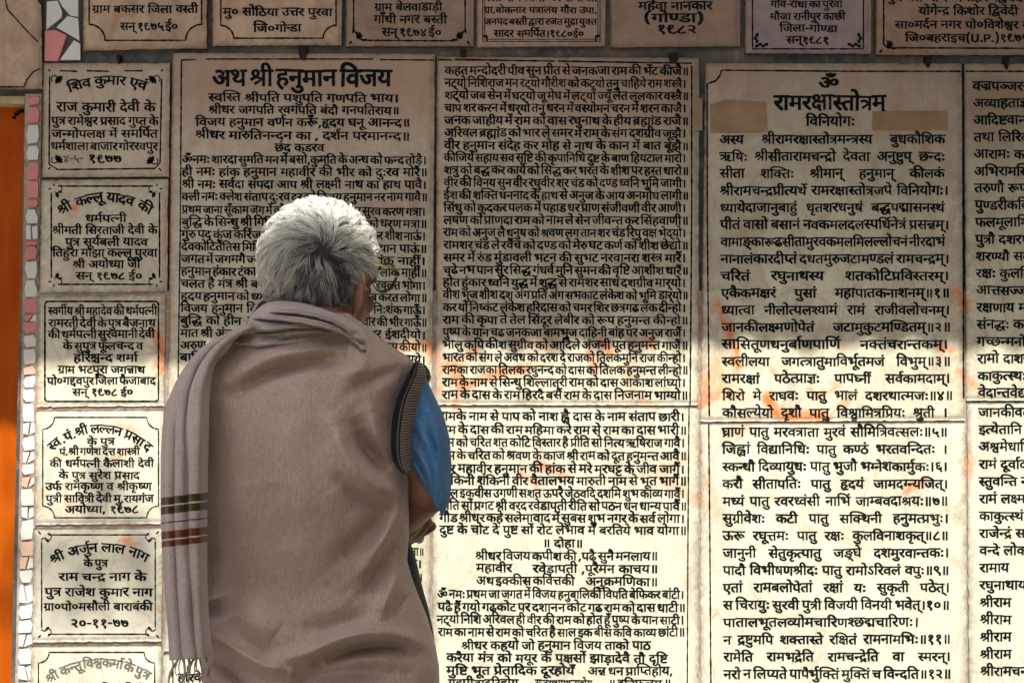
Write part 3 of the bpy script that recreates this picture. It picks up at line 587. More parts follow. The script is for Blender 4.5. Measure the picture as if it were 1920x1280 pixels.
 [[74,18,18,1,17,6,14,10,11,12,7,14,3,17,-2,10,-4,9,-7,6,-9,2,-8,-1,-4,-4,-3,-5,-1,-5,2,-8,5,-7,8,-6,13,-4,-8,-15,-18,6,-12,10,-7,11,-2,12,1,11,6,10,8,6,12,4,0,18,-114,0,0,18,179,0,0,-18,-45,0,0,-19,11,-5,10,-8,6,-13,2,-16,-1,-14,-5,-14,-8,-13,-10,-12,-13,-10,-15,-8,-17,-4,-20,-2,-21,3,-15,7,-10,12,-3,15,1,5,1,6,3,5,3,5,-9,6,-7,7,-5,9,-1,10,3,13,8,10,13,6,17,2,4,0,6,-1,6,-1,4,-1,-2,-17,-3,1,-4,1,-5,1,-5,0,-17,-4,-5,-12,1,-7,4,-5,7,-3,7,-3,8,2,8,0,6,0,5,0,-1,-18,-4,0,-3,0,-18,-4,-5,-13,1,-9,6,-6,9,-3]],
 [[90,56,-8,-1,-7,-1,-7,-2,-6,-3,-11,8,-9,9,-6,10,-2,12,1,6,2,6,3,5,4,3,6,4,7,2,9,2,11,0,23,0,0,22,-100,0,0,18,148,0,0,-18,-28,0,0,-40,-46,0,-6,0,-4,0,-6,-3,-3,-3,-1,-5,1,-6,3,-4,3,-4,4,-4,12,3,13,2,17,-3,14,-7,9,-11,4,-15,-4,-15,-9,-12,-15,-8,-22,-3,-15,1,-15,4,-14,6,-12,8,-12,10,-10,11,16,12,14,-15,15,-10,15,-6,18,-3,22,5,7,15,-1,8,-5,5,-7,3]],
 [[126,204,0,5,3,4,4,3,5,0,5,0,4,-3,3,-4,0,-5,0,-5,-3,-4,-4,-3,-5,0,-5,0,-4,3,-3,4],[190,208,-8,-21,-11,-14,-15,-8,-18,-3,-17,3,-14,8,-13,15,-9,20,17,6,7,-15,8,-11,10,-7,12,-2,12,2,9,7,7,12,5,14],[118,54,-3,-15,-9,-11,-13,-6,-15,-2,-20,4,-18,12,-11,13,-11,18,-11,22,18,7,7,-17,8,-14,8,-11,14,-12,14,-4,9,1,7,4,4,5,2,9,-2,9,-3,7,-6,7,-7,7,-8,-1,-7,-1,-1,18,14,1,10,5,5,6,2,9,-1,7,-5,5,-6,4,-7,0,-9,0,-8,-2,-8,-3,-8,-4,-7,17,8,4,9,3,10,2,11,1,18,-2,12,-8,8,-11,3,-13,-1,-10,-4,-8,-6,-8,-8,-6,4,-2,4,-2,4,-2,4,0,4,1,4,2,5,4,4,6,7,12,9,12,9,8,10,4,12,2,10,-1,8,-4,8,-6,7,-8,4,-12,1,-14,-2,-18,-9,-14,-14,-9,-18,-3,-11,1,-9,3,-9,5,-8,7,12,13,6,-5,6,-4,6,-2,8,0,8,1,7,5,6,8,1,12,-1,12,-4,8,-6,5,-7,2,-7,-1,-5,-3,-6,-6,-6,-9,-6,-11,-6,-8,-7,-7,-8,-4,-11,-2,3,-6]],
 [[20,109,1,6,3,5,5,4,6,1,6,-1,5,-4,3,-5,1,-6,-1,-6,-3,-5,-5,-4,-6,-1,-6,1,-5,4,-3,5],[20,30,1,6,3,5,5,3,6,2,6,-2,5,-3,3,-5,1,-6,-1,-7,-3,-5,-5,-3,-6,-1,-6,1,-5,3,-3,5]],
 [[147,138,0,-138,-21,0,0,66,-7,-1,-7,-1,-8,-1,-9,0,-11,0,-11,2,-11,2,-9,2,-5,-3,-6,-3,11,-13,13,-14,14,-13,15,-13,-13,-13,-14,12,-13,13,-12,12,-10,11,-8,10,-7,9,-4,7,-3,5,-1,5,0,4,1,5,3,4,5,3,7,1,6,0,5,-3,4,-3,4,-4,5,5,2,7,2,7,0,7,0,8,-1,6,-1,5,-2,5,-50,0,0,18,173,0,0,-18],[92,80,10,1,8,1,8,1,8,2,0,53,-56,0,2,-5,1,-5,1,-6,0,-8,0,-9,-2,-9,-3,-7,-3,-6,13,-2]],
 [[-42,154,-5,17,-6,14,-5,10,-6,6,-7,4,-8,1,-5,-1,-4,0,-5,-2,-3,-1,-6,18,10,3,12,1,13,-2,11,-4,9,-9,9,-13,5,-12,5,-14,4,-16],[-28,205,1,6,3,5,4,3,6,1,5,-1,4,-3,3,-5,2,-6,-2,-5,-3,-5,-4,-3,-5,-1,-6,1,-4,3,-3,5]],
 [[42,138,0,-138,-20,0,0,138,-22,0,0,18,68,0,0,-18],[22,154,-5,17,-5,14,-5,10,-6,6,-7,4,-8,1,-5,-1,-5,0,-4,-2,-4,-1,-6,18,11,3,12,1,13,-2,11,-4,9,-9,8,-13,5,-12,6,-14,4,-16]],
 [[-42,154,-5,17,-6,14,-5,10,-6,6,-7,4,-8,1,-5,-1,-4,0,-5,-2,-3,-1,-6,18,10,3,12,1,13,-2,11,-4,9,-9,9,-13,5,-12,5,-14,4,-16]],
 [[230,138,-26,0,0,-138,-21,0,0,38,-8,-5,-9,-4,-10,-2,-13,-1,-18,2,-13,8,-9,12,-3,15,0,6,2,7,3,6,4,5,-11,6,-8,7,-6,11,-2,12,3,14,8,11,11,8,15,2,12,-2,10,-5,7,-8,2,-10,-3,-12,-7,-10,-16,9,3,3,1,3,2,6,-1,3,-2,4,-3,2,-6,1,-6,-1,-6,-5,-4,-6,-1,-8,1,-7,3,-6,4,-4,6,-3,6,-2,7,-1,8,2,8,0,6,0,5,-1,-1,-17,-4,0,-4,0,-11,-1,-8,-4,-5,-6,-2,-8,2,-9,5,-7,8,-4,10,-1,12,2,11,4,8,5,7,7,0,77,-15,0,0,18,62,0],[0,156,76,0,0,-18,-76,0],[51,74,0,-13,-1,-6,-2,-5,-5,-2,-5,-1,-6,1,-6,4,-7,6,-5,7,-4,7,-1,8,1,5,3,4,4,2,7,1,71,0,0,-18]],
 [[115,138,0,-51,7,6,6,3,8,3,8,1,15,-3,12,-8,8,-12,2,-17,-1,-12,-2,-13,-6,-13,-7,-12,-18,10,6,9,4,9,3,11,1,10,-1,11,-4,7,-6,4,-8,1,-13,-4,-14,-14,0,-64,-20,0,0,48,-7,-4,-7,-4,-9,-3,-10,-1,-10,1,-8,3,-7,4,-6,5,-5,8,-4,8,-2,11,0,12,0,50,-20,0,0,18,196,0,0,-18],[40,138,0,-48,0,-12,2,-8,2,-5,3,-5,6,-4,9,-2,10,1,8,3,8,5,7,7,0,68]],
 [[90,56,-8,-1,-7,-1,-7,-2,-6,-3,-11,8,-9,9,-6,10,-2,12,1,6,2,6,3,5,4,3,6,4,7,2,9,2,11,0,23,0,0,22,-100,0,0,18,148,0,0,-18,-28,0,0,-40,-46,0,-6,0,-4,0,-6,-3,-3,-3,-1,-5,1,-6,3,-4,3,-4,4,-4,12,3,13,2,17,-3,14,-7,9,-11,4,-15,-4,-15,-9,-12,-15,-8,-22,-3,-15,1,-15,4,-14,6,-12,8,-12,10,-10,11,16,12,14,-15,15,-10,15,-6,18,-3,22,5,7,15,-1,8,-5,5,-7,3],[64,-34,1,6,3,5,5,3,5,1,5,-1,5,-3,3,-5,1,-6,-1,-5,-3,-5,-5,-3,-5,-1,-5,1,-5,3,-3,5]],
 [[-45,154,-6,8,-6,6,-6,4,-5,2,-6,1,-6,1,-5,-1,-5,-1,-5,-1,-5,-3,-7,18,6,2,6,2,7,1,6,0,11,-1,9,-4,9,-7,6,-8,1,1,-5,11,-5,9,-4,6,-6,4,-6,2,-7,1,-5,-1,-5,0,-4,-1,-3,-2,-6,17,10,3,12,1,13,-2,11,-4,9,-9,9,-13,5,-12,5,-14,4,-16]],
 [[22,138,-22,0,0,18,20,0,-23,27,-25,18,-27,5,-14,-2,-11,-5,-7,-9,-2,-11,0,-7,3,-7,2,-6,4,-5,-22,0,-3,6,-2,7,-2,7,-1,8,4,17,10,13,16,9,22,3,20,-2,20,-6,17,-10,15,-14,15,-17,12,-19,27,0,0,-18,-26,0,0,-138,-20,0]],
 [[74,-3,10,3,10,2,-2,5,-2,4,-3,4,-1,3,-4,0,-3,-1,-4,0,-3,0,-11,1,-10,2,-11,3,-9,5,-8,7,-6,9,-4,11,-1,13,0,10,3,9,5,7,6,6,9,6,11,5,12,2,14,1,2,0,0,24,-74,0,0,18,134,0,0,-18,-40,0,0,-42,-12,0,-13,0,-11,-2,-8,-2,-7,-3,-5,-5,-3,-5,-3,-6,0,-7,2,-13,7,-9,13,-7,18,-2,3,0,3,0,-1,5,-1,4,2,7,4,5,5,3,6,1,10,-2,7,-4,4,-7,1,-7,-1,-7,-2,-5,-4,-4,-6,-2,3,-5,3,-5,3,-5,4,-6,11,-4,8,-8,6,-9,2,-12,-3,-14,-9,-11,-14,-8,-19,-2,-16,1,-14,4,-12,6,-11,9,-12,10,-10,12,16,11,9,-11,9,-9,9,-7,10,-4,10,-3,12,-1,20,5,6,14,-1,7,-5,5,-6,3,-8,1,-6,-1,-6,-1,-5,-1,-6,-3]],
 [[0,138,0,18,173,0,0,-18,-26,0,0,-138,-20,0,0,89,-3,0,-7,-1,-6,-2,-6,-4,-6,-7,-5,-10,-5,-13,-19,6,3,11,5,9,-6,4,-6,4,-7,2,-7,0,-9,-1,-6,-5,-4,-6,-1,-8,1,-10,4,-8,6,-9,9,-9,12,-10,13,-12,-13,-13,-14,12,-13,12,-11,11,-8,12,-5,12,-2,13,2,12,4,9,7,8,9,5,9,3,9,0,11,0,9,-3,9,-5,8,-6,17,11,20,3,2,0,0,32]],
 [[128,78,-6,-2,-6,-1,-9,-1,-9,-1,-12,1,-11,2,-10,2,-9,4,-10,-8,-8,-6,-4,-8,-2,-8,1,-5,1,-5,4,-5,6,-4,7,-2,11,-1,5,0,-1,5,0,4,1,7,4,5,5,2,6,1,9,-2,7,-4,4,-7,1,-7,-1,-6,-2,-5,-4,-4,-5,-3,5,-5,4,-5,6,-6,6,-6,-14,-10,-7,7,-6,8,-6,7,-5,7,-3,0,-3,0,-3,0,-4,-1,-14,2,-12,4,-10,6,-7,8,-5,9,-1,10,2,13,6,10,10,9,11,7,-10,8,-7,8,-4,10,-2,11,3,12,8,10,12,7,17,2,14,-2,12,-5,9,-9,3,-13,-2,-11,-4,-10,-7,-7,-9,-8,5,-1,5,0,6,-1,5,0,8,0,7,1,7,2,7,2],[38,126,2,-8,4,-7,6,-6,7,-5,14,13,5,13,-1,6,-3,5,-6,3,-9,2,-7,-2,-6,-3,-4,-5]],
 [[154,138,-41,0,0,-54,6,3,6,3,8,1,9,1,16,0,0,-18,-13,0,-10,0,-8,-2,-7,-4,-7,-5,0,-63,-20,0,0,44,-7,-5,-8,-5,-10,-3,-12,-1,-11,1,-11,3,-9,6,-7,9,-5,10,-1,13,3,18,10,14,16,9,20,3,6,0,7,-1,6,-1,5,0,-2,-19,-4,1,-6,1,-6,1,-5,0,-13,-2,-9,-5,-6,-8,-2,-10,2,-12,5,-8,9,-4,9,-2,10,1,10,4,8,6,8,7,0,73,-93,0,0,18,154,0]],
 [[118,-61,-6,-3,-7,-1,-7,-2,-8,0,-16,2,-13,8,-8,11,-3,14,3,14,9,11,14,7,17,3,1,0,-2,4,-2,4,-3,4,-1,3,-4,0,-3,-1,-4,0,-3,0,-11,1,-10,2,-11,3,-9,5,-8,7,-6,9,-4,11,-1,13,0,10,3,9,5,7,6,6,9,6,11,5,12,2,14,1,2,0,0,24,-74,0,0,18,134,0,0,-18,-40,0,0,-42,-12,0,-13,0,-11,-2,-8,-2,-7,-3,-5,-5,-3,-5,-3,-6,0,-7,2,-13,7,-9,13,-7,18,-2,3,0,3,0,-1,5,-1,4,2,7,4,5,5,3,6,1,10,-2,7,-4,4,-7,1,-7,-1,-7,-2,-5,-4,-4,-6,-2,3,-6,3,-5,4,-5,4,-6,17,-8,14,-11,12,-13,11,-15,-16,-10,-13,18,-14,14,-15,8,-17,3,-11,-1,-8,-4,-5,-6,-2,-7,2,-8,4,-5,7,-3,7,-1,7,0,5,1,5,2,6,2]],
 [[11,13,43,25,-13,4,-9,6,-5,8,-4,8,-3,11,0,15,0,48,-20,0,0,18,146,0,0,-18,-26,0,0,-138,-20,0,0,48,-77,-51],[100,138,-60,0,0,-46,0,-9,1,-7,1,-5,1,-5,2,-3,3,-3,7,-4,11,-2,9,1,9,4,9,5,7,6]],
 [[32,16,-12,17,62,37,-10,12,-9,7,-8,5,-10,1,-7,-1,-7,-1,-8,-3,-9,-4,-7,18,8,4,9,3,10,2,11,1,9,-1,9,-2,8,-4,7,-6,9,-9,9,-10,0,56,-96,0,0,18,142,0,0,-18,-26,0,0,-138,-20,0,0,58]],
 [[22,138,-22,0,0,18,20,0,-3,5,-2,6,-1,7,-1,7,5,18,13,13,13,7,16,4,18,1,22,-1,21,-3,19,-5,18,-7,17,-8,15,-10,14,-11,13,-12,11,-13,-22,0,-18,15,-19,13,-20,11,-21,7,-21,5,-23,1,-22,-2,-16,-5,-9,-9,-3,-13,0,-6,2,-6,2,-5,3,-4,27,0,0,-18,-26,0,0,-138,-20,0]],
 [[189,-34,-17,-8,-14,40,-9,-10,-9,-9,-12,-8,-12,-7,-14,-4,-16,-1,-20,2,-14,7,-9,11,-3,13,0,5,1,4,2,4,2,5,-14,5,-11,7,-8,11,-2,13,2,13,8,11,11,7,13,2,12,-1,9,-5,6,-8,3,-10,-1,-5,-2,-5,-2,-6,-5,-5,-14,10,3,5,1,5,0,3,-2,3,-3,3,-5,1,-6,-2,-5,-4,-4,-6,-1,-7,1,-7,4,-5,5,-4,7,-3,7,-2,8,-1,9,3,9,0,5,0,5,0,-2,-17,-2,0,-3,0,-9,-1,-7,-3,-4,-5,-1,-6,1,-8,6,-5,8,-4,9,-1,20,3,17,9,15,13,14,17,-5,0,-4,-1,-10,1,-11,2,-11,3,-9,5,-8,7,-7,9,-4,11,-1,13,0,10,3,9,5,7,5,6,9,6,12,5,12,2,14,1,2,0,0,24,-142,0,0,18,202,0,0,-18,-40,0,0,-42,-12,0,-14,0,-10,-2,-8,-2,-7,-3,-5,-5,-3,-5,-3,-6,0,-7,2,-13,8,-9,12,-7,18,-2,2,0,4,0,-1,5,-1,4,2,7,4,5,5,3,6,1,10,-2,6,-4,5,-7,1,-7,-1,-7,-3,-5,-5,-4,-6,-3]],
 [[22,138,-22,0,0,18,20,0,-3,5,-2,6,-1,7,-1,7,4,18,12,13,12,7,15,4,16,1,19,-1,18,-3,16,-5,15,-6,15,-9,13,-9,12,-11,12,-13,10,-13,-22,0,-15,15,-16,14,-17,10,-17,7,-19,5,-18,1,-19,-2,-14,-5,-9,-9,-2,-12,0,-7,2,-6,2,-5,3,-4,27,0,0,-18,-26,0,0,-138,-20,0]],
 [[22,138,-22,0,0,18,20,0,-3,6,-2,7,-1,7,-1,8,3,16,10,13,14,8,20,3,17,-2,17,-6,14,-10,12,-13,12,-18,11,-21,-20,0,-9,16,-10,13,-9,10,-15,10,-18,3,-12,-1,-9,-6,-6,-8,-1,-10,0,-8,2,-6,2,-6,3,-5,27,0,0,-18,-26,0,0,-138,-20,0]],
 [[22,138,-22,0,0,18,20,0,-3,6,-2,7,-1,7,-1,8,3,16,10,13,14,8,20,3,17,-2,17,-6,14,-10,12,-13,12,-18,11,-21,-20,0,-9,16,-10,13,-9,10,-15,10,-18,3,-12,-1,-9,-6,-6,-8,-1,-10,0,-8,2,-6,2,-6,3,-5,27,0,0,-18,-26,0,0,-138,-20,0],[134,204,1,6,3,4,4,3,5,1,6,-1,4,-3,3,-4,1,-6,-1,-6,-3,-4,-4,-3,-6,-1,-5,1,-4,3,-3,4]],
 [[0,156,195,0,0,-18,-82,0,6,-11,2,-11,-5,-20,-14,-14,2,-2,3,-3,2,-2,3,-3,7,5,8,3,8,3,8,0,15,-2,12,-8,8,-11,2,-16,-1,-11,-3,-12,-4,-11,-8,-12,-18,10,6,8,4,8,3,10,1,9,-1,10,-4,6,-6,4,-8,1,-10,-2,-10,-7,2,-4,1,-5,0,-5,1,-5,-2,-12,-4,-9,-7,-7,-8,-6,-11,-3,-11,-1,-14,2,-13,6,-13,10,-12,14,-8,13,-7,16,-8,17,18,6,7,-18,8,-16,9,-13,10,-10,10,-6,11,-3,9,2,8,3,5,7,2,10,-2,10,-4,9,-7,8,-9,8,-8,-1,-8,0,-1,17,16,2,11,5,7,7,2,11,-1,7,-3,6,-4,5,-5,4,-88,0]],
 [[22,138,-22,0,0,18,20,0,-3,6,-2,6,-1,7,-1,8,4,16,9,14,16,8,20,3,20,-2,18,-6,16,-10,14,-14,14,-18,11,-20,-20,0,-10,16,-11,13,-11,10,-18,10,-19,3,-14,-2,-10,-5,-6,-8,-2,-11,0,-7,2,-7,2,-5,3,-5,27,0,0,-18,-26,0,0,-138,-20,0]],
 [[130,138,-37,0,0,-51,-14,0,-11,0,-9,-2,-7,-2,-7,-3,-10,-12,-3,-14,1,-11,4,-9,6,-7,8,-5,10,-3,10,-1,12,1,11,3,10,3,10,5,6,-18,-11,-5,-12,-4,-12,-2,-13,-1,-17,2,-14,4,-13,8,-9,11,-6,14,-1,16,2,15,6,12,10,10,12,7,15,5,15,1,0,33,-72,0,0,18,130,0]],
 [[-45,154,-6,8,-6,6,-6,4,-5,2,-6,1,-6,1,-5,-1,-5,-1,-5,-1,-5,-3,-7,18,6,2,6,2,7,1,6,0,11,-1,9,-4,9,-7,6,-8,1,1,-5,11,-5,9,-4,6,-6,4,-6,2,-7,1,-5,-1,-5,0,-4,-1,-3,-2,-6,17,10,3,12,1,13,-2,11,-4,9,-9,9,-13,5,-12,5,-14,4,-16],[-28,204,1,6,3,4,4,3,6,1,5,-1,4,-3,3,-4,2,-6,-2,-6,-3,-4,-4,-3,-5,-1,-6,1,-4,3,-3,4]],
 [[22,138,-22,0,0,18,20,0,-3,5,-2,6,-1,7,-1,7,4,17,11,14,18,9,23,3,17,-1,16,-3,15,-5,14,-6,14,-9,12,-9,11,-11,11,-13,10,-13,-21,0,-29,29,-32,17,-33,6,-17,-2,-13,-5,-8,-9,-2,-12,0,-7,2,-6,2,-5,3,-4,27,0,0,-18,-26,0,0,-138,-20,0]],
 [[120,44,-9,-7,-11,-6,-13,-4,-16,-1,-18,2,-13,8,-9,12,-3,15,0,6,2,7,3,6,4,5,-11,6,-8,7,-6,11,-2,12,3,14,8,11,11,8,15,2,12,-2,10,-5,7,-8,2,-10,-3,-12,-7,-10,-16,9,3,3,1,3,2,6,-1,3,-2,4,-3,2,-6,1,-6,-1,-6,-5,-4,-6,-1,-8,1,-7,3,-6,4,-4,6,-3,6,-2,7,-1,8,2,8,0,6,0,5,-1,-1,-17,-4,0,-4,0,-11,-1,-8,-4,-5,-6,-2,-8,2,-9,5,-7,8,-4,10,-1,12,2,11,4,8,6,7,6]],
 [[0,156,147,0,0,-18,-147,0],[143,92,-34,0,-9,1,-6,0,9,-8,6,-9,4,-11,1,-11,-1,-10,-4,-9,-6,-7,-7,-4,-9,-3,-9,-1,-13,2,-13,6,-12,10,-11,15,-7,13,-7,16,-7,18,18,6,7,-20,8,-17,9,-13,12,-13,14,-5,8,1,6,3,3,6,2,9,-2,10,-6,11,-8,9,-11,7,8,16,67,0]],
 [[-46,154,-4,8,-3,8,-1,9,-1,8,3,15,8,12,12,7,17,3,13,-2,12,-5,9,-9,8,-13,7,-18,7,-21,27,0,0,-18,-26,0,0,-138,-20,0,0,138,-22,0,0,18,22,0,-7,22,-8,16,-9,9,-12,3,-9,-1,-7,-5,-3,-7,-2,-10,1,-8,2,-7,2,-7,4,-7],[38,204,1,6,3,4,5,3,5,1,5,-1,5,-3,2,-4,2,-6,-2,-6,-2,-4,-5,-3,-5,-1,-5,1,-5,3,-3,4]],
 [[162,138,-26,0,0,-138,-20,0,0,41,-7,-4,-8,-4,-10,-3,-12,0,-17,2,-14,8,-10,13,-3,16,1,7,2,6,4,6,4,5,-36,-1,0,18,73,0,4,0,5,0,5,0,-1,-18,-8,0,-14,-1,-10,-5,-7,-7,-2,-11,2,-9,5,-7,8,-4,9,-1,12,1,10,4,8,6,7,7,0,73,-116,0,0,18,162,0]],
 [[68,56,-8,-1,-7,-1,-7,-2,-6,-3,-11,8,-9,9,-6,10,-2,12,1,6,2,6,3,5,4,3,6,4,7,2,9,2,11,0,23,0,0,22,-78,0,0,18,126,0,0,-18,-27,0,0,-40,-46,0,-7,0,-4,0,-6,-3,-3,-3,-1,-5,1,-6,3,-4,4,-4,4,-4,12,3,13,2,17,-3,14,-7,9,-11,3,-15,-3,-14,-8,-11,-12,-8,-17,-4,8,-3,7,-3,8,-2,9,-3,-8,-18,-14,7,-14,7,-12,7,-12,7,-13,2,-10,3,-7,4,-2,7,1,5,2,4,5,3,5,1,5,-1,6,-2,6,-3,6,-5,4,-1,3,0,15,1,12,4,7,7,3,9,-2,8,-5,5,-7,3],[73,154,-5,9,-4,9,-2,9,-1,9,3,15,8,11,12,6,16,2,7,0,7,-2,7,-2,5,-2,-6,-16,-4,2,-4,1,-5,1,-6,1,-9,-2,-6,-4,-4,-6,-1,-8,1,-8,2,-8,4,-9,6,-8]],
 [[22,138,-22,0,0,18,22,0,-7,15,-7,13,-6,10,-12,9,-14,3,-10,-1,-8,-5,-4,-8,-2,-10,1,-8,1,-7,3,-7,3,-6,-20,0,-6,16,-2,16,3,15,8,12,13,8,18,3,15,-2,14,-5,11,-9,9,-13,10,-18,8,-21,27,0,0,-18,-26,0,0,-138,-20,0]],
 [[52,138,0,-80,-1,-5,-2,-5,-4,-3,-5,-1,-7,2,-6,4,-7,6,-5,6,-4,8,-1,7,1,5,3,4,4,3,8,1,6,0,0,48,-32,0,0,18,74,0,0,-18]],
 [[-45,-11,6,1,6,0,16,-1,14,-5,12,-8,10,-9,10,-11,9,-13,-14,-10,-13,17,-13,12,-13,7,-16,3,-6,-1,-5,-1]],
 [[14,10,37,21,-16,5,-13,8,-8,12,-2,16,3,18,12,14,17,9,22,3,4,0,5,0,5,-1,5,0,4,-1,3,0,-1,-18,-6,1,-5,1,-7,1,-6,0,-5,0,-4,-1,33,-42,5,4,4,4,0,74,-100,0,0,18,146,0,0,-18,-26,0,0,-138,-20,0,0,42,-3,-2,-3,-1,-68,-45],[32,72,2,-12,6,-8,9,-4,11,-2,5,0,4,1,4,1,4,1,-35,43,-8,-8]],
 [[69,-54,-16,15,-14,14,-11,13,-7,12,-5,14,-2,14,2,10,2,9,5,8,6,7,-4,5,-4,6,-3,7,-1,8,1,6,2,6,3,5,3,3,7,4,7,2,8,2,9,0,33,0,0,22,-90,0,0,18,204,0,0,-18,-26,0,0,-172,-20,0,0,47,-40,0,0,-9,0,-7,-3,-5,-4,-3,-5,-1,-5,1,-5,2,-5,4,-4,4,-4,5,-4,6,-2,5,-1,5,1,4,3,4,5,2,7,1,7,0,-3,10,-5,9,-9,5,-14,2,-13,-2,-11,-6,-7,-9,-3,-14,2,-11,3,-10,7,-10,9,-10,12,-12,16,-14],[158,31,0,107,-48,0,0,-40,-52,0,-7,0,-5,0,-5,-3,-3,-3,-1,-5,1,-5,2,-4,2,-4,4,-3,11,3,12,1,21,-3,14,-9,10,-14,4,-18]],
 [[43,-6,-12,17,67,40,0,87,-46,0,0,-80,-1,-5,-2,-5,-4,-3,-5,-1,-7,2,-6,4,-7,6,-5,6,-4,8,-1,7,1,5,3,4,4,3,8,1,6,0,0,48,-32,0,0,18,144,0,0,-18,-26,0,0,-138,-20,0,0,30]],
 [[68,56,-8,-1,-7,-1,-7,-2,-6,-3,-11,8,-9,9,-6,10,-2,12,1,6,2,6,3,5,4,3,6,4,7,2,8,2,11,0,24,0,0,22,-78,0,0,18,193,0,0,-18,-26,0,0,-138,-21,0,0,52,-6,-1,-6,-1,-6,-1,-7,0,-5,1,-6,0,1,-5,1,-7,-3,-14,-8,-11,-12,-8,-17,-4,8,-3,7,-3,8,-2,9,-3,-8,-18,-14,7,-14,7,-12,7,-12,7,-13,2,-10,3,-7,4,-2,7,1,5,2,4,5,3,5,1,5,-1,6,-2,6,-3,6,-5,4,-1,3,0,15,1,12,4,7,7,3,9,-2,8,-5,5,-7,3],[120,67,13,1,13,3,0,67,-47,0,0,-40,-46,0,-7,0,-4,0,-6,-3,-3,-3,-1,-5,1,-6,3,-4,4,-4,4,-4,12,3,13,2,10,-1,9,-3,7,-1,8,-1,8,-1]],
 [[7,-58,-7,-3,-8,-3,-9,-2,-9,-1,-17,2,-13,8,-8,11,-2,14,2,14,9,11,13,8,20,3,2,-16,-13,-3,-9,-4,-4,-6,-2,-8,2,-7,4,-5,7,-3,7,-1,8,0,6,2,7,2,7,4]],
 [[79,0,-16,1,-14,3,-12,6,-9,8,-6,12,-2,14,4,15,12,13,-6,6,-5,7,-3,9,-1,11,0,33,-21,0,0,18,150,0,0,-18,-26,0,0,-54,-16,-16,-14,0,-14,0,-10,-1,-9,-2,-8,-3,-9,-8,-4,-11,2,-9,4,-6,6,-4,8,-3,9,-2,9,0,13,1,11,2,11,4,10,5,7,-19,-12,-5,-12,-3,-14,-3],[104,89,0,49,-49,0],[41,110,1,-11,2,-8,4,-6,6,-5,15,3,17,1,-45,46]],
 [[63,36,-20,4,-15,11,-3,7,-3,8,-2,10,0,12,0,50,-20,0,0,18,120,0,0,-18,-15,0,0,-58,-1,-9,-1,-9,-3,-6,-4,-6,-6,-6,-7,-4,-9,-3],[62,54,11,2,7,6,3,5,1,5,1,7,0,9,0,50,-45,0,0,-50,0,-8,1,-7,1,-6,2,-4,4,-4,3,-3,5,-1]],
 [[22,138,-22,0,0,18,20,0,-3,5,-2,6,-1,7,-1,7,6,19,15,13,16,6,20,4,24,1,30,-1,28,-3,26,-5,24,-7,22,-9,20,-9,19,-11,17,-12,14,-13,-25,0,-24,15,-26,13,-27,10,-29,8,-30,5,-31,1,-21,-1,-18,-2,-13,-4,-12,-9,-4,-14,0,-6,2,-5,2,-5,3,-4,27,0,0,-18,-26,0,0,-138,-20,0]],
 [[22,138,-22,0,0,18,20,0,-3,5,-2,6,-1,7,-1,7,4,18,12,13,12,7,15,4,16,1,19,-1,18,-3,16,-5,15,-6,15,-9,13,-9,12,-11,12,-13,10,-13,-22,0,-15,15,-16,14,-17,10,-17,7,-19,5,-18,1,-19,-2,-14,-5,-9,-9,-2,-12,0,-7,2,-6,2,-5,3,-4,27,0,0,-18,-26,0,0,-138,-20,0],[186,204,1,6,3,4,5,3,5,1,5,-1,5,-3,3,-4,1,-6,-1,-6,-3,-4,-5,-3,-5,-1,-5,1,-5,3,-3,4]],
 [[148,156,0,-18,-26,0,0,-138,-20,0,0,48,-8,-4,-9,-4,-10,-3,-11,-1,-10,1,-9,3,-7,4,-6,4,-5,8,-4,8,-3,11,0,15,0,48,-20,0,0,18],[102,138,-51,0,51,-66],[47,60,8,-4,11,-2,6,1,6,1,6,2,6,3,-50,66,0,-35,0,-9,0,-7,1,-5,2,-5,2,-3]],
 [[156,138,0,-138,-20,0,0,81,-9,-3,-8,-3,-10,-1,-11,-1,-12,1,-11,2,-10,2,-9,4,-10,-8,-8,-6,-4,-8,-2,-8,1,-5,1,-5,4,-5,6,-4,7,-2,11,-1,5,0,-1,5,0,4,1,7,4,5,5,2,6,1,9,-2,7,-4,4,-7,1,-7,-1,-6,-2,-5,-4,-4,-5,-3,5,-5,4,-5,6,-6,6,-6,-14,-10,-7,7,-6,8,-6,7,-5,7,-3,0,-3,0,-3,0,-4,-1,-14,2,-12,4,-10,6,-7,8,-5,9,-1,10,2,13,6,10,10,9,11,7,-10,8,-7,8,-4,10,-2,11,3,12,8,10,12,7,17,2,14,-2,12,-5,9,-9,3,-13,-2,-11,-4,-10,-7,-7,-9,-8,5,-1,5,0,5,-1,6,0,11,1,10,2,10,3,10,6,0,35,-23,0,0,18,69,0,0,-18],[38,126,2,-8,4,-7,6,-6,7,-5,14,13,5,13,-1,6,-3,5,-6,3,-9,2,-7,-2,-6,-3,-4,-5]],
 [[66,-3,-19,3,-15,7,-10,12,-3,15,2,13,6,11,-6,6,-6,6,-3,9,-2,9,1,6,2,6,3,5,4,3,6,4,7,2,8,2,9,0,18,0,0,22,-68,0,0,18,175,0,0,-18,-26,0,0,-141,-21,0,0,28,-6,-6,-8,-6,-9,-6,-11,-5,-13,-4],[128,138,-40,0,0,-40,-37,0,-7,0,-4,0,-6,-3,-3,-3,-1,-5,1,-5,3,-5,3,-4,5,-4,12,5,15,1,4,0,4,0,5,-1,4,0,4,-1,3,-1,-1,-18,-5,1,-5,1,-6,1,-6,0,-13,-2,-10,-4,-6,-7,-1,-9,1,-9,6,-6,8,-4,11,-1,19,2,16,8,14,12,13,16]],
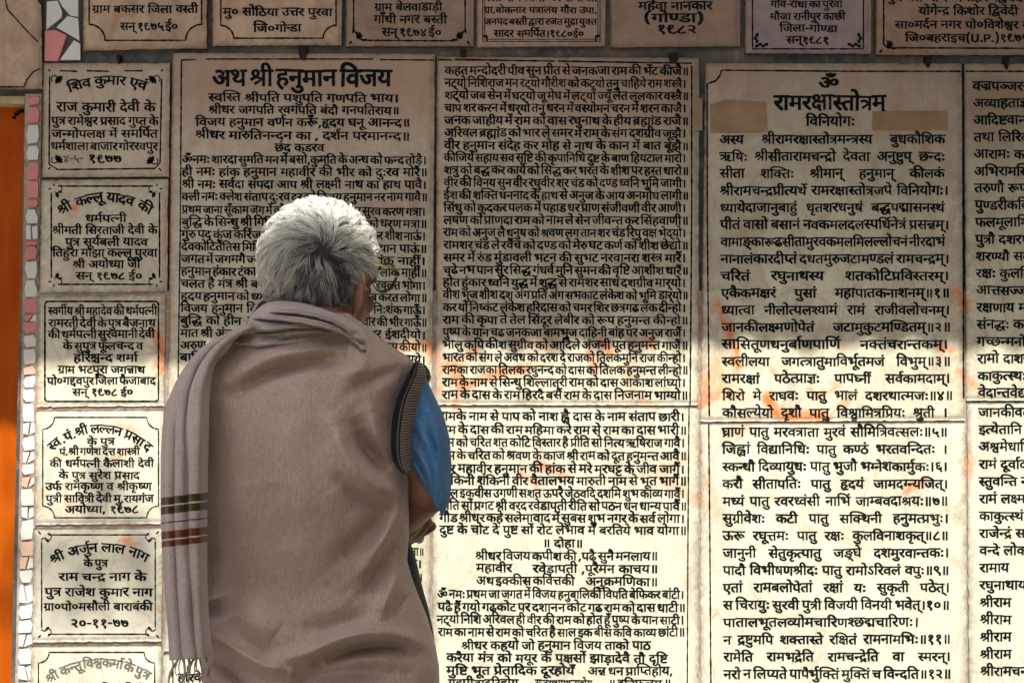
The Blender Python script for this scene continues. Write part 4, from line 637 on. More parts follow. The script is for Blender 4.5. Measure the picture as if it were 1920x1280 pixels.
 [[77,0,-19,2,-15,5,-13,8,-10,12,-6,14,-2,17,2,16,6,13,11,11,13,7,16,5,16,2,0,26,-76,0,0,18,144,0,0,-18,-48,0,0,-44,-10,0,-14,-1,-10,-1,-8,-3,-7,-4,-7,-5,-4,-7,-4,-8,0,-10,2,-13,6,-10,9,-8,13,-5,-3,10,-1,10,1,9,3,7,6,7,7,5,9,4,11,1,11,-1,9,-4,7,-5,5,-7,3,-7,1,-9,-4,-16,-11,-12,-17,-8],[76,35,2,-9,3,-8,12,1,10,4,7,7,2,9,-1,7,-3,5,-5,3,-7,1,-8,-1,-6,-4,-4,-7]],
 [[71,75,16,-1,13,-4,9,-6,6,-7,4,-8,1,-9,-2,-12,-6,-10,-9,-7,-13,-7,-7,17,7,3,6,4,4,5,1,6,-2,8,-5,5,-10,4,-14,1,-16,-1,-11,-6,-6,-7,-3,-9,1,-6,2,-6,4,-7,7,-7,10,-8,15,-8,4,1,4,0,17,-3,12,-7,8,-11,3,-14,-3,-14,-9,-11,-14,-8,-19,-2,-15,1,-15,4,-12,6,-11,9,-11,10,-10,12,15,11,9,-11,9,-9,9,-7,10,-4,10,-3,12,-1,20,5,6,14,-1,7,-5,5,-6,3,-8,1,-6,-1,-6,-1,-5,-1,-5,-3,-4,10,-19,14,-13,12,-7,14,-3,14,1,9,3,7,5,7,5,5,-4,5,-4,6,-2,7,-1,8,1,6,2,6,3,5,3,3,7,4,7,2,8,2,9,0,33,0,0,22,-90,0,0,18,136,0,0,-18,-26,0,0,-40,-52,0,-7,0,-5,0,-5,-3,-3,-3,-1,-5,1,-5,2,-4,2,-4,4,-3,12,3]],
 [[102,72,10,-18,-11,-6,-10,-6,-12,-4,-15,-2,-10,1,-9,3,-7,4,-6,4,-5,8,-4,8,-3,11,0,15,0,48,-20,0,0,18,98,0,0,-18,-47,0],[66,54,6,1,6,1,6,2,6,3,-50,66,0,-35,0,-9,0,-7,1,-5,2,-5,2,-3,2,-3,8,-4]],
 [[0,156,129,0,0,-18,-129,0],[134,87,-5,2,-5,0,-7,-1,-6,-2,-6,-4,-6,-7,-5,-10,-5,-13,-19,6,3,11,5,9,-6,4,-6,4,-7,2,-7,0,-9,-1,-6,-5,-4,-6,-1,-8,1,-10,4,-8,6,-9,9,-9,12,-10,13,-12,-13,-13,-14,12,-13,12,-11,11,-8,12,-5,12,-2,13,2,12,4,9,7,8,9,5,9,3,9,0,11,0,9,-3,9,-5,8,-6,17,11,20,3,4,0,3,0,4,-1,3,-1]],
 [[42,67,2,-9,5,-6,8,-4,10,-1,12,1,10,4,9,6,7,7,11,-15,-10,-7,-11,-7,-13,-5,-17,-1,-18,2,-13,8,-10,11,-2,15,0,7,2,7,3,6,5,6,-9,5,-7,8,-4,9,-2,10,1,8,2,6,-13,0,0,18,92,0,0,-18,-56,0,-4,-7,-1,-7,1,-9,4,-6,6,-4,8,-2,7,1,9,1,6,0,5,-1,-1,-17,-4,0,-4,0,-11,-1,-8,-4,-5,-6]],
 [[64,-54,-15,15,-12,13,-10,13,-7,13,-4,14,-2,14,1,9,3,8,4,9,7,7,-4,5,-4,7,-3,7,-1,8,1,6,2,6,3,5,3,3,7,4,7,2,8,2,9,0,62,0,0,22,-119,0,0,18,180,0,0,-18,-41,0,0,-40,-81,0,-7,0,-5,0,-5,-3,-3,-3,-1,-5,1,-5,2,-4,2,-4,4,-3,5,2,7,1,7,1,9,0,47,0,17,-2,10,-6,4,-4,2,-6,2,-6,0,-8,0,-86,-20,0,0,22,-6,-3,-7,-2,-8,-2,-9,-1,-16,3,-13,7,-9,11,-2,14,2,14,9,11,13,7,17,2,5,0,6,0,6,-1,4,-1,-2,-17,-3,1,-5,1,-4,0,-5,1,-11,-2,-7,-3,-5,-6,-1,-8,2,-7,4,-6,8,-3,9,-1,9,1,7,3,6,3,6,5,0,44,-1,6,-2,4,-4,2,-7,1,-46,0,-12,0,-8,-2,-6,-2,-5,-3,-8,-10,-3,-14,2,-11,3,-10,6,-10,8,-11,11,-12,14,-13]],
 [[0,156,91,0,0,-18,-91,0],[11,60,1,9,3,7,3,7,5,5,8,5,10,4,12,2,15,1,27,0,0,-18,-22,0,-14,0,-9,-2,-7,-2,-5,-3,-5,-7,-1,-9,2,-12,7,-11,11,-12,16,-14,-14,-13,-11,10,-10,10,-9,10,-7,11,-4,11]],
 [[32,16,-12,17,62,37,-10,12,-9,7,-8,5,-10,1,-7,-1,-7,-1,-8,-3,-9,-4,-7,18,8,4,9,3,10,2,11,1,9,-1,9,-2,8,-4,7,-6,9,-9,9,-10,0,56,-96,0,0,18,217,0,0,-18,-101,0,0,-56,8,1,8,1,8,1,6,1,-2,6,0,5,1,7,4,5,5,3,6,0,9,-1,6,-4,5,-6,1,-8,-1,-6,-2,-5,-4,-4,-5,-2,3,-6,4,-6,3,-5,3,-5,-2,-8,-11,-3,-8,-4,-4,-6,-2,-7,2,-8,4,-5,7,-3,7,-1,8,1,6,1,7,3,8,4,6,-18,-7,-3,-8,-3,-9,-2,-9,0,-17,2,-13,7,-8,12,-2,14,1,9,5,9,7,8,10,5,-2,4,-2,4,-2,3,-1,3,-4,-2,-6,-1,-7,-2,-7,-1,-7,-1,-6,0,0,-65,-20,0,0,58]],
 [[71,36,-17,1,-15,4,-11,6,-12,14,-4,19,1,13,6,11,9,8,12,5,14,3,16,2,2,0,0,16,-72,0,0,18,130,0,0,-18,-37,0,0,-34,-19,0,-8,-1,-9,0,-8,-2,-7,-3,-4,-3,-3,-4,-3,-5,0,-7,2,-12,8,-7,13,-4,15,-2,12,1,11,3,10,4,11,4,6,-18,-6,-3,-7,-3,-7,-2,-7,-2,0,-28,-19,0,-8,-1,-9,0,-8,-2,-7,-3,-4,-3,-3,-4,-3,-5,0,-7,2,-12,8,-7,13,-4,15,-2,12,1,11,3,10,4,11,4,6,-18,-10,-5,-13,-3,-13,-3,-13,-1,-17,1,-15,4,-11,6,-12,14,-4,19,1,13,6,11,9,8,12,5,14,3,16,2,2,0,0,8]],
 [[68,56,-8,-1,-7,-1,-7,-2,-6,-3,-11,8,-9,9,-6,10,-2,12,1,6,2,6,3,5,4,3,6,4,7,2,9,2,11,0,23,0,0,22,-78,0,0,18,126,0,0,-18,-27,0,0,-40,-46,0,-7,0,-4,0,-6,-3,-3,-3,-1,-5,1,-6,3,-4,4,-4,4,-4,12,3,13,2,17,-3,14,-7,9,-11,3,-15,-3,-14,-8,-11,-12,-8,-17,-4,8,-3,7,-3,8,-2,9,-3,-8,-18,-14,7,-14,7,-12,7,-12,7,-13,2,-10,3,-7,4,-2,7,1,5,2,4,5,3,5,1,5,-1,6,-2,6,-3,6,-5,4,-1,3,0,15,1,12,4,7,7,3,9,-2,8,-5,5,-7,3]],
 [[0,156,141,0,0,-18,-28,0,6,-11,2,-11,-5,-20,-14,-14,8,-9,8,-10,5,-11,2,-14,-2,-12,-4,-9,-7,-7,-8,-6,-11,-3,-11,-1,-14,2,-13,6,-13,10,-12,14,-8,13,-7,16,-8,17,18,6,7,-18,8,-16,9,-13,10,-10,10,-6,11,-3,9,2,8,3,5,7,2,10,-2,10,-4,9,-7,8,-9,8,-8,-1,-8,0,-1,17,16,2,11,5,7,7,2,11,-1,7,-3,6,-4,5,-5,4,-88,0]],
 [[150,138,-57,0,0,-34,17,-10,14,-12,8,-15,3,-17,-2,-16,-7,-13,-9,-9,-13,-7,-14,-4,-16,-1,-17,2,-16,4,-12,8,-10,11,-6,13,-1,16,2,15,6,13,10,10,12,7,15,5,15,1,0,33,-72,0,0,18,150,0],[73,18,17,2,13,6,9,10,2,14,-1,11,-6,11,-9,8,-12,7,-9,0,-17,-1,-13,-6,-7,-5,-4,-6,-3,-7,-1,-10,2,-15,9,-11,14,-6]],
 [[64,116,3,0,5,0,5,-1,4,0,4,-1,3,0,-1,-19,-5,1,-6,1,-5,1,-6,0,-14,-2,-11,-5,-6,-8,-2,-11,2,-11,6,-8,9,-5,11,-1,11,1,11,5,10,6,8,9,-3,10,-2,10,13,4,10,5,6,8,2,9,-1,7,-2,6,-3,6,-4,5,-116,0,0,18,234,0,0,-18,-26,0,0,-138,-20,0,0,45,-8,-5,-9,-3,-10,-3,-12,-1,-12,1,-10,4,-9,5,-8,8,-6,-5,-7,-5,-8,-5,-9,-3,-10,-3,-12,0,-12,1,-11,4,-10,6,-7,8,-5,11,-1,12,3,18,11,14,17,9],[118,75,5,-10,7,-8,9,-5,11,-1,12,1,10,4,9,6,7,6,0,70,-50,0,6,-13,2,-14,-4,-16,-9,-12]],
 [[42,138,0,-138,-20,0,0,138,-22,0,0,18,68,0,0,-18],[22,154,-5,17,-5,14,-5,10,-6,6,-7,4,-8,1,-5,-1,-5,0,-4,-2,-4,-1,-6,18,11,3,12,1,13,-2,11,-4,9,-9,8,-13,5,-12,6,-14,4,-16],[36,205,2,6,3,5,4,3,5,1,6,-1,4,-3,3,-5,1,-6,-1,-5,-3,-5,-4,-3,-6,-1,-5,1,-4,3,-3,5]],
 [[85,-3,-11,10,-10,10,-9,10,-7,11,-4,11,-2,11,1,7,3,6,3,5,3,4,-42,0,0,18,118,0,0,38,-128,0,0,18,174,0,0,-18,-26,0,0,-138,-20,0,0,82,-29,0,-11,0,-8,-2,-6,-2,-6,-3,-4,-7,-1,-9,2,-12,7,-11,11,-12,16,-14]],
 [[12,13,32,19,-13,5,-10,8,-7,12,-2,15,3,18,10,14,16,9,20,3,6,0,7,-1,6,-1,5,0,-2,-19,-4,1,-6,1,-6,1,-5,0,-13,-2,-9,-5,-6,-8,-2,-10,2,-12,5,-8,9,-4,9,-2,10,1,10,4,8,6,8,7,0,73,-93,0,0,18,194,0,0,-18,-81,0,0,-50,6,5,7,3,8,3,8,1,15,-3,12,-8,7,-12,3,-17,-1,-12,-3,-13,-5,-13,-7,-12,-18,10,5,9,5,9,3,11,1,10,-1,11,-4,7,-6,4,-8,1,-6,-1,-7,-3,-7,-6,-7,-8,0,-64,-20,0,0,43,-5,-3,-2,-2,-3,-2,-60,-39]],
 [[22,138,-22,0,0,18,20,0,-3,5,-2,6,-1,7,-1,7,4,18,13,13,12,7,16,4,18,1,20,-1,19,-3,17,-5,17,-6,16,-9,14,-10,13,-10,12,-13,11,-13,-22,0,-17,15,-17,14,-19,10,-19,7,-20,5,-20,1,-20,-2,-15,-5,-9,-9,-3,-12,0,-7,2,-6,2,-5,3,-4,27,0,0,-18,-26,0,0,-138,-20,0]],
 [[71,75,16,-1,13,-4,9,-6,6,-7,4,-8,1,-9,-2,-12,-6,-10,-9,-7,-13,-7,-7,17,7,3,6,4,4,5,1,6,-2,8,-5,5,-10,4,-14,1,-16,-1,-11,-6,-6,-7,-3,-9,1,-6,2,-6,4,-7,7,-7,10,-8,15,-8,16,-3,13,-5,12,-8,10,-10,10,-11,8,-12,-15,-10,-14,18,-14,14,-15,8,-17,3,-11,-2,-8,-3,-5,-6,-2,-7,2,-8,4,-5,7,-3,7,-1,7,0,6,1,5,2,5,2,6,-17,-6,-3,-7,-1,-7,-2,-7,0,-17,2,-13,8,-8,11,-2,14,1,10,4,8,7,7,9,5,-13,12,-10,10,-5,12,-2,12,1,9,3,7,5,7,5,5,-4,5,-4,6,-2,7,-1,8,1,6,2,6,3,5,3,3,7,4,7,2,8,2,9,0,33,0,0,22,-90,0,0,18,136,0,0,-18,-26,0,0,-40,-52,0,-7,0,-5,0,-5,-3,-3,-3,-1,-5,1,-5,2,-4,2,-4,4,-3,12,3]],
 [[110,-67,-17,2,-13,8,-8,11,-2,14,1,11,5,9,9,8,10,5,-5,9,-4,8,-4,0,-3,-1,-4,0,-3,0,-11,1,-10,2,-11,3,-9,5,-8,7,-6,9,-4,11,-1,13,0,10,3,9,5,7,6,6,9,6,11,5,12,2,14,1,2,0,0,24,-74,0,0,18,134,0,0,-18,-40,0,0,-42,-12,0,-13,0,-11,-2,-8,-2,-7,-3,-5,-5,-3,-5,-3,-6,0,-7,2,-13,7,-9,13,-7,18,-2,3,0,3,0,-1,5,-1,4,2,7,4,5,5,3,6,1,10,-2,7,-4,4,-7,1,-7,-1,-7,-2,-5,-4,-4,-6,-2,4,-7,5,-7,5,-8,6,-8,-10,-3,-11,-4,-7,-5,-5,-6,-1,-7,2,-7,4,-5,7,-3,7,-1,8,0,6,2,7,2,7,4,7,-17,-7,-3,-8,-3,-9,-2]],
 [[38,59,-6,1,-6,4,-7,6,-5,6,-4,8,-1,7,1,5,3,4,4,3,7,1,87,0,0,34,-111,0,0,18,158,0,0,-18,-26,0,0,-138,-21,0,0,64,-33,-28,7,-8,4,-6,1,-5,-1,-5,-4,-4,-6,-3,-8,-1,-5,1,-4,1,-5,1,-4,1,-4,2,-4,4,-3,4,-1,5,0,3,2,4,3,4,5,4,21,17,13,11,14,10,12,9,0,1,-60,0,0,-14,-1,-6,-2,-4,-5,-2]],
 [[22,138,-22,0,0,18,20,0,-3,5,-2,6,-1,7,-1,7,5,18,14,14,14,6,18,4,21,1,25,-1,24,-3,21,-5,20,-7,20,-8,17,-10,15,-11,15,-12,13,-13,-24,0,-20,15,-22,13,-23,10,-24,8,-25,5,-25,1,-18,-1,-15,-2,-11,-4,-11,-9,-3,-13,0,-6,2,-6,2,-5,3,-4,27,0,0,-18,-26,0,0,-138,-20,0]],
 [[40,138,0,-46,0,-9,1,-7,1,-5,1,-5,2,-3,3,-3,7,-4,11,-2,10,2,9,3,8,6,7,5,9,-16,-10,-7,-10,-5,-12,-4,-13,-2,-10,1,-9,3,-7,4,-6,4,-5,8,-4,8,-3,11,0,15,0,48,-20,0,0,18,80,0,0,-18]],
 [[10,1,43,19,-10,3,-10,5,-9,7,-7,9,-4,10,-1,14,0,10,3,9,5,7,6,6,9,6,11,5,12,2,14,1,2,0,0,24,-74,0,0,18,134,0,0,-18,-40,0,0,-42,-12,0,-13,0,-11,-2,-8,-2,-7,-3,-5,-5,-3,-5,-3,-6,0,-7,2,-13,7,-9,13,-7,18,-2,3,0,3,0,-1,5,-1,4,2,7,4,5,5,3,6,1,10,-2,7,-4,4,-7,1,-7,-1,-7,-2,-5,-4,-4,-6,-2,4,-7,4,-6,4,-7,6,-8,-17,-8,-5,8,-5,9,-4,8,-3,7,-66,-34]],
 [[-42,154,-5,17,-6,14,-5,10,-6,6,-7,4,-8,1,-5,-1,-4,0,-5,-2,-3,-1,-6,18,10,3,12,1,12,-1,8,-3,8,-6,7,-9,11,14,20,5,8,0,7,-2,6,-2,6,-2,-6,-16,-4,2,-5,1,-5,1,-5,1,-9,-2,-6,-4,-4,-6,-1,-8,0,-5,4,-13,4,-15]],
 [[89,0,-5,1,-5,2,-5,3,-5,5,-4,5,-3,5,-2,5,-1,5,1,4,2,4,5,2,7,1,8,0,-2,8,-3,4,-5,2,-8,0,-16,0,-10,1,-7,2,-6,2,-5,4,-7,9,-3,12,1,8,2,6,4,5,4,4,7,4,8,2,8,1,11,0,15,0,0,22,-70,0,0,18,187,0,0,-18,-26,0,0,-138,-21,0,0,24,-39,0,0,-9,-1,-7,-3,-5,-4,-2],[90,138,0,-40,-39,0,-9,0,-7,-2,-4,-4,-1,-6,1,-5,2,-4,4,-2,7,-1,21,0,9,0,7,-1,5,-2,5,-3,4,-5,3,-5,2,-7,0,-9,40,0,0,96]],
 [[95,10,-13,-13,-14,12,-13,13,-12,12,-10,11,-8,10,-7,9,-4,7,-3,5,-1,5,0,4,1,5,3,4,5,3,7,1,6,0,5,-3,4,-3,4,-4,5,5,2,7,2,7,0,7,0,8,-1,6,-1,5,-2,5,-50,0,0,18,124,0,6,1,8,1,10,-1,10,-3,8,-6,7,-8,5,-10,1,-13,-3,-17,-7,-13,-12,-10,-17,-9,7,-7,7,-6,8,-3,12,-1,12,1,10,4,9,6,8,7,0,69,-21,0,0,18,67,0,0,-18,-26,0,0,-138,-20,0,0,45,-8,-4,-9,-4,-11,-3,-13,-1,-16,2,-14,6,-12,10,-9,14,-13,-2,-13,0,-11,0,-11,2,-11,2,-9,2,-5,-3,-6,-3,11,-13,13,-14,14,-13],[92,80,10,1,9,0,9,1,10,2,13,6,9,8,5,8,2,11,-2,11,-4,8,-7,4,-8,2,-6,-1,-4,-2,-4,-4,0,-5,5,-10,15,-5,-2,-17,-15,3,-11,7,-7,9,-3,13,1,4,1,4,-38,0,2,-5,1,-5,1,-6,0,-8,0,-9,-2,-9,-3,-7,-3,-6,13,-2]],
 [[225,138,0,-138,-21,0,0,48,-7,-5,-8,-3,-10,-3,-11,-1,-9,1,-9,3,-7,4,-6,4,-3,4,-3,5,-2,4,-2,5,-7,-1,-8,-1,-8,-1,-9,0,-11,0,-11,2,-11,2,-9,2,-5,-3,-6,-3,11,-13,13,-14,14,-13,15,-13,-13,-13,-14,12,-13,13,-12,12,-10,11,-8,10,-7,9,-4,7,-3,5,-1,5,0,4,1,5,3,4,5,3,7,1,6,0,5,-3,4,-3,4,-4,5,5,2,7,2,7,0,7,0,8,-1,6,-1,5,-2,5,-50,0,0,18,251,0,0,-18],[92,80,9,1,8,0,8,2,8,1,0,6,0,48,-55,0,2,-5,1,-5,1,-6,0,-8,0,-9,-2,-9,-3,-7,-3,-6,13,-2],[204,138,-59,0,0,-46,0,-9,1,-7,1,-5,1,-5,2,-3,2,-3,8,-4,11,-2,9,1,10,4,8,5,6,6]],
 [[22,138,-22,0,0,18,20,0,-3,5,-2,6,-1,7,-1,7,4,17,11,14,18,9,23,3,17,-1,16,-3,15,-5,14,-6,13,-9,12,-9,3,14,9,11,12,6,15,2,8,0,7,-2,6,-2,6,-2,-6,-16,-4,2,-5,1,-5,1,-5,1,-9,-2,-6,-4,-4,-6,-2,-8,1,-8,3,-8,4,-9,5,-8,-21,0,-29,29,-32,17,-33,6,-17,-2,-13,-5,-8,-9,-2,-12,0,-7,2,-6,2,-5,3,-4,27,0,0,-18,-26,0,0,-138,-20,0]],
 [[90,56,-8,-1,-7,-1,-7,-2,-6,-3,-11,8,-9,9,-6,10,-2,12,1,6,2,6,3,5,4,3,6,4,7,2,9,2,11,0,23,0,0,22,-100,0,0,18,166,0,0,-18,-46,0,0,-40,-46,0,-6,0,-4,0,-6,-3,-3,-3,-1,-5,1,-6,3,-4,3,-4,4,-4,12,3,13,2,17,-3,14,-7,9,-11,4,-15,-4,-15,-9,-12,-15,-8,-22,-3,-15,1,-15,4,-14,6,-12,8,-12,10,-10,11,16,12,14,-15,15,-10,15,-6,18,-3,22,5,7,15,-1,8,-5,5,-7,3],[128,84,1,6,3,4,4,3,5,1,5,-1,4,-3,3,-4,1,-6,-1,-5,-3,-4,-4,-3,-5,-2,-5,2,-4,3,-3,4]],
 [[142,138,-24,0,0,-43,0,-11,-1,-9,-3,-7,-4,-6,-12,-10,-17,-4,-4,18,5,2,4,1,4,2,2,2,3,3,2,4,1,6,0,9,0,43,-58,0,0,-50,0,-10,1,-8,1,-7,2,-5,3,-5,5,-4,5,-4,8,-5,27,-16,14,-8,9,-9,5,-9,2,-11,-2,-10,-3,-9,-4,-8,-3,-6,-18,10,3,6,3,5,2,6,1,5,-1,5,-1,4,-3,3,-5,5,-8,5,-11,6,-21,12,-9,6,-8,6,-6,7,-4,8,-3,11,-1,15,0,59,-20,0,0,18,142,0]],
 [[69,158,16,-2,12,-8,8,-10,2,-13,-1,-10,-3,-9,-6,-10,-9,-9,-12,-11,-16,-12,30,-24,9,-8,5,-7,3,-8,1,-9,-1,-7,-2,-7,-4,-7,-5,-7,-16,12,3,4,3,4,1,4,1,4,-1,5,-2,4,-3,4,-4,5,-46,38,1,5,16,11,14,10,10,9,11,13,3,12,-1,8,-4,4,-6,4,-7,0,-7,0,-5,-3,-3,-4,-2,-5,1,-6,3,-4,6,-4,8,-3,-12,-15,-11,6,-7,8,-5,8,-1,11,0,7,3,7,5,6,7,5,9,3]],
 [[30,47,-8,1,-6,4,-5,5,-1,7,1,6,3,5,6,3,6,0,5,0,4,-1,6,-3,7,-5,11,6,9,9,6,12,2,15,-2,12,-5,10,-9,6,-10,3,-7,-1,-5,-3,-3,-4,-1,-5,1,-4,2,-4,3,-4,6,-3,9,-3,13,-1,-5,-18,-20,4,-15,8,-9,12,-3,13,3,12,6,9,11,6,15,2,11,-1,11,-4,9,-7,8,-9,4,-12,2,-15,-2,-17,-7,-15,-10,-13,-13,-10,11,-10,10,-11,10,-12,9,-11,-16,-11,-13,16,-11,13,-10,11,-9,8,-7,0]],
 [[119,8,-16,-11,-15,22,-15,19,-13,14,-7,-1,-6,0,-8,1,-7,3,-4,6,-2,7,1,6,3,4,6,3,6,1,5,0,5,-2,5,-3,7,-4,10,5,8,8,6,11,2,13,-2,13,-6,10,-9,5,-12,2,-9,0,-8,-2,-8,-2,-8,-4,-7,17,10,4,10,3,10,1,11,1,13,-1,12,-4,10,-7,7,-9,5,-12,2,-15,-2,-16,-7,-15,-10,-12,-13,-9,11,-12,11,-13,10,-13]],
 [[22,138,-22,0,0,18,20,0,-3,5,-2,6,-1,7,-1,7,4,18,13,13,12,7,16,4,18,1,20,-1,19,-3,17,-5,17,-6,16,-9,14,-10,13,-10,12,-13,11,-13,-22,0,-17,15,-17,14,-19,10,-19,7,-20,5,-20,1,-20,-2,-15,-5,-9,-9,-3,-12,0,-7,2,-6,2,-5,3,-4,27,0,0,-18,-26,0,0,-138,-20,0],[196,204,1,6,3,4,5,3,5,1,5,-1,5,-3,2,-4,2,-6,-2,-6,-2,-4,-5,-3,-5,-1,-5,1,-5,3,-3,4]],
 [[22,148,8,4,9,3,11,2,12,1,18,-2,13,-7,8,-11,3,-14,-3,-16,-11,-12,10,-6,7,-7,4,-9,1,-10,-1,-12,-6,-10,-10,-9,-13,-6,8,-8,7,-8,7,-9,6,-8,-16,-11,-8,12,-8,11,-7,9,-7,8,-8,-1,-8,0,-8,1,-6,3,-5,5,-1,7,1,7,3,4,5,3,7,1,5,-1,5,-1,7,-3,7,-6,11,3,7,5,4,7,2,8,-2,8,-5,7,-8,4,-11,2,-9,-1,-9,0,-1,18,13,0,10,2,7,4,4,4,3,5,0,6,-1,7,-5,5,-6,4,-9,0,-9,0,-8,-2,-9,-3,-8,-4]],
 [[67,56,-3,11,-8,10,-14,9,-20,8,6,16,90,0,0,28,-118,0,0,18,164,0,0,-18,-26,0,0,-138,-20,0,0,92,-36,0,-8,1,-7,0,-5,0,-4,1,13,-8,9,-10,5,-10,2,-12,-2,-11,-5,-9,-9,-8,-10,-4,8,-4,9,-4,9,-3,8,-3,-8,-18,-12,6,-13,7,-12,7,-10,8,-13,1,-9,3,-7,5,-2,7,1,5,2,4,4,3,6,1,5,-1,6,-2,6,-3,7,-5,9,2,6,4,5,7]],
 [[107,32,-3,-13,-7,-10,-12,-7,-16,-2,-10,1,-9,3,-8,5,-7,6,-4,8,-1,10,0,6,2,7,3,6,4,8,7,9,10,11,-12,13,-9,10,-7,9,-6,8,-3,7,-2,6,-1,6,0,6,0,3,0,3,1,4,0,3,21,-4,-1,-5,0,-4,0,-6,2,-7,3,-7,6,-8,9,-11,12,-12,12,13,9,10,5,9,4,7,2,6,1,5,-1,5,-1,5,21,4,1,-7,0,-6,0,-7,-1,-6,-2,-6,-4,-7,-5,-7,-7,-9,-10,-10,-11,-13,10,-11,7,-9,4,-8,3,-8,1,-6],[50,34,1,-6,3,-6,6,-3,8,-2,8,1,6,4,4,5,1,7,0,4,-1,4,-2,5,-3,5,-5,7,-8,7,-6,-7,-6,-7,-3,-5,-2,-5,-1,-4]],
 [[152,138,0,-172,-20,0,0,19,-7,-3,-8,-3,-9,-2,-9,-1,-12,1,-10,4,-9,6,-6,8,-4,9,-2,11,3,16,10,12,14,8,18,3,5,-1,7,0,6,-1,5,-1,-2,-17,-4,1,-5,1,-5,0,-4,0,-12,-1,-8,-4,-6,-7,-2,-10,2,-9,6,-7,8,-3,10,-1,9,0,7,3,8,4,6,4,0,57,-18,2,-18,4,-17,5,-15,5,-11,-7,-11,-7,-11,-7,-12,-7,-12,18,10,5,10,5,9,5,10,5,-11,10,-8,9,-3,9,-2,10,3,12,8,10,12,8,17,2,15,-2,12,-7,8,-11,3,-13,-2,-10,-4,-9,-6,-9,-8,-7,15,-4,17,-4,20,-2,0,58,-16,0,0,18,62,0,0,-18],[62,98,7,6,6,6,3,8,2,7,-2,7,-4,6,-5,2,-8,2,-7,-2,-6,-3,-5,-5,-1,-8,1,-6,3,-6,6,-7]],
 [[30,-6,-12,16,37,21,-14,4,-11,8,-6,10,-2,13,0,7,2,7,3,6,5,6,-9,5,-7,8,-4,9,-2,10,1,8,2,6,-13,0,0,18,151,0,0,-18,-25,0,0,-138,-21,0,0,42],[42,67,2,-9,5,-6,8,-4,10,-1,12,1,10,4,9,6,7,7,0,73,-69,0,-4,-7,-1,-7,1,-9,4,-6,6,-4,8,-2,7,1,9,1,6,0,5,-1,-1,-17,-4,0,-4,0,-11,-1,-8,-4,-5,-6]],
 [[119,-17,-4,8,-5,9,-4,9,-5,10,-4,9,-4,10,-4,8,-2,6,-4,0,-5,0,-11,0,-10,2,-10,4,-8,5,-8,8,-5,9,-4,12,-1,15,1,12,2,13,5,13,7,13,21,-5,-7,-12,-5,-12,-3,-12,-1,-13,2,-15,7,-11,11,-7,16,-2,5,0,-2,5,0,4,1,7,4,5,6,3,7,1,9,-1,6,-5,4,-6,2,-8,-1,-6,-3,-6,-5,-4,-6,-3,4,-9,5,-10,6,-12,6,-12,6,-11,6,-10]],
 [[118,-17,-5,7,-4,8,-4,8,-4,8,-3,7,-2,5,-6,0,-6,0,-15,1,-13,5,-10,6,-7,9,-5,10,-1,11,1,7,2,7,4,6,5,5,-8,6,-6,7,-4,9,-1,10,3,14,10,11,15,6,18,2,7,0,7,-1,7,-1,5,0,-2,-18,-5,1,-5,1,-6,1,-7,0,-20,-5,-7,-13,1,-7,4,-5,5,-4,8,-3,9,1,10,1,4,0,3,0,6,-1,-2,-17,-6,0,-3,0,-4,0,-11,-1,-9,-4,-6,-7,-2,-10,2,-10,7,-7,9,-4,12,-1,3,0,3,0,-1,5,0,3,1,8,4,5,6,3,5,0,10,-1,7,-5,4,-6,1,-7,0,-7,-3,-5,-5,-4,-5,-3,4,-9,5,-10,7,-10,7,-10]],
 [[52,80,55,0,0,-18,-55,0,0,-9,-1,-7,-3,-5,-4,-2,-4,-1,-5,1,-5,2,-5,3,-5,5,-4,5,-3,5,-3,6,0,5,1,4,2,3,5,2,7,1,7,0,0,58,-32,0,0,18,91,0,0,-18,-39,0]],
 [[128,68,-1,-18,-5,-14,-6,-11,-15,-9,-17,-4,-15,2,-13,4,-11,9,-10,13,-6,11,-5,13,-5,16,-4,18,-3,21,-2,24,20,4,2,-23,3,-22,4,-18,4,-16,6,-13,6,-11,12,-10,15,-3,13,2,8,8,4,12,1,16,-1,12,-2,11,-4,10,-5,8,-7,5,-9,2,-5,-1,-4,-2,-3,-4,-1,-6,1,-4,2,-4,4,-4,6,-3,9,-2,11,-1,-4,-18,-21,4,-15,8,-9,12,-3,13,2,12,7,9,10,7,13,2,14,-2,12,-7,9,-10,7,-14,5,-16]],
 [[68,0,-12,1,-12,3,-10,6,-9,8,-5,11,-2,14,1,7,1,8,4,8,5,9,7,10,9,12,51,61,15,-13,-53,-64,-9,-12,-6,-10,-3,-9,-2,-8,3,-11,6,-7,9,-4,11,-2,13,2,12,3,12,5,12,8,9,-19,-12,-6,-13,-6,-15,-4]],
 [[105,47,-3,-15,-8,-12,-12,-7,-16,-3,-11,2,-10,3,-10,5,-9,9,-10,13,-10,16,18,8,9,-15,9,-12,11,-8,11,-2,8,1,7,3,4,6,1,8,0,6,-2,6,-3,5,-5,6,-7,6,-10,8,-10,9,-7,7,-5,7,-3,6,-2,6,0,6,2,14,9,9,6,3,6,3,10,1,13,1,24,0,0,-18,-26,0,-8,0,-5,-1,-4,-1,-2,-1,-4,-4,-1,-6,0,-4,2,-5,3,-4,5,-4,6,-6,8,-7,11,-9,7,-8,6,-7,4,-8,2,-7]],
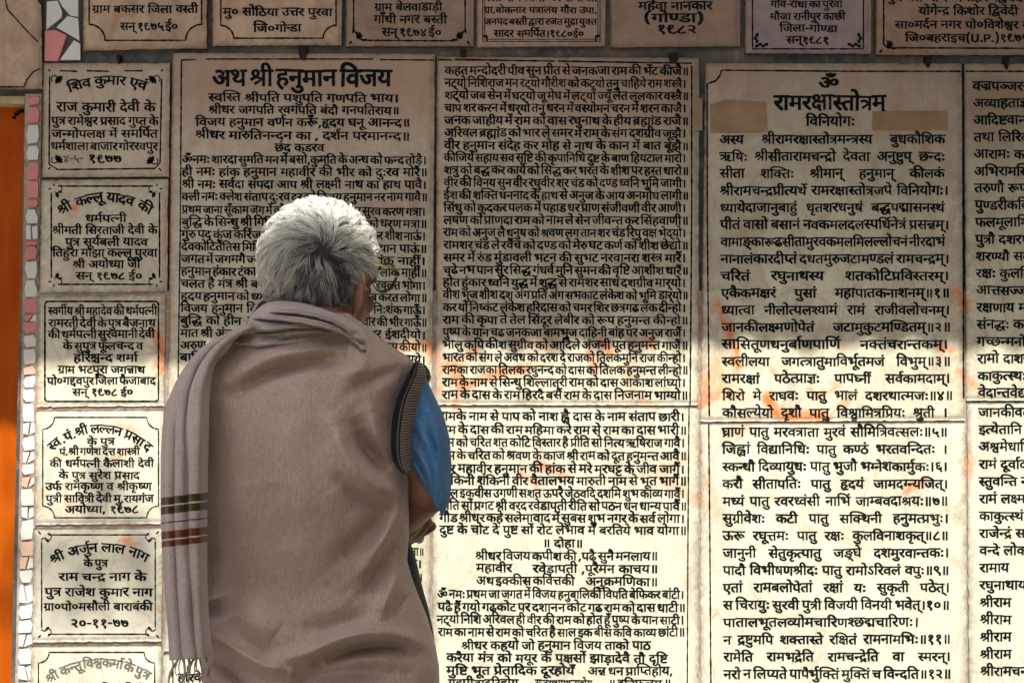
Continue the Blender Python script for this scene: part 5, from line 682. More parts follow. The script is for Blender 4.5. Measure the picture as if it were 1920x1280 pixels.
 [[18,118,1,10,4,10,6,8,9,7,10,4,12,1,17,-3,13,-9,9,-13,3,-17,-2,-15,-7,-11,-11,-9,-14,-4,3,-2,2,-2,3,-2,3,-3,36,-28,8,-8,5,-7,3,-8,1,-9,-1,-7,-2,-7,-4,-7,-5,-7,-16,12,3,4,2,4,2,4,0,4,-1,5,-1,4,-3,4,-5,5,-59,49,-12,11,-7,10,-4,11],[38,116,1,-9,5,-8,7,-5,8,-1,9,1,8,6,4,7,2,10,-2,9,-4,8,-7,5,-9,1,-9,-1,-7,-5,-5,-8]],
 [[69,30,-14,2,-12,5,-10,7,-8,10,-5,13,-1,13,1,14,5,12,8,10,10,8,12,4,13,2,14,-2,13,-4,10,-8,7,-10,5,-12,2,-14,-2,-14,-4,-12,-8,-10,-10,-8,-12,-4],[68,48,12,2,10,7,6,11,2,12,-2,13,-6,11,-9,6,-12,2,-12,-2,-9,-7,-7,-11,-2,-12,2,-13,6,-10,9,-7]],
 [[96,-6,-12,17,68,41,0,40,-43,0,-7,1,-5,0,7,-7,6,-7,3,-9,1,-9,-1,-9,-4,-8,-6,-6,-7,-4,-9,-2,-9,-1,-20,4,-17,12,-12,13,-11,18,-10,22,18,6,7,-17,8,-14,8,-11,13,-11,14,-4,8,1,6,3,4,4,1,7,-2,9,-6,8,-8,7,-11,6,8,16,76,0,0,28,-152,0,0,18,198,0,0,-18,-26,0,0,-138,-20,0,0,31]],
 [[75,30,-20,3,-18,10,-11,10,-10,14,-9,17,17,7,11,-20,11,-13,12,-8,16,-2,12,2,9,4,6,8,2,10,-2,10,-5,6,-8,4,-10,1,-6,0,-6,-1,-6,-2,-5,-3,-7,18,8,3,8,2,8,1,7,1,15,-3,13,-6,9,-10,5,-14,3,0,5,0,5,1,4,1,4,1,-4,9,-4,9,18,6,8,-20,8,-17,8,-13,13,-13,14,-5,7,1,6,3,4,6,2,9,-2,10,-6,11,-9,9,-10,7,7,16,68,0,0,28,-270,0,0,18,316,0,0,-18,-26,0,0,-138,-20,0,0,92,-35,0,-8,1,-6,0,8,-8,7,-9,4,-11,1,-11,-1,-10,-4,-9,-6,-7,-8,-4,-8,-3,-10,-1,-15,3,-14,7,-9,8,-8,12,-9,15,-13,-3,-14,-1,-2,0,-3,-11,-7,-8,-8,-6,-9,-4,-9,-2]],
 [[42,0,-6,1,-6,1,-5,3,-5,3,-4,3,-4,3,-2,4,-1,5,1,3,2,3,3,4,7,3,10,6,3,2,5,2,4,2,6,3,-10,4,-8,5,-5,8,-4,8,-3,11,0,15,0,36,-20,0,0,18,146,0,0,-18,-26,0,0,-138,-20,0,0,60,-51,-29,6,-11,2,-4,0,-4,-1,-4,-3,-4,-5,-3],[66,66,9,1,9,4,9,5,7,6,0,56,-60,0,0,-34,0,-9,1,-7,1,-6,1,-4,2,-3,3,-3,3,-3,4,-1,5,-1]],
 [[22,138,-22,0,0,18,20,0,-3,5,-2,6,-1,7,-1,7,5,18,15,14,15,6,18,4,22,1,27,-1,25,-3,23,-5,21,-7,21,-8,18,-10,16,-11,16,-12,13,-13,-24,0,-22,15,-23,13,-24,10,-26,8,-27,5,-27,1,-19,-1,-15,-2,-12,-4,-12,-9,-3,-13,0,-6,2,-6,2,-5,3,-4,27,0,0,-18,-26,0,0,-138,-20,0]],
 [[0,156,124,0,0,-18,-124,0],[128,100,0,-18,-29,0,-11,0,-8,-2,-6,-2,-6,-3,-4,-7,-1,-9,2,-12,7,-11,11,-12,16,-14,-14,-13,-11,10,-10,10,-9,10,-7,11,-4,11,-2,11,1,7,3,6,3,5,3,4,-42,0,0,18]],
 [[0,156,304,0,0,-18,-26,0,0,-138,-20,0,0,92,-35,0,-8,1,-6,0,8,-8,7,-9,4,-11,1,-11,-1,-10,-4,-9,-6,-7,-8,-4,-8,-3,-10,-1,-12,2,-12,5,-11,9,-11,14,-7,12,-7,14,-7,16,-16,0,-9,1,-6,0,9,-8,6,-9,4,-11,1,-11,-1,-10,-4,-9,-6,-7,-7,-4,-9,-3,-9,-1,-13,2,-13,6,-12,10,-11,15,-7,13,-7,16,-7,18,18,6,7,-20,8,-17,9,-13,12,-13,14,-5,8,1,6,3,3,6,2,9,-2,10,-6,11,-8,9,-11,7,8,16,63,0,8,-21,8,-19,8,-14,14,-13,14,-5,7,1,6,3,4,6,1,9,-2,10,-5,11,-9,9,-10,7,7,16,68,0,0,28,-258,0]],
 [[0,156,280,0,0,-18,-45,0,0,-19,12,-5,9,-8,7,-13,2,-16,-2,-14,-5,-14,-7,-13,-10,-12,-13,-10,-16,-8,-17,-4,-19,-2,-22,3,-15,7,-9,12,-3,15,0,5,2,6,2,5,3,5,-9,6,-7,7,-4,9,-2,10,3,13,9,10,12,6,17,2,5,0,6,-1,5,-1,5,-1,-2,-17,-4,1,-4,1,-4,1,-6,0,-16,-4,-6,-12,2,-7,4,-5,6,-3,8,-3,8,2,8,0,6,0,4,0,-1,-18,-3,0,-4,0,-17,-4,-6,-13,2,-9,6,-6,9,-3,12,-1,18,1,16,6,15,10,11,12,7,14,2,17,-1,10,-5,9,-7,6,-9,2,-7,-1,-5,-4,-3,-5,0,-5,1,-8,5,-7,9,-6,12,-4,-8,-15,-17,6,-12,10,-7,11,-3,12,2,11,5,10,9,6,11,4,0,18,-215,0],[126,50,-9,-8,-11,-6,-12,-5,-15,-1,-17,2,-14,8,-10,13,-3,16,1,7,2,6,4,6,4,5,-36,-1,0,18,73,0,4,0,5,0,5,0,-1,-18,-8,0,-14,-1,-10,-5,-7,-7,-2,-11,2,-9,5,-7,8,-4,9,-1,11,1,10,4,7,5,7,6]],
 [[152,138,0,-172,-20,0,0,20,-14,-7,-17,-3,-15,3,-12,7,-8,12,-3,15,-25,-17,-11,17,68,41,9,-15,-9,-6,-6,-5,-4,-4,-2,-6,-1,-6,2,-9,4,-5,7,-3,6,-1,10,1,8,3,7,5,6,7,0,52,-18,2,-18,4,-17,5,-15,5,-11,-7,-11,-7,-11,-7,-12,-7,-12,18,10,5,10,5,9,5,10,5,-11,10,-8,9,-3,9,-2,10,3,12,8,10,12,8,17,2,15,-2,12,-7,8,-11,3,-13,-2,-10,-4,-9,-6,-9,-8,-7,15,-4,17,-4,20,-2,0,58,-16,0,0,18,62,0,0,-18],[62,98,7,6,6,6,3,8,2,7,-2,7,-4,6,-5,2,-8,2,-7,-2,-6,-3,-5,-5,-1,-8,1,-6,3,-6,6,-7]],
 [[22,138,-22,0,0,18,20,0,-3,6,-2,6,-1,7,-1,8,4,16,9,14,16,8,20,3,18,-2,16,-5,15,-8,14,-11,4,11,9,9,11,4,13,2,8,0,7,-2,6,-2,6,-2,-6,-16,-4,2,-5,1,-5,1,-5,1,-9,-2,-6,-4,-4,-6,-1,-8,0,-8,3,-8,4,-9,5,-8,-21,0,-10,16,-11,13,-11,10,-18,10,-19,3,-14,-2,-10,-5,-6,-8,-2,-11,0,-7,2,-7,2,-5,3,-5,27,0,0,-18,-26,0,0,-138,-20,0]],
 [[22,138,-22,0,0,18,20,0,-3,5,-2,6,-1,7,-1,7,4,18,11,13,17,9,21,3,15,-1,14,-3,14,-4,18,-10,17,-13,3,13,9,10,12,6,14,2,8,0,7,-2,6,-2,6,-2,-6,-16,-4,2,-5,1,-5,1,-5,1,-9,-2,-6,-4,-4,-6,-1,-8,0,-8,3,-8,4,-9,5,-8,-21,0,-26,29,-29,17,-29,6,-16,-2,-12,-5,-7,-9,-2,-12,0,-7,2,-6,2,-5,3,-4,27,0,0,-18,-26,0,0,-138,-20,0]],
 [[12,84,61,0,0,-20,-61,0]],
 [[22,138,-22,0,0,18,22,0,-7,22,-8,16,-9,9,-12,3,-9,-1,-7,-5,-3,-7,-2,-10,1,-8,2,-7,2,-7,4,-7,-20,0,-4,8,-3,8,-1,9,-1,8,3,15,8,12,12,7,17,3,10,-1,9,-3,7,-5,7,-7,5,7,7,5,9,3,11,1,7,0,7,-2,7,-2,5,-2,-6,-16,-4,2,-4,1,-5,1,-6,1,-9,-2,-6,-4,-4,-6,-1,-8,0,-1,2,-6,3,-8,2,-8,3,-8,27,0,0,-18,-26,0,0,-138,-20,0]],
 [[108,-42,-5,8,-5,9,-4,8,-3,7,-4,0,-3,0,-4,-1,-4,0,-14,1,-14,4,-11,5,-9,9,-6,10,-2,14,2,13,6,12,-7,6,-5,7,-4,8,-2,10,1,6,2,6,3,5,4,3,6,4,7,2,8,2,9,0,29,0,0,22,-79,0,0,18,138,0,0,-18,-39,0,0,-40,-48,0,-7,0,-4,0,-6,-3,-3,-3,-1,-5,1,-5,3,-5,3,-5,5,-3,14,5,15,1,5,0,5,0,4,-1,4,0,-1,-18,-8,1,-8,0,-14,-2,-10,-5,-6,-8,-2,-10,1,-9,4,-7,7,-4,8,-3,9,-2,9,0,2,0,3,0,-1,5,0,4,1,7,4,5,5,3,6,1,10,-2,7,-4,4,-7,1,-7,-1,-7,-2,-5,-4,-4,-5,-2,3,-7,4,-6,4,-7,6,-8]],
 [[18,14,1,7,3,5,5,3,6,1,6,-1,5,-3,4,-5,1,-7,-1,-8,-4,-6,-5,-2,-6,-2,-6,2,-5,2,-3,6]],
 [[38,58,-6,2,-6,4,-7,6,-5,6,-4,8,-1,7,1,5,3,4,4,3,7,1,70,0,2,2,3,2,6,4,7,2,9,2,11,0,24,0,0,22,-156,0,0,18,204,0,0,-18,-28,0,0,-40,-46,0,-7,0,-4,0,-5,-3,-3,-3,-1,-5,1,-6,2,-4,4,-4,4,-4,12,3,13,2,17,-3,14,-7,9,-11,3,-15,-3,-15,-9,-12,-16,-8,-21,-3,-16,1,-15,4,-13,6,-12,8,-12,10,-10,11,15,12,14,-15,15,-10,16,-6,18,-3,22,5,7,15,-2,8,-4,5,-8,3,-10,2,-7,-1,-8,-1,-6,-2,-6,-3,-11,8,-9,8,-6,10,-2,11,-39,0,0,-14,-1,-6,-2,-4,-5,-3]],
 [[57,-31,-13,1,-12,4,-9,6,-7,8,-5,9,-1,11,2,14,6,11,10,8,13,6,-3,10,-2,11,1,10,3,9,5,7,5,6,10,6,11,5,12,2,15,1,1,0,0,24,-99,0,0,18,158,0,0,-18,-39,0,0,-42,-12,0,-13,0,-11,-2,-8,-2,-7,-3,-8,-10,-3,-13,2,-13,8,-9,12,-7,19,-2,2,0,3,0,-1,5,0,4,1,7,4,5,5,3,6,1,10,-2,7,-4,4,-7,1,-7,-1,-7,-3,-5,-5,-4,-6,-3,21,-55,-17,-8,-14,40,-12,-11,-12,-9,-16,-7],[30,8,2,-10,6,-7,9,-4,10,-1,11,1,9,4,9,5,8,7,7,7,6,8,-5,0,-4,0,-12,0,-12,3,-11,4,-11,7,-8,-3,-8,-5,-5,-7]],
 [[53,-41,-11,17,-9,20,-7,21,-5,22,-3,23,-1,22,1,23,3,23,5,21,6,20,10,20,11,17,21,0,-11,-18,-9,-20,-7,-20,-5,-21,-3,-23,-1,-22,1,-22,3,-22,5,-22,7,-20,9,-21,11,-18]],
 [[15,-41,10,18,9,20,7,20,5,22,3,22,1,21,-1,22,-3,23,-5,21,-7,21,-9,20,-10,19,20,0,12,-18,9,-20,7,-20,5,-22,3,-23,1,-23,-1,-22,-3,-23,-5,-21,-7,-20,-9,-20,-12,-17]],
 [[82,-3,-12,1,-11,3,-10,4,-9,5,-7,7,-6,8,-4,9,-3,10,-1,10,0,106,21,0,0,-104,0,-7,2,-7,3,-6,4,-6,5,-5,5,-4,7,-2,8,-2,8,-1,8,1,8,2,7,2,5,4,5,5,4,6,3,6,1,7,1,7,0,104,20,0,0,-106,0,-10,-3,-10,-4,-9,-6,-8,-7,-7,-9,-5,-10,-4,-11,-3]],
 [[19,0,0,160,55,0,12,-1,10,-2,9,-4,7,-5,6,-6,5,-7,3,-8,2,-9,1,-9,-1,-9,-2,-9,-3,-8,-5,-7,-6,-6,-7,-5,-9,-4,-10,-2,-12,-1,-39,0,0,18,38,0,8,0,7,2,6,2,6,5,5,7,3,8,0,9,0,9,-3,8,-5,7,-6,5,-6,2,-7,2,-8,0,-33,0,0,-142]],
]
# how a syllable (its character codes) is put together: shape number, x, y ..., then its width
SYLLABLES = [
 [[78],[0,0,0],530],[[2309],[1,0,0],764],[[2341],[2,0,0],642],[[2358,2381,2352,2368],[3,0,0,4,707,0],966],
 [[2361],[5,0,0],531],[[2344,2369],[6,0,0,7,555,0],555],[[2350,2366],[8,0,0,9,598,0],857],[[2344],[6,0,0],555],
 [[2357,2367],[10,0,0,11,259,0],815],[[2332],[12,0,0],742],[[2351],[13,0,0],580],[[2360,2381,2357],[14,0,0,11,389,0],945],
 [[2360,2381,2340,2367],[15,0,0,14,259,0,16,648,0],1218],[[2346],[17,0,0],568],[[2340,2367],[10,0,0,16,259,0],829],[[2358,2369],[18,0,0,7,680,0],680],
 [[2327],[19,0,0],563],[[2339],[20,0,0],723],[[2349,2366],[21,0,0,9,703,0],962],[[2404],[22,0,0],379],
 [[2343],[23,0,0],615],[[2352],[24,0,0],409],[[2357],[11,0,0],556],[[2348,2306],[25,0,0,26,571,0],571],
 [[2342,2380],[27,0,0,28,520,0],779],[[2352,2366],[24,0,0,9,409,0],668],[[2405],[29,0,0],599],[[2352,2381,2339],[20,0,0,30,723,0],723],
 [[2325],[31,0,0],762],[[2352,2370,2305],[32,0,0,33,419,0],787],[[44],[34,0,0],268],[[2361,2371],[35,0,0],550],
 [[2342],[27,0,0],520],[[2328],[36,0,0],591],[[2344,2370],[6,0,0,37,555,0],555],[[2310],[38,0,0],1023],
 [[2344,2381,2342],[39,0,0,27,358,0],878],[[2352,2369],[40,0,0],563],[[2325,2366],[31,0,0,9,762,0],1021],[[2352,2381,2358],[18,0,0,30,680,0],680],
 [[2331,2306],[41,0,0,26,625,0],701],[[2337],[42,0,0],577],[[2384],[43,0,0],902],[[2350,2307],[8,0,0,44,598,0],870],
 [[2358,2366],[18,0,0,9,680,0],939],[[2342,2366],[27,0,0,9,520,0],779],[[2360,2369],[45,0,0,7,676,0],676],[[2350],[8,0,0],598],
 [[2350,2375,2306],[8,0,0,46,598,0],598],[[2348],[25,0,0],571],[[2360,2379],[45,0,0,47,676,0],935],[[2325,2369],[31,0,0,7,541,0],762],
 [[2325,2375],[31,0,0,48,541,0],762],[[2344,2381,2343],[49,0,0],903],[[2325,2379],[31,0,0,47,762,0],1021],[[2347],[50,0,0],771],
 [[2340,2379],[16,0,0,47,570,0],829],[[2337,2364,2376],[51,0,0,52,571,0],577],[[2361,2368],[5,0,0,4,531,0],790],[[2361,2366,2306],[5,0,0,9,531,0,26,790,0],790],
 [[2361,2366],[5,0,0,9,531,0],790],[[2357,2368],[11,0,0,4,556,0],815],[[2325,2368],[31,0,0,53,762,0],1021],[[2349,2368],[21,0,0,4,703,0],962],
 [[2342,2369,2307],[54,0,0,44,520,0],792],[[2350,2379],[8,0,0,47,598,0],857],[[2352,2376],[24,0,0,52,409,0],409],[[2360],[45,0,0],676],
 [[2352,2381,2357],[11,0,0,30,556,0],556],[[2360,2306],[45,0,0,26,676,0],676],[[2354],[55,0,0],678],[[2325,2381,2359,2381,2350,2368],[56,0,0,8,460,0,4,1058,0],1317],
 [[2344,2366],[6,0,0,9,555,0],814],[[2346,2366],[17,0,0,9,568,0],827],[[2357,2376],[11,0,0,52,556,0],556],[[2325,2381,2354,2368],[57,0,0,55,603,0,4,1281,0],1540],
 [[2325,2381,2354,2375],[57,0,0,55,603,0,48,1281,0],1281],[[2358],[18,0,0],680],[[2340,2366],[16,0,0,9,570,0],829],[[2342,2370],[58,0,0],520],
 [[2327,2366],[19,0,0,9,563,0],822],[[2346,2381,2352],[59,0,0],568],[[2332,2366],[12,0,0,9,742,0],1001],[[2360,2370,2305],[45,0,0,37,676,0,33,676,0],676],
 [[2325,2380],[31,0,0,28,762,0],1021],[[2340,2381,2352,2366],[60,0,0,9,552,0],811],[[2348,2369],[25,0,0,7,571,0],571],[[2342,2381,2343,2367],[61,0,0,62,259,0],1050],
 [[2360,2367],[63,0,0,45,259,0],935],[[2344,2381,2343,2369],[49,0,0,7,903,0],903],[[2327,2367],[10,0,0,19,259,0],822],[[2352,2367],[64,0,0,24,259,0],668],
 [[2327,2369],[19,0,0,7,563,0],563],[[2325,2306],[31,0,0,26,541,0],762],[[2352,2367,2306],[65,0,0,24,259,0],668],[[2358,2368],[18,0,0,4,680,0],939],
 [[2314,2306],[66,0,0,26,503,0],765],[[2342,2375],[27,0,0,48,465,0],520],[[2335,2367],[67,0,0,68,259,0],763],[[2340,2376,2306],[16,0,0,69,570,0],570],
 [[2350,2367],[70,0,0,8,259,0],857],[[2354,2367],[63,0,0,55,259,0],937],[[2343,2381,2351,2366],[71,0,0,13,362,0,9,942,0],1201],[[2340],[16,0,0],570],
 [[2327,2376],[19,0,0,52,563,0],563],[[2332,2381,2351,2379],[72,0,0,13,572,0,47,1152,0],1411],[[2344,2367,2307],[10,0,0,6,259,0,44,814,0],1086],[[2358,2306],[18,0,0,26,680,0],680],
 [[2361,2368,2306],[5,0,0,73,531,0],790],[[2361,2306],[5,0,0,26,531,0],531],[[2335,2306],[68,0,0,26,460,0],504],[[2354,2379],[55,0,0,47,678,0],937],
 [[2330],[74,0,0],634],[[2361,2376],[5,0,0,52,531,0],531],[[2350,2306],[8,0,0,26,598,0],598],[[2340,2381,2352],[60,0,0],552],
 [[2357,2369],[11,0,0,7,556,0],556],[[2349,2379],[21,0,0,47,703,0],962],[[2314,2305],[66,0,0,33,513,0],765],[[2309,2306],[1,0,0,26,764,0],764],
 [[2344,2368],[6,0,0,4,555,0],814],[[2312],[75,0,0],491],[[2342,2368],[27,0,0,76,520,0],779],[[2351,2379],[13,0,0,47,580,0],839],
 [[2327,2381,2351,2366],[77,0,0,13,281,0,9,861,0],1120],[[2348,2366],[25,0,0,9,571,0],830],[[2351,2375],[13,0,0,48,580,0],580],[[2360,2366],[45,0,0,9,676,0],935],
 [[2343,2367],[70,0,0,23,259,0],874],[[2344,2381,2342,2379],[39,0,0,27,358,0,47,878,0],1137],[[2352,2368],[24,0,0,4,409,0],668],[[2346,2368],[17,0,0,4,568,0],827],
 [[2346,2381,2352,2368],[59,0,0,4,568,0],827],[[2360,2375],[45,0,0,48,676,0],676],[[2349,2375,2306],[21,0,0,46,703,0],703],[[2335],[68,0,0],504],
 [[2332,2376],[12,0,0,52,742,0],742],[[2335,2381,8204,2351,2379],[68,0,0,78,460,0,13,504,0,47,1084,0],1343],[[2344,2367],[10,0,0,6,259,0],814],[[2358,2367],[63,0,0,18,259,0],939],
 [[2327,2380],[19,0,0,28,563,0],822],[[2330,2366],[74,0,0,9,634,0],893],[[2361,2367],[10,0,0,5,259,0],790],[[2360,2381,2340,2381,2352,2376],[14,0,0,60,389,0,52,941,0],941],
 [[2332,2370],[12,0,0,37,742,0],742],[[2350,2375],[8,0,0,48,598,0],598],[[2332,2381,2351,2370,2305],[72,0,0,13,572,0,37,1152,0,33,1152,0],1152],[[2354,2375],[55,0,0,48,678,0],678],
 [[2352,2381,8204,2351,2379],[24,0,0,78,386,0,13,409,0,47,989,0],1248],[[2360,2381,2351,2379],[14,0,0,13,389,0,47,969,0],1228],[[2357,2366],[11,0,0,9,556,0],815],[[2328,2369],[36,0,0,7,591,0],591],
 [[2348,2381,2352],[79,0,0],571],[[2361,2381,2350,2366,2306],[80,0,0,9,800,0,26,1059,0],1059],[[2327,2381,2352,2368],[81,0,0,4,563,0],822],[[2333,2376],[82,0,0,52,756,0],756],
 [[2348,2370],[25,0,0,37,571,0],571],[[2332,2367],[61,0,0,12,259,0],1001],[[2360,2371],[45,0,0,83,676,0],676],[[2359,2381,2335,2367],[70,0,0,84,259,0],843],
 [[2325,2371],[31,0,0,83,541,0],762],[[2342,2369],[54,0,0],520],[[2359,2381,2335],[84,0,0],584],[[2335,2366],[68,0,0,9,504,0],763],
 [[2352,2379],[24,0,0,47,409,0],668],[[2340,2381,2352,2369],[60,0,0,7,552,0],552],[[2342,2381,2343],[62,0,0],791],[[2352,2381,2351],[13,0,0,30,580,0],580],
 [[2349],[21,0,0],703],[[2360,2381,2340],[14,0,0,16,389,0],959],[[2343,2366],[23,0,0,9,615,0],874],[[2330,2306],[74,0,0,26,634,0],634],
 [[2339,2381,2337],[85,0,0,42,467,0],1044],[[2343,2381,2357],[71,0,0,11,362,0],918],[[2349,2370],[21,0,0,37,703,0],703],[[2327,2368],[19,0,0,4,563,0],822],
 [[2325,2381,2340,2367],[86,0,0,57,259,0,16,862,0],1432],[[2354,2366],[55,0,0,9,678,0],937],[[2360,2367,2306],[87,0,0,45,259,0],935],[[2343,2369],[23,0,0,7,615,0],615],
 [[2325,2370],[31,0,0,37,541,0],762],[[2346,2381,2352,2366],[59,0,0,9,568,0],827],[[2332,2368],[12,0,0,4,742,0],1001],[[2339,2368],[20,0,0,4,723,0],982],
 [[2359],[88,0,0],578],[[2344,2381,2340],[39,0,0,16,358,0],928],[[2354,2376],[55,0,0,52,678,0],678],[[2358,2381,2352],[3,0,0],707],
 [[2346,2369],[17,0,0,7,568,0],568],[[2325,2381,2359],[89,0,0],712],[[2349,2375],[21,0,0,48,703,0],703],[[2342,2381,8204,2351,2379],[27,0,0,78,566,0,13,520,0,47,1100,0],1359],
 [[2357,2376,2306],[11,0,0,69,556,0],556],[[2331,2375],[41,0,0,48,625,0],701],[[2342,2381,2351,2379],[90,0,0,47,684,0],943],[[2352,2369,2306],[40,0,0,26,409,0],563],
 [[2350,2369,2306],[8,0,0,7,598,0,26,598,0],598],[[2337,2366],[42,0,0,9,577,0],836],[[2354,2368],[55,0,0,4,678,0],937],[[2360,2381,2340,2381,2352],[14,0,0,60,389,0],941],
 [[2352,2376,2306],[24,0,0,69,409,0],409],[[2338,2375],[91,0,0,48,475,0],563],[[2327,2306],[19,0,0,26,563,0],563],[[2350,2369],[8,0,0,7,598,0],598],
 [[2357,2371],[11,0,0,83,556,0],556],[[2361,2379],[5,0,0,47,531,0],790],[[2361,2369,2306],[92,0,0,26,531,0],531],[[2351,2369],[13,0,0,7,580,0],580],
 [[2349,2369],[21,0,0,7,703,0],703],[[2354,2306],[55,0,0,26,678,0],678],[[2359,2381,2325,2306],[93,0,0,31,376,0,26,917,0],1138],[[2331],[41,0,0],701],
 [[2338],[91,0,0],563],[[2344,2381,2361,2379],[39,0,0,5,358,0,47,889,0],1148],[[2340,2375],[16,0,0,48,570,0],570],[[2348,2368],[25,0,0,4,571,0],830],
 [[2352,2370],[32,0,0],787],[[2359,2381,2346],[93,0,0,17,376,0],944],[[2351,2366],[13,0,0,9,580,0],839],[[2348,2366,2306],[25,0,0,9,571,0,26,830,0],830],
 [[2332,2376,2306],[12,0,0,69,742,0],742],[[2354,2369],[55,0,0,7,678,0],678],[[2346,2367],[10,0,0,17,259,0],827],[[2342,2367],[67,0,0,27,259,0],779],
 [[2346,2370],[17,0,0,37,568,0],568],[[2354,2381,2354,2366],[94,0,0,55,500,0,9,1178,0],1437],[[2354,2366,2306],[55,0,0,9,678,0,26,937,0],937],[[2328,2381,2351,2379],[95,0,0,13,351,0,47,931,0],1190],
 [[2342,2376],[27,0,0,52,465,0],520],[[2360,2376,2306],[45,0,0,69,676,0],676],[[2327,2381,2351,2379],[77,0,0,13,281,0,47,861,0],1120],[[2361,2381,2357,2376],[96,0,0,52,645,0],705],
 [[2331,2366],[41,0,0,9,701,0],960],[[2352,2375],[24,0,0,48,409,0],409],[[2360,2381,2340,2366],[14,0,0,16,389,0,9,959,0],1218],[[2340,2381,2351],[97,0,0,13,349,0],929],
 [[2315],[98,0,0],853],[[2359,2367],[10,0,0,88,259,0],837],[[2335,2381,2335],[99,0,0],504],[[2327,2376,2306],[19,0,0,69,563,0],563],
 [[2325,2367],[10,0,0,31,259,0],1021],[[2340,2368],[16,0,0,4,570,0],829],[[2311],[100,0,0],491],[[2313],[101,0,0],548],
 [[2314],[66,0,0],765],[[2332,2375],[12,0,0,48,742,0],742],[[2336],[102,0,0],585],[[2357,2381,2351],[103,0,0],922],
 [[2360,2379,2306],[45,0,0,104,676,0],935],[[2357,2375],[11,0,0,48,556,0],556],[[2344,2381,2351],[39,0,0,13,358,0],938],[[2361,2375],[5,0,0,48,531,0],531],
 [[2330,2379],[74,0,0,47,634,0],893],[[2342,2379],[27,0,0,47,520,0],779],[[2338,2376],[91,0,0,52,475,0],563],[[2344,2376],[6,0,0,52,555,0],555],
 [[2337,2364,2366],[51,0,0,9,577,0],836],[[2325,2381,2325,2368],[57,0,0,31,603,0,53,1365,0],1624],[[2340,2381,2340],[105,0,0],681],[[2325,2381,2352],[106,0,0],762],
 [[2339,2367],[107,0,0,20,259,0],982],[[2348,2375],[25,0,0,48,571,0],571],[[2347,2367],[10,0,0,50,259,0],1030],[[2335,2368],[68,0,0,76,504,0],763],
 [[2361,2376,2306],[5,0,0,69,531,0],531],[[2361,2370,2305],[108,0,0,33,531,0],531],[[2331,2366,2306],[41,0,0,9,701,0,26,960,0],960],[[2332,2379],[12,0,0,47,742,0],1001],
 [[2351,2370],[13,0,0,37,580,0],580],[[2333,2366],[82,0,0,9,756,0],1015],[[2340,2380],[16,0,0,28,570,0],829],[[2342,2371],[109,0,0],520],
 [[2346,2381,2352,2375],[59,0,0,48,568,0],568],[[2351,2305],[13,0,0,33,580,0],580],[[2344,2381,2344],[110,0,0],615],[[2346,2381,2340,2367],[111,0,0,112,259,0,16,567,0],1137],
 [[2327,2381,2352],[81,0,0],563],[[2350,2381],[8,0,0,78,598,0],598],[[2325,2381,2359,2366],[89,0,0,9,712,0],971],[[2360,2381,2340,2379],[14,0,0,16,389,0,47,959,0],1218],
 [[2327,2307],[19,0,0,44,563,0],835],[[2360,2381,2351],[14,0,0,13,389,0],969],[[2344,2381,2340,2381,2352],[39,0,0,60,358,0],910],[[2359,2367,2307],[10,0,0,88,259,0,44,837,0],1109],
 [[2360,2368],[45,0,0,4,676,0],935],[[2344,2381,2342,2381,2352,2379],[39,0,0,113,358,0,47,878,0],1137],[[2359,2381,2335,2369],[84,0,0,7,503,0],584],[[2346,2381],[17,0,0,78,568,0],568],
 [[2344,2381,2342,2307],[39,0,0,27,358,0,44,878,0],1150],[[2325,2381,2340,2367,2307],[86,0,0,57,259,0,16,862,0,44,1432,0],1704],[[2344,2381],[6,0,0,78,555,0],555],[[2344,2381,2342,2381,2352],[39,0,0,113,358,0],878],
 [[2352,2381,2341,2375],[2,0,0,114,642,0],642],[[2346,2375],[17,0,0,48,568,0],568],[[2343,2371],[23,0,0,83,615,0],615],[[2359,2306],[88,0,0,26,578,0],578],
 [[2342,2381,2350,2366],[115,0,0,9,732,0],991],[[2360,2381,2341,2306],[116,0,0,26,1022,0],1022],[[2340,2306],[16,0,0,26,570,0],570],[[2344,2306],[6,0,0,26,555,0],555],
 [[2360,2381,2346],[117,0,0],988],[[2352,2381,2343,2367],[118,0,0,23,259,0],874],[[2344,2375],[6,0,0,48,555,0],555],[[2340,2381,2352,2306],[60,0,0,26,552,0],552],
 [[2329,2381,2325,2366],[119,0,0,78,500,0,31,647,0,9,1409,0],1668],[[2354,2381,2354,2379],[94,0,0,55,500,0,47,1178,0],1437],[[2349,2306],[21,0,0,26,703,0],703],[[2346,2381,2340,2306],[112,0,0,16,308,0,26,878,0],878],
 [[2319],[120,0,0],553],[[2325,2376],[31,0,0,52,541,0],762],[[2352,2306],[24,0,0,26,409,0],409],[[2360,2366,2306],[45,0,0,9,676,0,26,935,0],935],
 [[2407],[121,0,0],551],[[2340,2381,2357,2366],[97,0,0,11,349,0,9,905,0],1164],[[2340,2381,2346],[97,0,0,17,349,0],917],[[2358,2381,2351,2366],[122,0,0,13,407,0,9,987,0],1246],
 [[2325,2381,2359,2381,2350],[56,0,0,8,460,0],1058],[[2339,2379],[20,0,0,47,723,0],982],[[2339,2381,2337,2367],[86,0,0,85,259,0,42,726,0],1303],[[2408],[123,0,0],551],
 [[2340,2370],[16,0,0,37,570,0],570],[[2352,2381,2348,2366],[25,0,0,9,571,0,30,830,0],830],[[2339,2367,2306],[124,0,0,20,259,0],982],[[2325,2381,2340,2306],[57,0,0,16,603,0,26,1173,0],1173],
 [[2340,2381,2340,2381,2352,2366],[97,0,0,60,349,0,9,901,0],1160],[[2340,2369],[16,0,0,7,570,0],570],[[2352,2381,2349,2370],[21,0,0,37,703,0,30,703,0],703],[[2332,2306],[12,0,0,26,742,0],742],
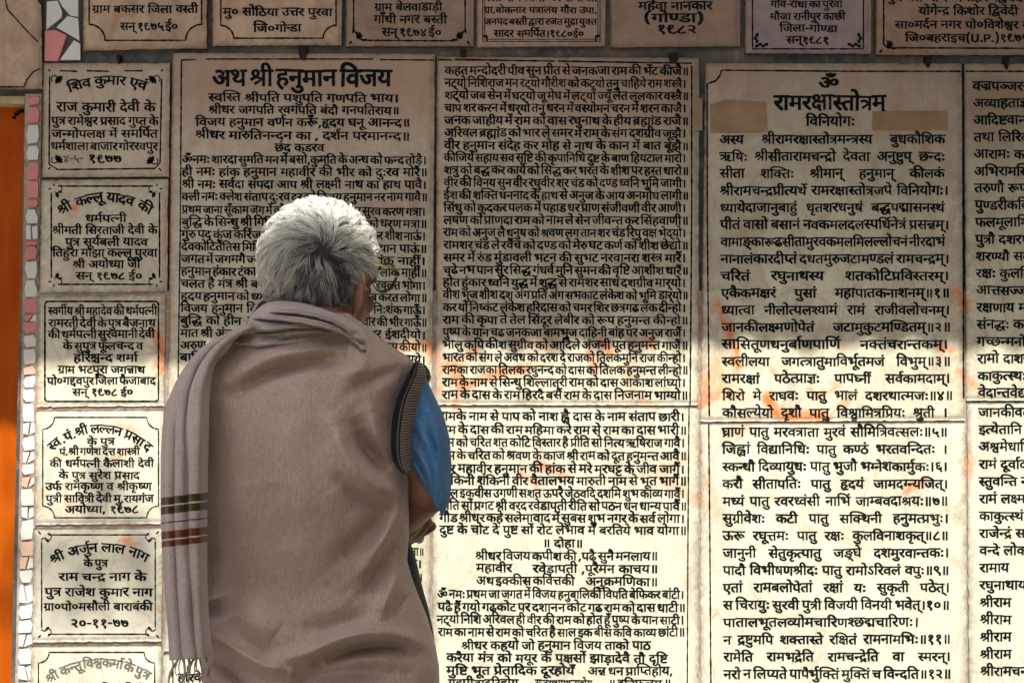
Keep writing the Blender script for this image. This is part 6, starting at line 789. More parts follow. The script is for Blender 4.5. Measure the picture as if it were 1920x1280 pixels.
 [[2409],[125,0,0],551],[[2325,2381,2359,2366,2306],[89,0,0,9,712,0,26,971,0],971],[[2336,2375],[102,0,0,48,460,0],585],[[2340,2381,2346,2381,2352,2366],[97,0,0,59,349,0,9,917,0],1176],
 [[2332,2381,2334,2307],[126,0,0,44,641,0],913],[[2328,2381,2344,2368,2306],[95,0,0,6,351,0,73,906,0],1165],[[2357,2307],[11,0,0,44,556,0],828],[[2341,2366],[2,0,0,9,642,0],901],
 [[2340,2381,2350],[97,0,0,8,349,0],947],[[2332,2307],[12,0,0,44,742,0],1014],[[2410],[127,0,0],551],[[2354,2381,2351,2375],[94,0,0,13,500,0,48,1080,0],1080],
 [[2358,2380],[18,0,0,28,680,0],939],[[2358,2381,2357,2366],[128,0,0,9,696,0],955],[[2346,2381,2352,2367],[10,0,0,59,259,0],827],[[2351,2307],[13,0,0,44,580,0],852],
 [[2358,2381,2352,2369],[3,0,0,7,707,0],707],[[2328,2381,2352,2366],[129,0,0,9,591,0],850],[[2339,2306],[20,0,0,26,723,0],723],[[2357,2306],[11,0,0,26,556,0],556],
 [[2360,2380],[45,0,0,28,676,0],935],[[2340,2381,2352,2367],[10,0,0,60,259,0],811],[[2340,2381,2360],[97,0,0,45,349,0],1025],[[2354,2307],[55,0,0,44,678,0],950],
 [[2411],[130,0,0],551],[[2361,2381,2357,2366,2306],[96,0,0,9,705,0,26,964,0],964],[[2342,2381,2351,2366],[90,0,0,9,684,0],943],[[2343,2367,2307],[70,0,0,23,259,0,44,874,0],1146],
 [[2339,2381,2336,2306],[85,0,0,102,467,0,26,927,0],1052],[[2344,2381,2342,2367],[61,0,0,39,259,0,27,617,0],1137],[[2340,2307],[16,0,0,44,570,0],842],[[2360,2381,2325],[14,0,0,31,389,0],1151],
 [[2344,2381,2343,2380],[49,0,0,28,903,0],1162],[[2357,2381,2351,2366],[103,0,0,9,922,0],1181],[[2343,2307],[23,0,0,44,615,0],887],[[2332,2380],[12,0,0,28,742,0],1001],
 [[2327,2381,2344,2375],[77,0,0,6,281,0,48,836,0],836],[[2352,2381,2350,2369],[8,0,0,7,598,0,30,598,0],598],[[2325,2307],[31,0,0,44,762,0],1034],[[2412],[131,0,0],551],
 [[2352,2380],[24,0,0,28,409,0],668],[[2340,2367,2307],[10,0,0,16,259,0,44,829,0],1101],[[2351,2306],[13,0,0,26,580,0],580],[[2327,2381,2344,2381,2351],[77,0,0,39,281,0,13,639,0],1219],
 [[2340,2381],[16,0,0,78,570,0],570],[[2343,2381,2351,2306],[71,0,0,13,362,0,26,942,0],942],[[2343,2381,2357,2306],[71,0,0,11,362,0,26,918,0],918],[[2349,2367,2306],[124,0,0,21,259,0],962],
 [[2350,2381,2348],[132,0,0,25,350,0],921],[[2413],[133,0,0],551],[[2358,2307],[18,0,0,44,680,0],952],[[2325,2381,2341,2367],[86,0,0,57,259,0,2,862,0],1504],
 [[2340,2381,2346,2381,2352],[97,0,0,59,349,0],917],[[2349,2369,2307],[21,0,0,7,703,0,44,703,0],975],[[2328,2370],[36,0,0,37,591,0],591],[[2325,2381,2359,2307],[89,0,0,44,712,0],984],
 [[2414],[134,0,0],551],[[2340,2381,2346,2366],[97,0,0,17,349,0,9,917,0],1176],[[2329,2381,8204,2328,2375],[119,0,0,78,500,0,36,647,0,48,1238,0],1238],[[2342,2307],[27,0,0,44,520,0],792],
 [[2365],[135,0,0],467],[[2346,2369,2307],[17,0,0,7,568,0,44,568,0],840],[[2415],[136,0,0],551],[[2340,2366,2306],[16,0,0,9,570,0,26,829,0],829],
 [[2330,2367],[63,0,0,74,259,0],893],[[2351,2369,2307],[13,0,0,7,580,0,44,580,0],852],[[2340,2381,2352,2368],[60,0,0,4,552,0],811],[[2351,2368],[13,0,0,4,580,0],839],
 [[2406],[137,0,0],551],[[2357,2381,2351,2379],[103,0,0,47,922,0],1181],[[2358,2381,2331],[122,0,0,41,407,0],1108],[[2342,2381,2350],[115,0,0],732],
 [[2339,2307],[20,0,0,44,723,0],995],[[2342,2381,2352],[113,0,0],520],[[2325,2381,2340,2366],[57,0,0,16,603,0,9,1173,0],1432],[[2360,2381,2340,2375],[14,0,0,16,389,0,48,959,0],959],
 [[2325,2381,2359,2367],[107,0,0,89,259,0],971],[[2349,2367,2307],[107,0,0,21,259,0,44,962,0],1234],[[2342,2381,2352,2375],[113,0,0,48,465,0],520],[[2344,2381,2342,2381,2352,2375],[39,0,0,113,358,0,48,823,0],878],
 [[2360,2381,2350],[14,0,0,8,389,0],987],[[2346,2381,2351],[112,0,0,13,308,0],888],[[2346,2376],[17,0,0,52,568,0],568],[[2352,2381,2349,2369],[21,0,0,7,703,0,30,703,0],703],
 [[2325,2381,2340,2367,2306],[86,0,0,57,259,0,16,862,0,26,1432,0],1432],[[2332,2381,2352],[138,0,0],776],[[2334,2381,2332],[139,0,0],1248],[[2342,2306],[27,0,0,26,465,0],520],
 [[2346,2381,2344,2375],[140,0,0,48,568,0],568],[[2344,2381,2346,2381,2352,2366],[39,0,0,59,358,0,9,926,0],1185],[[2354,2381,2346],[94,0,0,17,500,0],1068],[[2339,2366,2306],[20,0,0,9,723,0,26,982,0],982],
 [[2349,2367],[107,0,0,21,259,0],962],[[2360,2381,2340,2381,2352,2367],[141,0,0,14,259,0,60,648,0],1200],[[2344,2366,2306],[6,0,0,9,555,0,26,814,0],814],[[2339,2380],[20,0,0,28,723,0],982],
 [[2344,2381,2344,2380],[110,0,0,28,615,0],874],[[2325,2381,2359,2380],[89,0,0,28,712,0],971],[[2350,2370],[8,0,0,37,598,0],598],[[2344,2380],[6,0,0,28,555,0],814],
 [[2344,2381,2340,2380],[39,0,0,16,358,0,28,928,0],1187],[[2340,2381,2352,2380],[60,0,0,28,552,0],811],[[2360,2381,2351,2376],[14,0,0,13,389,0,52,969,0],969],[[2339,2381,2351,2380],[85,0,0,13,467,0,28,1047,0],1306],
 [[2340,2381,2340,2381,2357,2366],[142,0,0,11,480,0,9,1036,0],1295],[[2344,2381,2340,2366],[39,0,0,16,358,0,9,928,0],1187],[[2332,2381,2332],[143,0,0],1200],[[2359,2366],[88,0,0,9,578,0],837],
 [[2339,2366],[20,0,0,9,723,0],982],[[2342,2381,2343,2307],[62,0,0,44,791,0],1063],[[2330,2368],[74,0,0,4,634,0],893],[[2337,2381,2327,2368],[42,0,0,78,500,0,19,577,0,4,1140,0],1399],
 [[2330,2381,2331],[144,0,0],1106],[[2344,2381,2350],[39,0,0,8,358,0],956],[[2344,2379],[6,0,0,47,555,0],814],[[2358,2381,2330],[145,0,0],696],
 [[2341,2367,2307],[63,0,0,2,259,0,44,901,0],1173],[[2358,2370],[18,0,0,37,680,0],680],[[2340,2381,2360,2381,2341,2307],[97,0,0,116,349,0,44,1371,0],1643],[[2359,2307],[88,0,0,44,578,0],850],
 [[2332,2381,2334,2375],[126,0,0,48,641,0],641],[[2354,2381,2354],[94,0,0,55,500,0],1178],[[2349,2307],[21,0,0,44,703,0],975],[[2340,2381,2351,2375],[97,0,0,13,349,0,48,929,0],929],
 [[2344,2381,2344,2367],[70,0,0,110,259,0],874],[[2340,2381,2351,2306],[97,0,0,13,349,0,26,929,0],929],[[2358,2381,2357],[128,0,0],696],[[2339,2381,2351,2306],[85,0,0,13,467,0,26,1047,0],1047],
 [[2352,2381,2357,2366],[11,0,0,9,556,0,30,815,0],815],[[2360,2381,2340,2369],[14,0,0,16,389,0,7,959,0],959],[[2344,2381,2340,2367],[111,0,0,39,259,0,16,617,0],1187],[[2352,2381,2342,2367],[146,0,0,27,259,0],779],
 [[2357,2381,2351,2376,2307],[103,0,0,52,922,0,44,922,0],1194],[[2340,2381,2360,2381,2341,2306],[97,0,0,116,349,0,26,1371,0],1371],[[2344,2381,2342,2381,2352,2306],[39,0,0,113,358,0,26,823,0],878],[[2343,2306],[23,0,0,26,615,0],615],
 [[2344,2381,2342,2375],[39,0,0,27,358,0,48,823,0],878],[[2346,2381,2340],[112,0,0,16,308,0],878],[[2344,2381,2350,2379],[39,0,0,8,358,0,47,956,0],1215],[[2352,2381,2346,2367],[147,0,0,17,259,0],827],
 [[2352,2381,2350],[8,0,0,30,598,0],598],[[2327,2379],[19,0,0,47,563,0],822],[[45],[148,0,0],340],[[2354,2381,2354,2370],[94,0,0,55,500,0,37,1178,0],1178],
 [[2340,2381,2344,2368],[97,0,0,6,349,0,4,904,0],1163],[[2360,2370],[45,0,0,37,676,0],676],[[2361,2369],[92,0,0],531],[[2352,2381,2327,2368],[19,0,0,149,563,0],822],
 [[2348,2376],[25,0,0,52,571,0],571],[[2347,2370],[50,0,0,37,549,0],771],[[2352,2381,2350,2366],[8,0,0,9,598,0,30,857,0],857],[[2327,2381,2352,2366],[81,0,0,9,563,0],822],
 [[2344,2381,2344,2366],[110,0,0,9,615,0],874],[[2346,2379],[17,0,0,47,568,0],827],[[2342,2381,2342],[150,0,0],540],[[2347,2376],[50,0,0,52,549,0],771],
 [[46],[151,0,0],268],[[2346,2306],[17,0,0,26,568,0],568],[[2339,2375],[20,0,0,48,723,0],723],[[2360,2381,2340,2381,2352,2368],[14,0,0,60,389,0,4,941,0],1200],
 [[2352,2381,2347],[50,0,0,30,549,0],771],[[2359,2381,2339],[93,0,0,20,376,0],1099],[[2352,2381,2332,2369],[12,0,0,7,742,0,30,742,0],742],[[2344,2381,2340,2370],[39,0,0,16,358,0,37,928,0],928],
 [[2360,2381,2350,2371],[14,0,0,8,389,0,83,987,0],987],[[2360,2381,2340,2368],[14,0,0,16,389,0,4,959,0],1218],[[2336,2367],[67,0,0,102,259,0],844],[[2344,2381,2337,2366],[152,0,0,9,799,0],1058],
 [[2337,2364,2368],[51,0,0,4,577,0],836],[[2327,2366,2305],[19,0,0,9,563,0,33,822,0],822],[[2343,2368],[23,0,0,4,615,0],874],[[2350,2368],[8,0,0,4,598,0],857],
 [[2348,2379],[25,0,0,47,571,0],830],[[2342,2381,2357,2366],[153,0,0,9,620,0],879],[[2342,2381,2352,2366],[113,0,0,9,520,0],779],[[2325,2381,2340],[57,0,0,16,603,0],1173],
 [[40],[154,0,0],354],[[2339,2381,2337,2366],[85,0,0,42,467,0,9,1044,0],1303],[[41],[155,0,0],354],[[2350,2380],[8,0,0,28,598,0],857],
 [[2331,2368],[41,0,0,76,701,0],960],[[2342,2381,2357,2367],[10,0,0,153,259,0],879],[[2327,2375],[19,0,0,48,563,0],563],[[2358,2379],[18,0,0,47,680,0],939],
 [[2352,2381,2342],[27,0,0,30,465,0],520],[[2358,2375],[18,0,0,48,680,0],680],[[85],[156,0,0],655],[[80],[157,0,0],562],
]

# ------------------------------------------------------------------ lettering
SHP = {''.join(chr(c) for c in k): (g, w) for k, g, w in SYLLABLES}
TRI = {}
def glyph(k, w=1.0):
    key = (k, w)
    if key in TRI: return TRI[key]
    conts = []
    for f in GLYPHS[k]:
        a = np.cumsum(np.array(f, float).reshape(-1, 2), 0) * 4
        e = np.roll(a, -1, 0) - a; l = np.hypot(*e.T)[:, None] + 1e-9; nrm = np.c_[-e[:, 1], e[:, 0]] / l
        b = nrm + np.roll(nrm, 1, 0); bl = np.maximum(np.hypot(*b.T)[:, None], 0.9)
        conts.append(a + b / bl * np.array([[38.0 * w, 23.0 * w]]))
    vs = [Vector(p) for c in conts for p in c]; ed = []; o = 0
    for c in conts:
        ed += [(o + i, o + (i + 1) % len(c)) for i in range(len(c))]; o += len(c)
    r = delaunay_2d_cdt(vs, ed, [], 0, 1e-4)
    V = np.array([tuple(p) for p in r[0]]); T = np.array([f for f in r[2] if len(f) == 3])
    cen = V[T].mean(1); W = np.zeros(len(T), int)
    for c in conts:
        d = np.roll(c, -1, 0)
        for (x0, y0), (x1, y1) in zip(c, d):
            if y0 == y1: continue
            s = 1 if y1 > y0 else -1
            lo, hi = min(y0, y1), max(y0, y1)
            m = (cen[:, 1] >= lo) & (cen[:, 1] < hi)
            xx = x0 + (cen[:, 1] - y0) * (x1 - x0) / (y1 - y0)
            W += np.where(m & (xx > cen[:, 0]), s, 0)
    TRI[key] = (V, T[W != 0])
    return TRI[key]

import re
_C = '[\u0915-\u0939\u0958-\u095f]'
SYL = re.compile(f'(?:{_C}\u093c?(?:\u094d\u200c|\u094d))*{_C}\u093c?(?:\u094d(?!\\w))?[\u093e-\u094c]*[\u0900-\u0903]?(?:\u094d\u200c?)?|[\u0904-\u0914\u0950][\u0900-\u0903]?|.')

def text_line(row, Y, parent, mat, wide=0.5):
    x0, x1, yl, yr, body, s = row[:6]
    body *= 1.09
    sag = row[6] if len(row) > 6 else 0
    sc = body / 622.0
    words = [[m.group() for m in SYL.finditer(w.replace('|', '\u200c'))] for w in s.split()]
    W = sum(SHP[c][1] for w in words for c in w if c in SHP) * sc
    n = len(words) - 1
    if x1 is None: xs = 1.04; gap = 0.34 * body * 1.4; x1 = x0 + W * xs + n * gap
    L = x1 - x0
    mn = 0.20 * body
    xs = 1.04
    if n == 0: xs = L / W; gap = 0
    else:
        if W * xs + n * mn > L: xs = (L - n * mn) / W
        if (L - W * xs) / n > wide * body: xs = min(1.30 if wide < 1 else 1.14, (L - n * wide * body) / W)
        gap = (L - W * xs) / n
    Vs, Ts, o = [], [], 0
    R = L * L / (8 * sag) + sag / 2 if sag else 0
    x = x0
    for w in words:
        for c in w:
            if c not in SHP: continue
            g, adv = SHP[c]
            jx, jy, js = random.uniform(-.2, .2), random.uniform(-.5, .5), random.uniform(.95, 1.06)
            wt = random.choice((.9, 1.15, 1.15, 1.35))
            rot = random.gauss(0, .013)
            for i in range(0, len(g), 3):
                V, T = glyph(g[i], wt)
                ax = (V[:, 0] + g[i + 1]) * sc * xs; ay = (V[:, 1] + g[i + 2]) * sc * js
                ax, ay = ax - rot * ay + jx, ay + rot * ax + jy
                if sag:                                                   # letters set on an arch
                    cx = (x0 + x1) / 2; mid = x + adv * sc * xs / 2
                    th = math.asin(max(-1, min(1, (mid - cx) / R)))
                    hx = ax - adv * sc * xs / 2; hy = ay - body
                    bx = cx + R * math.sin(th); by = R * (1 - math.cos(th))
                    base = yl - sag + by + (yr - yl) * (mid - x0) / L
                    X = bx + hx * math.cos(th) + hy * math.sin(th)
                    Yp = base + hx * math.sin(th) - hy * math.cos(th)
                else:
                    X = x + ax
                    Yp = yl + (yr - yl) * (X - x0) / L + body - ay
                Vs.append(np.c_[X, Yp]); Ts.append(T + o); o += len(V)
            x += adv * sc * xs
        x += gap
    Q = np.vstack(Vs)
    return mesh('text_line', P(Q[:, 0], Q[:, 1], Y - 0.0004), np.vstack(Ts)[:, ::-1], mat, parent)

def stroke(pl, w, closed=False, jag=0.3):
    """polyline in pixels -> ribbon vertices and quads"""
    p = np.asarray(pl, float)
    seg = np.hypot(*np.diff(p, axis=0).T)
    t = np.r_[0, np.cumsum(seg)]; n = max(2, int(t[-1] / 6) + 1)
    tt = np.unique(np.r_[np.linspace(0, t[-1], n), t])
    q = np.c_[np.interp(tt, t, p[:, 0]), np.interp(tt, t, p[:, 1])]
    d = np.gradient(q, axis=0); l = np.hypot(*d.T)[:, None] + 1e-9; nr = np.c_[-d[:, 1], d[:, 0]] / l
    ww = w / 2 * (1 + np.random.default_rng(len(q)).uniform(-jag, jag, (len(q), 1)))
    V = np.stack([q + nr * ww, q - nr * ww], 1).reshape(-1, 2)
    Fq = [(2 * i, 2 * i + 1, 2 * i + 3, 2 * i + 2) for i in range(len(q) - 1)]
    return V, Fq

def flat(name, polys, Y, mat, parent, off=0.0004, thick=None):
    V, Fs, o = [], [], 0
    for v, f in polys:
        V.append(v); Fs += [tuple(i + o for i in q) for q in f]; o += len(v)
    V = np.vstack(V)
    W = P(V[:, 0], V[:, 1], Y - off)
    if thick:
        n = len(W); B = W.copy(); B[:, 1] += thick
        F2 = list(Fs)
        for q in Fs:
            for i in range(len(q)):
                a, b = q[i], q[(i + 1) % len(q)]; F2.append((a, a + n, b + n, b))
        W = np.vstack([W, B]); Fs = F2
    return mesh(name, W, Fs, mat, parent)

def leafshape(x, y, ang, l, w):
    a = math.radians(ang); c, s = math.cos(a), math.sin(a)
    p = [(0, 0), (l * .3, w * .5), (l * .7, w * .45), (l, 0), (l * .7, -w * .45), (l * .3, -w * .5)]
    return np.array([(x + c * u - s * v, y + s * u + c * v) for u, v in p]), [tuple(range(6))]

# hand-rubbed vermilion: (pixel polyline, width, strength)
SMEARS = [([(296, 625), (302, 650), (297, 700)], 9, .9), ([(318, 560), (320, 600)], 5, .7), ([(690, 648), (735, 655), (800, 645), (812, 670)], 11, .8),
 ([(820, 680), (850, 690), (890, 655)], 9, .6), ([(842, 700), (870, 715)], 7, .7), ([(860, 728), (930, 700), (985, 690)], 9, .8), ([(860, 700), (858, 760)], 7, .7),
 ([(1000, 640), (1030, 655)], 6, .6), ([(1130, 640), (1145, 662)], 8, .9), ([(1105, 660), (1118, 690)], 8, .6), ([(1215, 640), (1228, 655)], 6, .9), ([(1310, 760), (1330, 745), (1322, 720)], 10, .8),
 ([(1345, 567), (1360, 600), (1375, 640), (1385, 690)], 8, 1.0), ([(1445, 690), (1455, 705)], 5, .6), ([(1440, 745), (1455, 775), (1500, 782), (1540, 778)], 12, 1.0), ([(1520, 730), (1530, 745), (1570, 720)], 6, .6),
 ([(1555, 785), (1590, 745)], 4, .6), ([(1795, 545), (1808, 570)], 9, 1.0), ([(1760, 652), (1790, 660)], 7, .9), ([(1800, 700), (1825, 720)], 8, .6), ([(1338, 745), (1350, 735)], 6, .6),
 ([(1725, 905), (1740, 895), (1700, 925)], 8, .8), ([(1365, 820), (1400, 800)], 12, .4), ([(1440, 925), (1455, 935)], 7, .5), ([(1800, 865), (1818, 850), (1815, 900)], 7, .5),
 ([(100, 865), (125, 850)], 6, .4), ([(215, 860), (235, 850)], 8, .7), ([(230, 1010), (242, 1016)], 9, 1.0), ([(125, 905), (130, 950)], 9, .45), ([(218, 795), (245, 805)], 7, .6), ([(72, 745), (85, 757)], 6, .5),
 ([(300, 1140), (308, 1146)], 5, .6), ([(1010, 870), (1060, 893)], 9, .7), ([(975, 885), (1000, 905)], 8, .6), ([(1100, 1100), (1112, 1110)], 5, .5), ([(1228, 765), (1200, 745)], 4, .5),
 ([(838, 755), (880, 790)], 6, .25), ([(1250, 905), (1310, 940)], 14, .3), ([(1325, 900), (1345, 960)], 12, .35), ([(1790, 1050), (1800, 1060)], 8, .35), ([(1333, 1160), (1347, 1140)], 3, .9), ([(1230, 150), (1260, 156)], 3, .5),
 ([(735, 165), (765, 174)], 2, .6), ([(138, 385), (142, 395)], 6, .9), ([(320, 300), (318, 520)], 4, .35), ([(820, 300), (820, 560)], 3, .5), ([(820, 640), (824, 740)], 6, .5)]

def slab(root, quad, mat, t=0.012, wash=0.5, grime=1.0, cell=6.0):
    """a stone tile: quad in pixels (tl, tr, br, bl), front face finely gridded with chipped rims"""
    q = np.asarray(quad, float)
    wpx = np.hypot(*(q[1] - q[0])); hpx = np.hypot(*(q[3] - q[0]))
    nu, nv = max(8, int(hpx / cell)), max(8, int(wpx / cell))
    u, v = np.meshgrid(np.linspace(0, 1, nu), np.linspace(0, 1, nv), indexing='ij')
    X = (1 - u) * ((1 - v) * q[0, 0] + v * q[1, 0]) + u * ((1 - v) * q[3, 0] + v * q[2, 0])
    Z = (1 - u) * ((1 - v) * q[0, 1] + v * q[1, 1]) + u * ((1 - v) * q[3, 1] + v * q[2, 1])
    edge = np.minimum(np.minimum(u, 1 - u) * hpx, np.minimum(v, 1 - v) * wpx)
    nz = np.array([noise.noise(Vector((a * .06, b * .06, 3.1))) for a, b in zip(X.ravel(), Z.ravel())]).reshape(X.shape)
    nz2 = np.array([noise.noise(Vector((a * .22, b * .22, 8.1))) for a, b in zip(X.ravel(), Z.ravel())]).reshape(X.shape)
    k = (edge < 0.5)
    cx, cy = q[:, 0].mean(), q[:, 1].mean()
    inw = np.where(k, np.abs(nz) * 1.6 + np.maximum(0, nz2) * 2.2, 0)
    sx = np.where(np.minimum(v, 1 - v) * wpx < .5, np.sign(cx - X), 0) * inw
    sz = np.where(np.minimum(u, 1 - u) * hpx < .5, np.sign(cy - Z), 0) * inw
    X = X + sx; Z = Z + sz
    Yf = -t + np.where(k, 0.0025, 0) + np.where(edge < 0.5, 0, 0)
    front = P(X, Z, Yf)
    g = np.clip(1 - edge / (13 + 10 * nz2), 0, 1) * grime
    vm = np.zeros(X.shape)
    for pl, w, s in SMEARS:
        b = np.asarray(pl)
        if b[:, 0].max() < q[:, 0].min() - 30 or b[:, 0].min() > q[:, 0].max() + 30 or b[:, 1].max() < q[:, 1].min() - 30 or b[:, 1].min() > q[:, 1].max() + 30: continue
        d, _ = dist_poly(X + nz2 * 7 + nz * 12, Z + nz * 9, pl)
        vm = np.maximum(vm, s * np.clip(1.25 - d / (w * 1.1), 0, 1))
    n = nu * nv
    V = front.reshape(-1, 3)
    Fq = grid_faces(nu, nv)[:, ::-1]
    rim = np.r_[np.arange(nv), np.arange(1, nu) * nv + nv - 1, (nu - 1) * nv + np.arange(nv - 2, -1, -1), np.arange(nu - 2, 0, -1) * nv]
    B = V[rim].copy(); B[:, 1] = 0.001
    m = len(rim); a = np.arange(m); b2 = (a + 1) % m
    sides = np.stack([rim[a], rim[b2], n + b2, n + a], -1)[:, ::-1]
    At = lambda z, w0: np.r_[z.ravel(), np.full(m, w0)]
    o = mesh('stone', np.vstack([V, B]), np.vstack([Fq, sides]), mat, root,
             attrs={'grime': At(g, 1.0), 'vermilion': At(vm, 0), 'wash': At(np.clip((Z - 560) / 140, 0.0, 1) * np.clip((1250 - Z) / 300, .25, 1) * wash * 1.0, 0)})
    return o

def rect_border(x0, y0, x1, y1, kind='plain', r=10):
    """pixel polylines of an engraved frame"""
    if kind == 'plain': return [[(x0, y0), (x1, y0), (x1, y1), (x0, y1), (x0, y0)]]
    if kind == 'round':
        out = []
        for cx, cy, a0 in ((x1 - r, y0 + r, -90), (x1 - r, y1 - r, 0), (x0 + r, y1 - r, 90), (x0 + r, y0 + r, 180)):
            out += [(cx + r * math.cos(math.radians(a0 + k * 15)), cy + r * math.sin(math.radians(a0 + k * 15))) for k in range(7)]
        return [out + [out[0]]]
    if kind == 'scoop':
        out = []
        for cx, cy, a0 in ((x1, y0, 180), (x1, y1, 270), (x0, y1, 0), (x0, y0, 90)):
            out += [(cx + r * math.cos(math.radians(a0 - k * 15)), cy + r * math.sin(math.radians(a0 - k * 15))) for k in range(7)]
        return [out + [out[0]]]
    if kind == 'gap':
        return [[(x0 + r, y0), (x1 - r, y0)], [(x1, y0 + r), (x1, y1 - r)], [(x1 - r, y1), (x0 + r, y1)], [(x0, y1 - r), (x0, y0 + r)]]

def ornament(x, y, sx, sy, kind):
    """corner flourish; sx, sy point into the panel"""
    out = []
    def arc(cx, cy, r, a0, a1, w=2.2):
        pl = [(cx + sx * r * math.cos(math.radians(a)), cy + sy * r * math.sin(math.radians(a))) for a in np.linspace(a0, a1, 9)]
        out.append(stroke(pl, w))
    def leaf(dx, dy, ang, l, w):
        a = math.radians(ang); out.append(leafshape(x + sx * dx, y + sy * dy, math.degrees(math.atan2(sy * math.sin(a), sx * math.cos(a))), l, w))
    if kind == 'fan':
        for a in (-10, 15, 40, 65, 95): leaf(8, 8, a, 13, 5)
        arc(x + sx * 4, y + sy * 10, 6, 120, 330); leaf(-3, -3, 225, 8, 3)
    elif kind == 'sprig':
        arc(x + sx * 9, y + sy * 2, 8, -60, 140); leaf(6, 8, 70, 12, 7); leaf(-2, 2, 180, 7, 3); leaf(2, -2, 270, 7, 3); leaf(9, 6, 20, 10, 4)
    elif kind == 'curl':
        arc(x + sx * 8, y + sy * 1, 7, -90, 130); arc(x + sx * 2, y + sy * 9, 6, 200, 380); leaf(-4, -4, 225, 9, 3); leaf(6, 6, 45, 7, 4)
    elif kind == 'bloom':
        for a in (0, 72, 144, 216, 288): leaf(9, 6, a, 7, 6)
        leaf(-3, 10, 80, 12, 4); leaf(12, -2, 10, 14, 4); leaf(-4, -3, 225, 9, 4); arc(x + sx * 6, y + sy * 4, 9, 0, 120)
    elif kind == 'block':
        for k in range(4): leaf(2 + k * 6, 2 + (k % 2) * 3, 20, 9, 6)
        for k in range(1, 4): leaf(2 + (k % 2) * 3, 2 + k * 6, 70, 9, 6)
    elif kind == 'step':
        out.append(stroke([(x - sx * 2, y + sy * 9), (x + sx * 6, y + sy * 9), (x + sx * 6, y - sy * 1)], 4))
    return out

def plaque(key, quad, mat, label, t=0.012, borders=(), bw=3.0, orn=None, orn_at=None, faded=(), group=None, name='inscribed_plaque', wash=0.5, grime=1.0):
    q = np.asarray(quad, float)
    base = P(q[:, 0].mean(), q[:, 1].max(), 0)
    r = thing(name, base, label, 'plaque', group)
    slab(r, quad, mat, t, wash, grime)
    if borders: flat('engraved_border', [stroke(b, bw) for b in borders], -t, M['paint'], r)
    for (x, y, sx, sy) in (orn_at or ()):
        flat('corner_ornament', ornament(x, y, sx, sy, orn), -t, M['paint'], r, off=0.0005)
    for i, row in enumerate(TEXT.get(key, ())):
        text_line(row, -t, r, M['paint_faded'] if i in faded else M['paint'], 2.2 if key.startswith('stotra') else .5)
    return r

def box(name, x0, x1, y0, y1, z0, z1, mat, parent=None):
    V = [(x, y, z) for x in (x0, x1) for y in (y0, y1) for z in (z0, z1)]
    return mesh(name, V, [(0, 1, 3, 2), (4, 6, 7, 5), (0, 4, 5, 1), (2, 3, 7, 6), (0, 2, 6, 4), (1, 5, 7, 3)], mat, parent)

# ------------------------------------------------------------------ the setting
q = NT('courtyard_stone'); f = q.noise(3, 6); br = q.n('ShaderNodeTexBrick'); br.inputs['Scale'].default_value = 1.6
br.inputs['Color1'].default_value = (0.42, 0.38, 0.31, 1); br.inputs['Color2'].default_value = (0.36, 0.32, 0.26, 1); br.inputs['Mortar'].default_value = (0.2, 0.16, 0.12, 1)
br.inputs['Mortar Size'].default_value = 0.01
q.l(q.pos, br.inputs['Vector']); q.col(q.mix(f, br.outputs['Color'], (0.42, 0.37, 0.30))); q.rough(0.85); q.bump(q.noise(40), 0.4); M['ground'] = q.m
tag(mesh('ground', [(-60, -60, 0), (60, -60, 0), (60, 60, 0), (-60, 60, 0)], [(0, 1, 2, 3)], M['ground']), kind='structure')

zc = float(P(0, 176)[2]); xl = float(P(46, 180)[0]); xb = float(P(8, 1700)[0])
M['plaster'] = simple('limewashed_plaster', (0.55, 0.48, 0.38), 0.9, 0.2, 6, bump=0.3)
xr0 = 1.35
V = [(xb, 0, 0), (xr0, 0, 0), (xr0, 0, 2.12), (-1.55, 0, 2.12), (-1.55, 0, zc), (xl, 0, zc)]
n = len(V); V2 = V + [(x, 0.35, z) for x, _, z in V]
Fw = [(0, 1, 2, 5), (5, 2, 3, 4)] + [(i, i + n, (i + 1) % n + n, (i + 1) % n) for i in range(n)]
wall = tag(mesh('wall', V2, Fw, M['mortar']), kind='structure')
mesh('wall_top', [(-3.2, .002, 2.12), (3.2, .002, 2.12), (3.2, .35, 2.12), (-3.2, .35, 2.12), (-3.2, .002, 3.6), (3.2, .002, 3.6), (3.2, .35, 3.6), (-3.2, .35, 3.6)],
     [(0, 1, 5, 4), (0, 3, 2, 1), (1, 2, 6, 5), (3, 0, 4, 7), (4, 5, 6, 7)], M['plaster'], wall)
box('wall_side', xr0, 3.2, .002, .35, 0, 2.12, M['plaster'], wall)

# orange painted door leaf set back beside the wall's edge
q = NT('orange_gloss_paint'); f = q.mix(.45, q.noise(7, 5, .6, .5), q.noise(60, 5, .7, .3, sc3=(1, 1, .08))); g = q.noise(90, 4)
q.col(q.ramp(f, [(.38, (0.42, 0.066, 0.002)), (.7, (0.56, 0.125, 0.003))])); q.b.inputs['Specular IOR Level'].default_value = .12; q.rough(q.ramp(f, [(.3, .3), (.7, .5)])); q.bump(g, .12, .001); M['orange'] = q.m
M['cream_paint'] = simple('cream_paint', (0.70, 0.60, 0.36), 0.7, 0.2, 60, bump=.4)
door = thing('orange_door', (-1.2, .05, 0), 'orange painted door panel at the left edge, set back behind the mosaic strip', 'door')
box('panel', -2.2, -0.5, .05, .09, 0.0, zc - .012, M['orange'], door)
box('lintel_strip', -1.55, float(P(50, 180)[0]), .02, .10, zc - .014, zc + .002, M['cream_paint'], door)
M['iron'] = simple('dark_iron', (0.018, 0.015, 0.013), 0.6, 0.3, 80, metal=.6, bump=.3)
hk = P(30, 213, .05)
bm = bmesh.new()
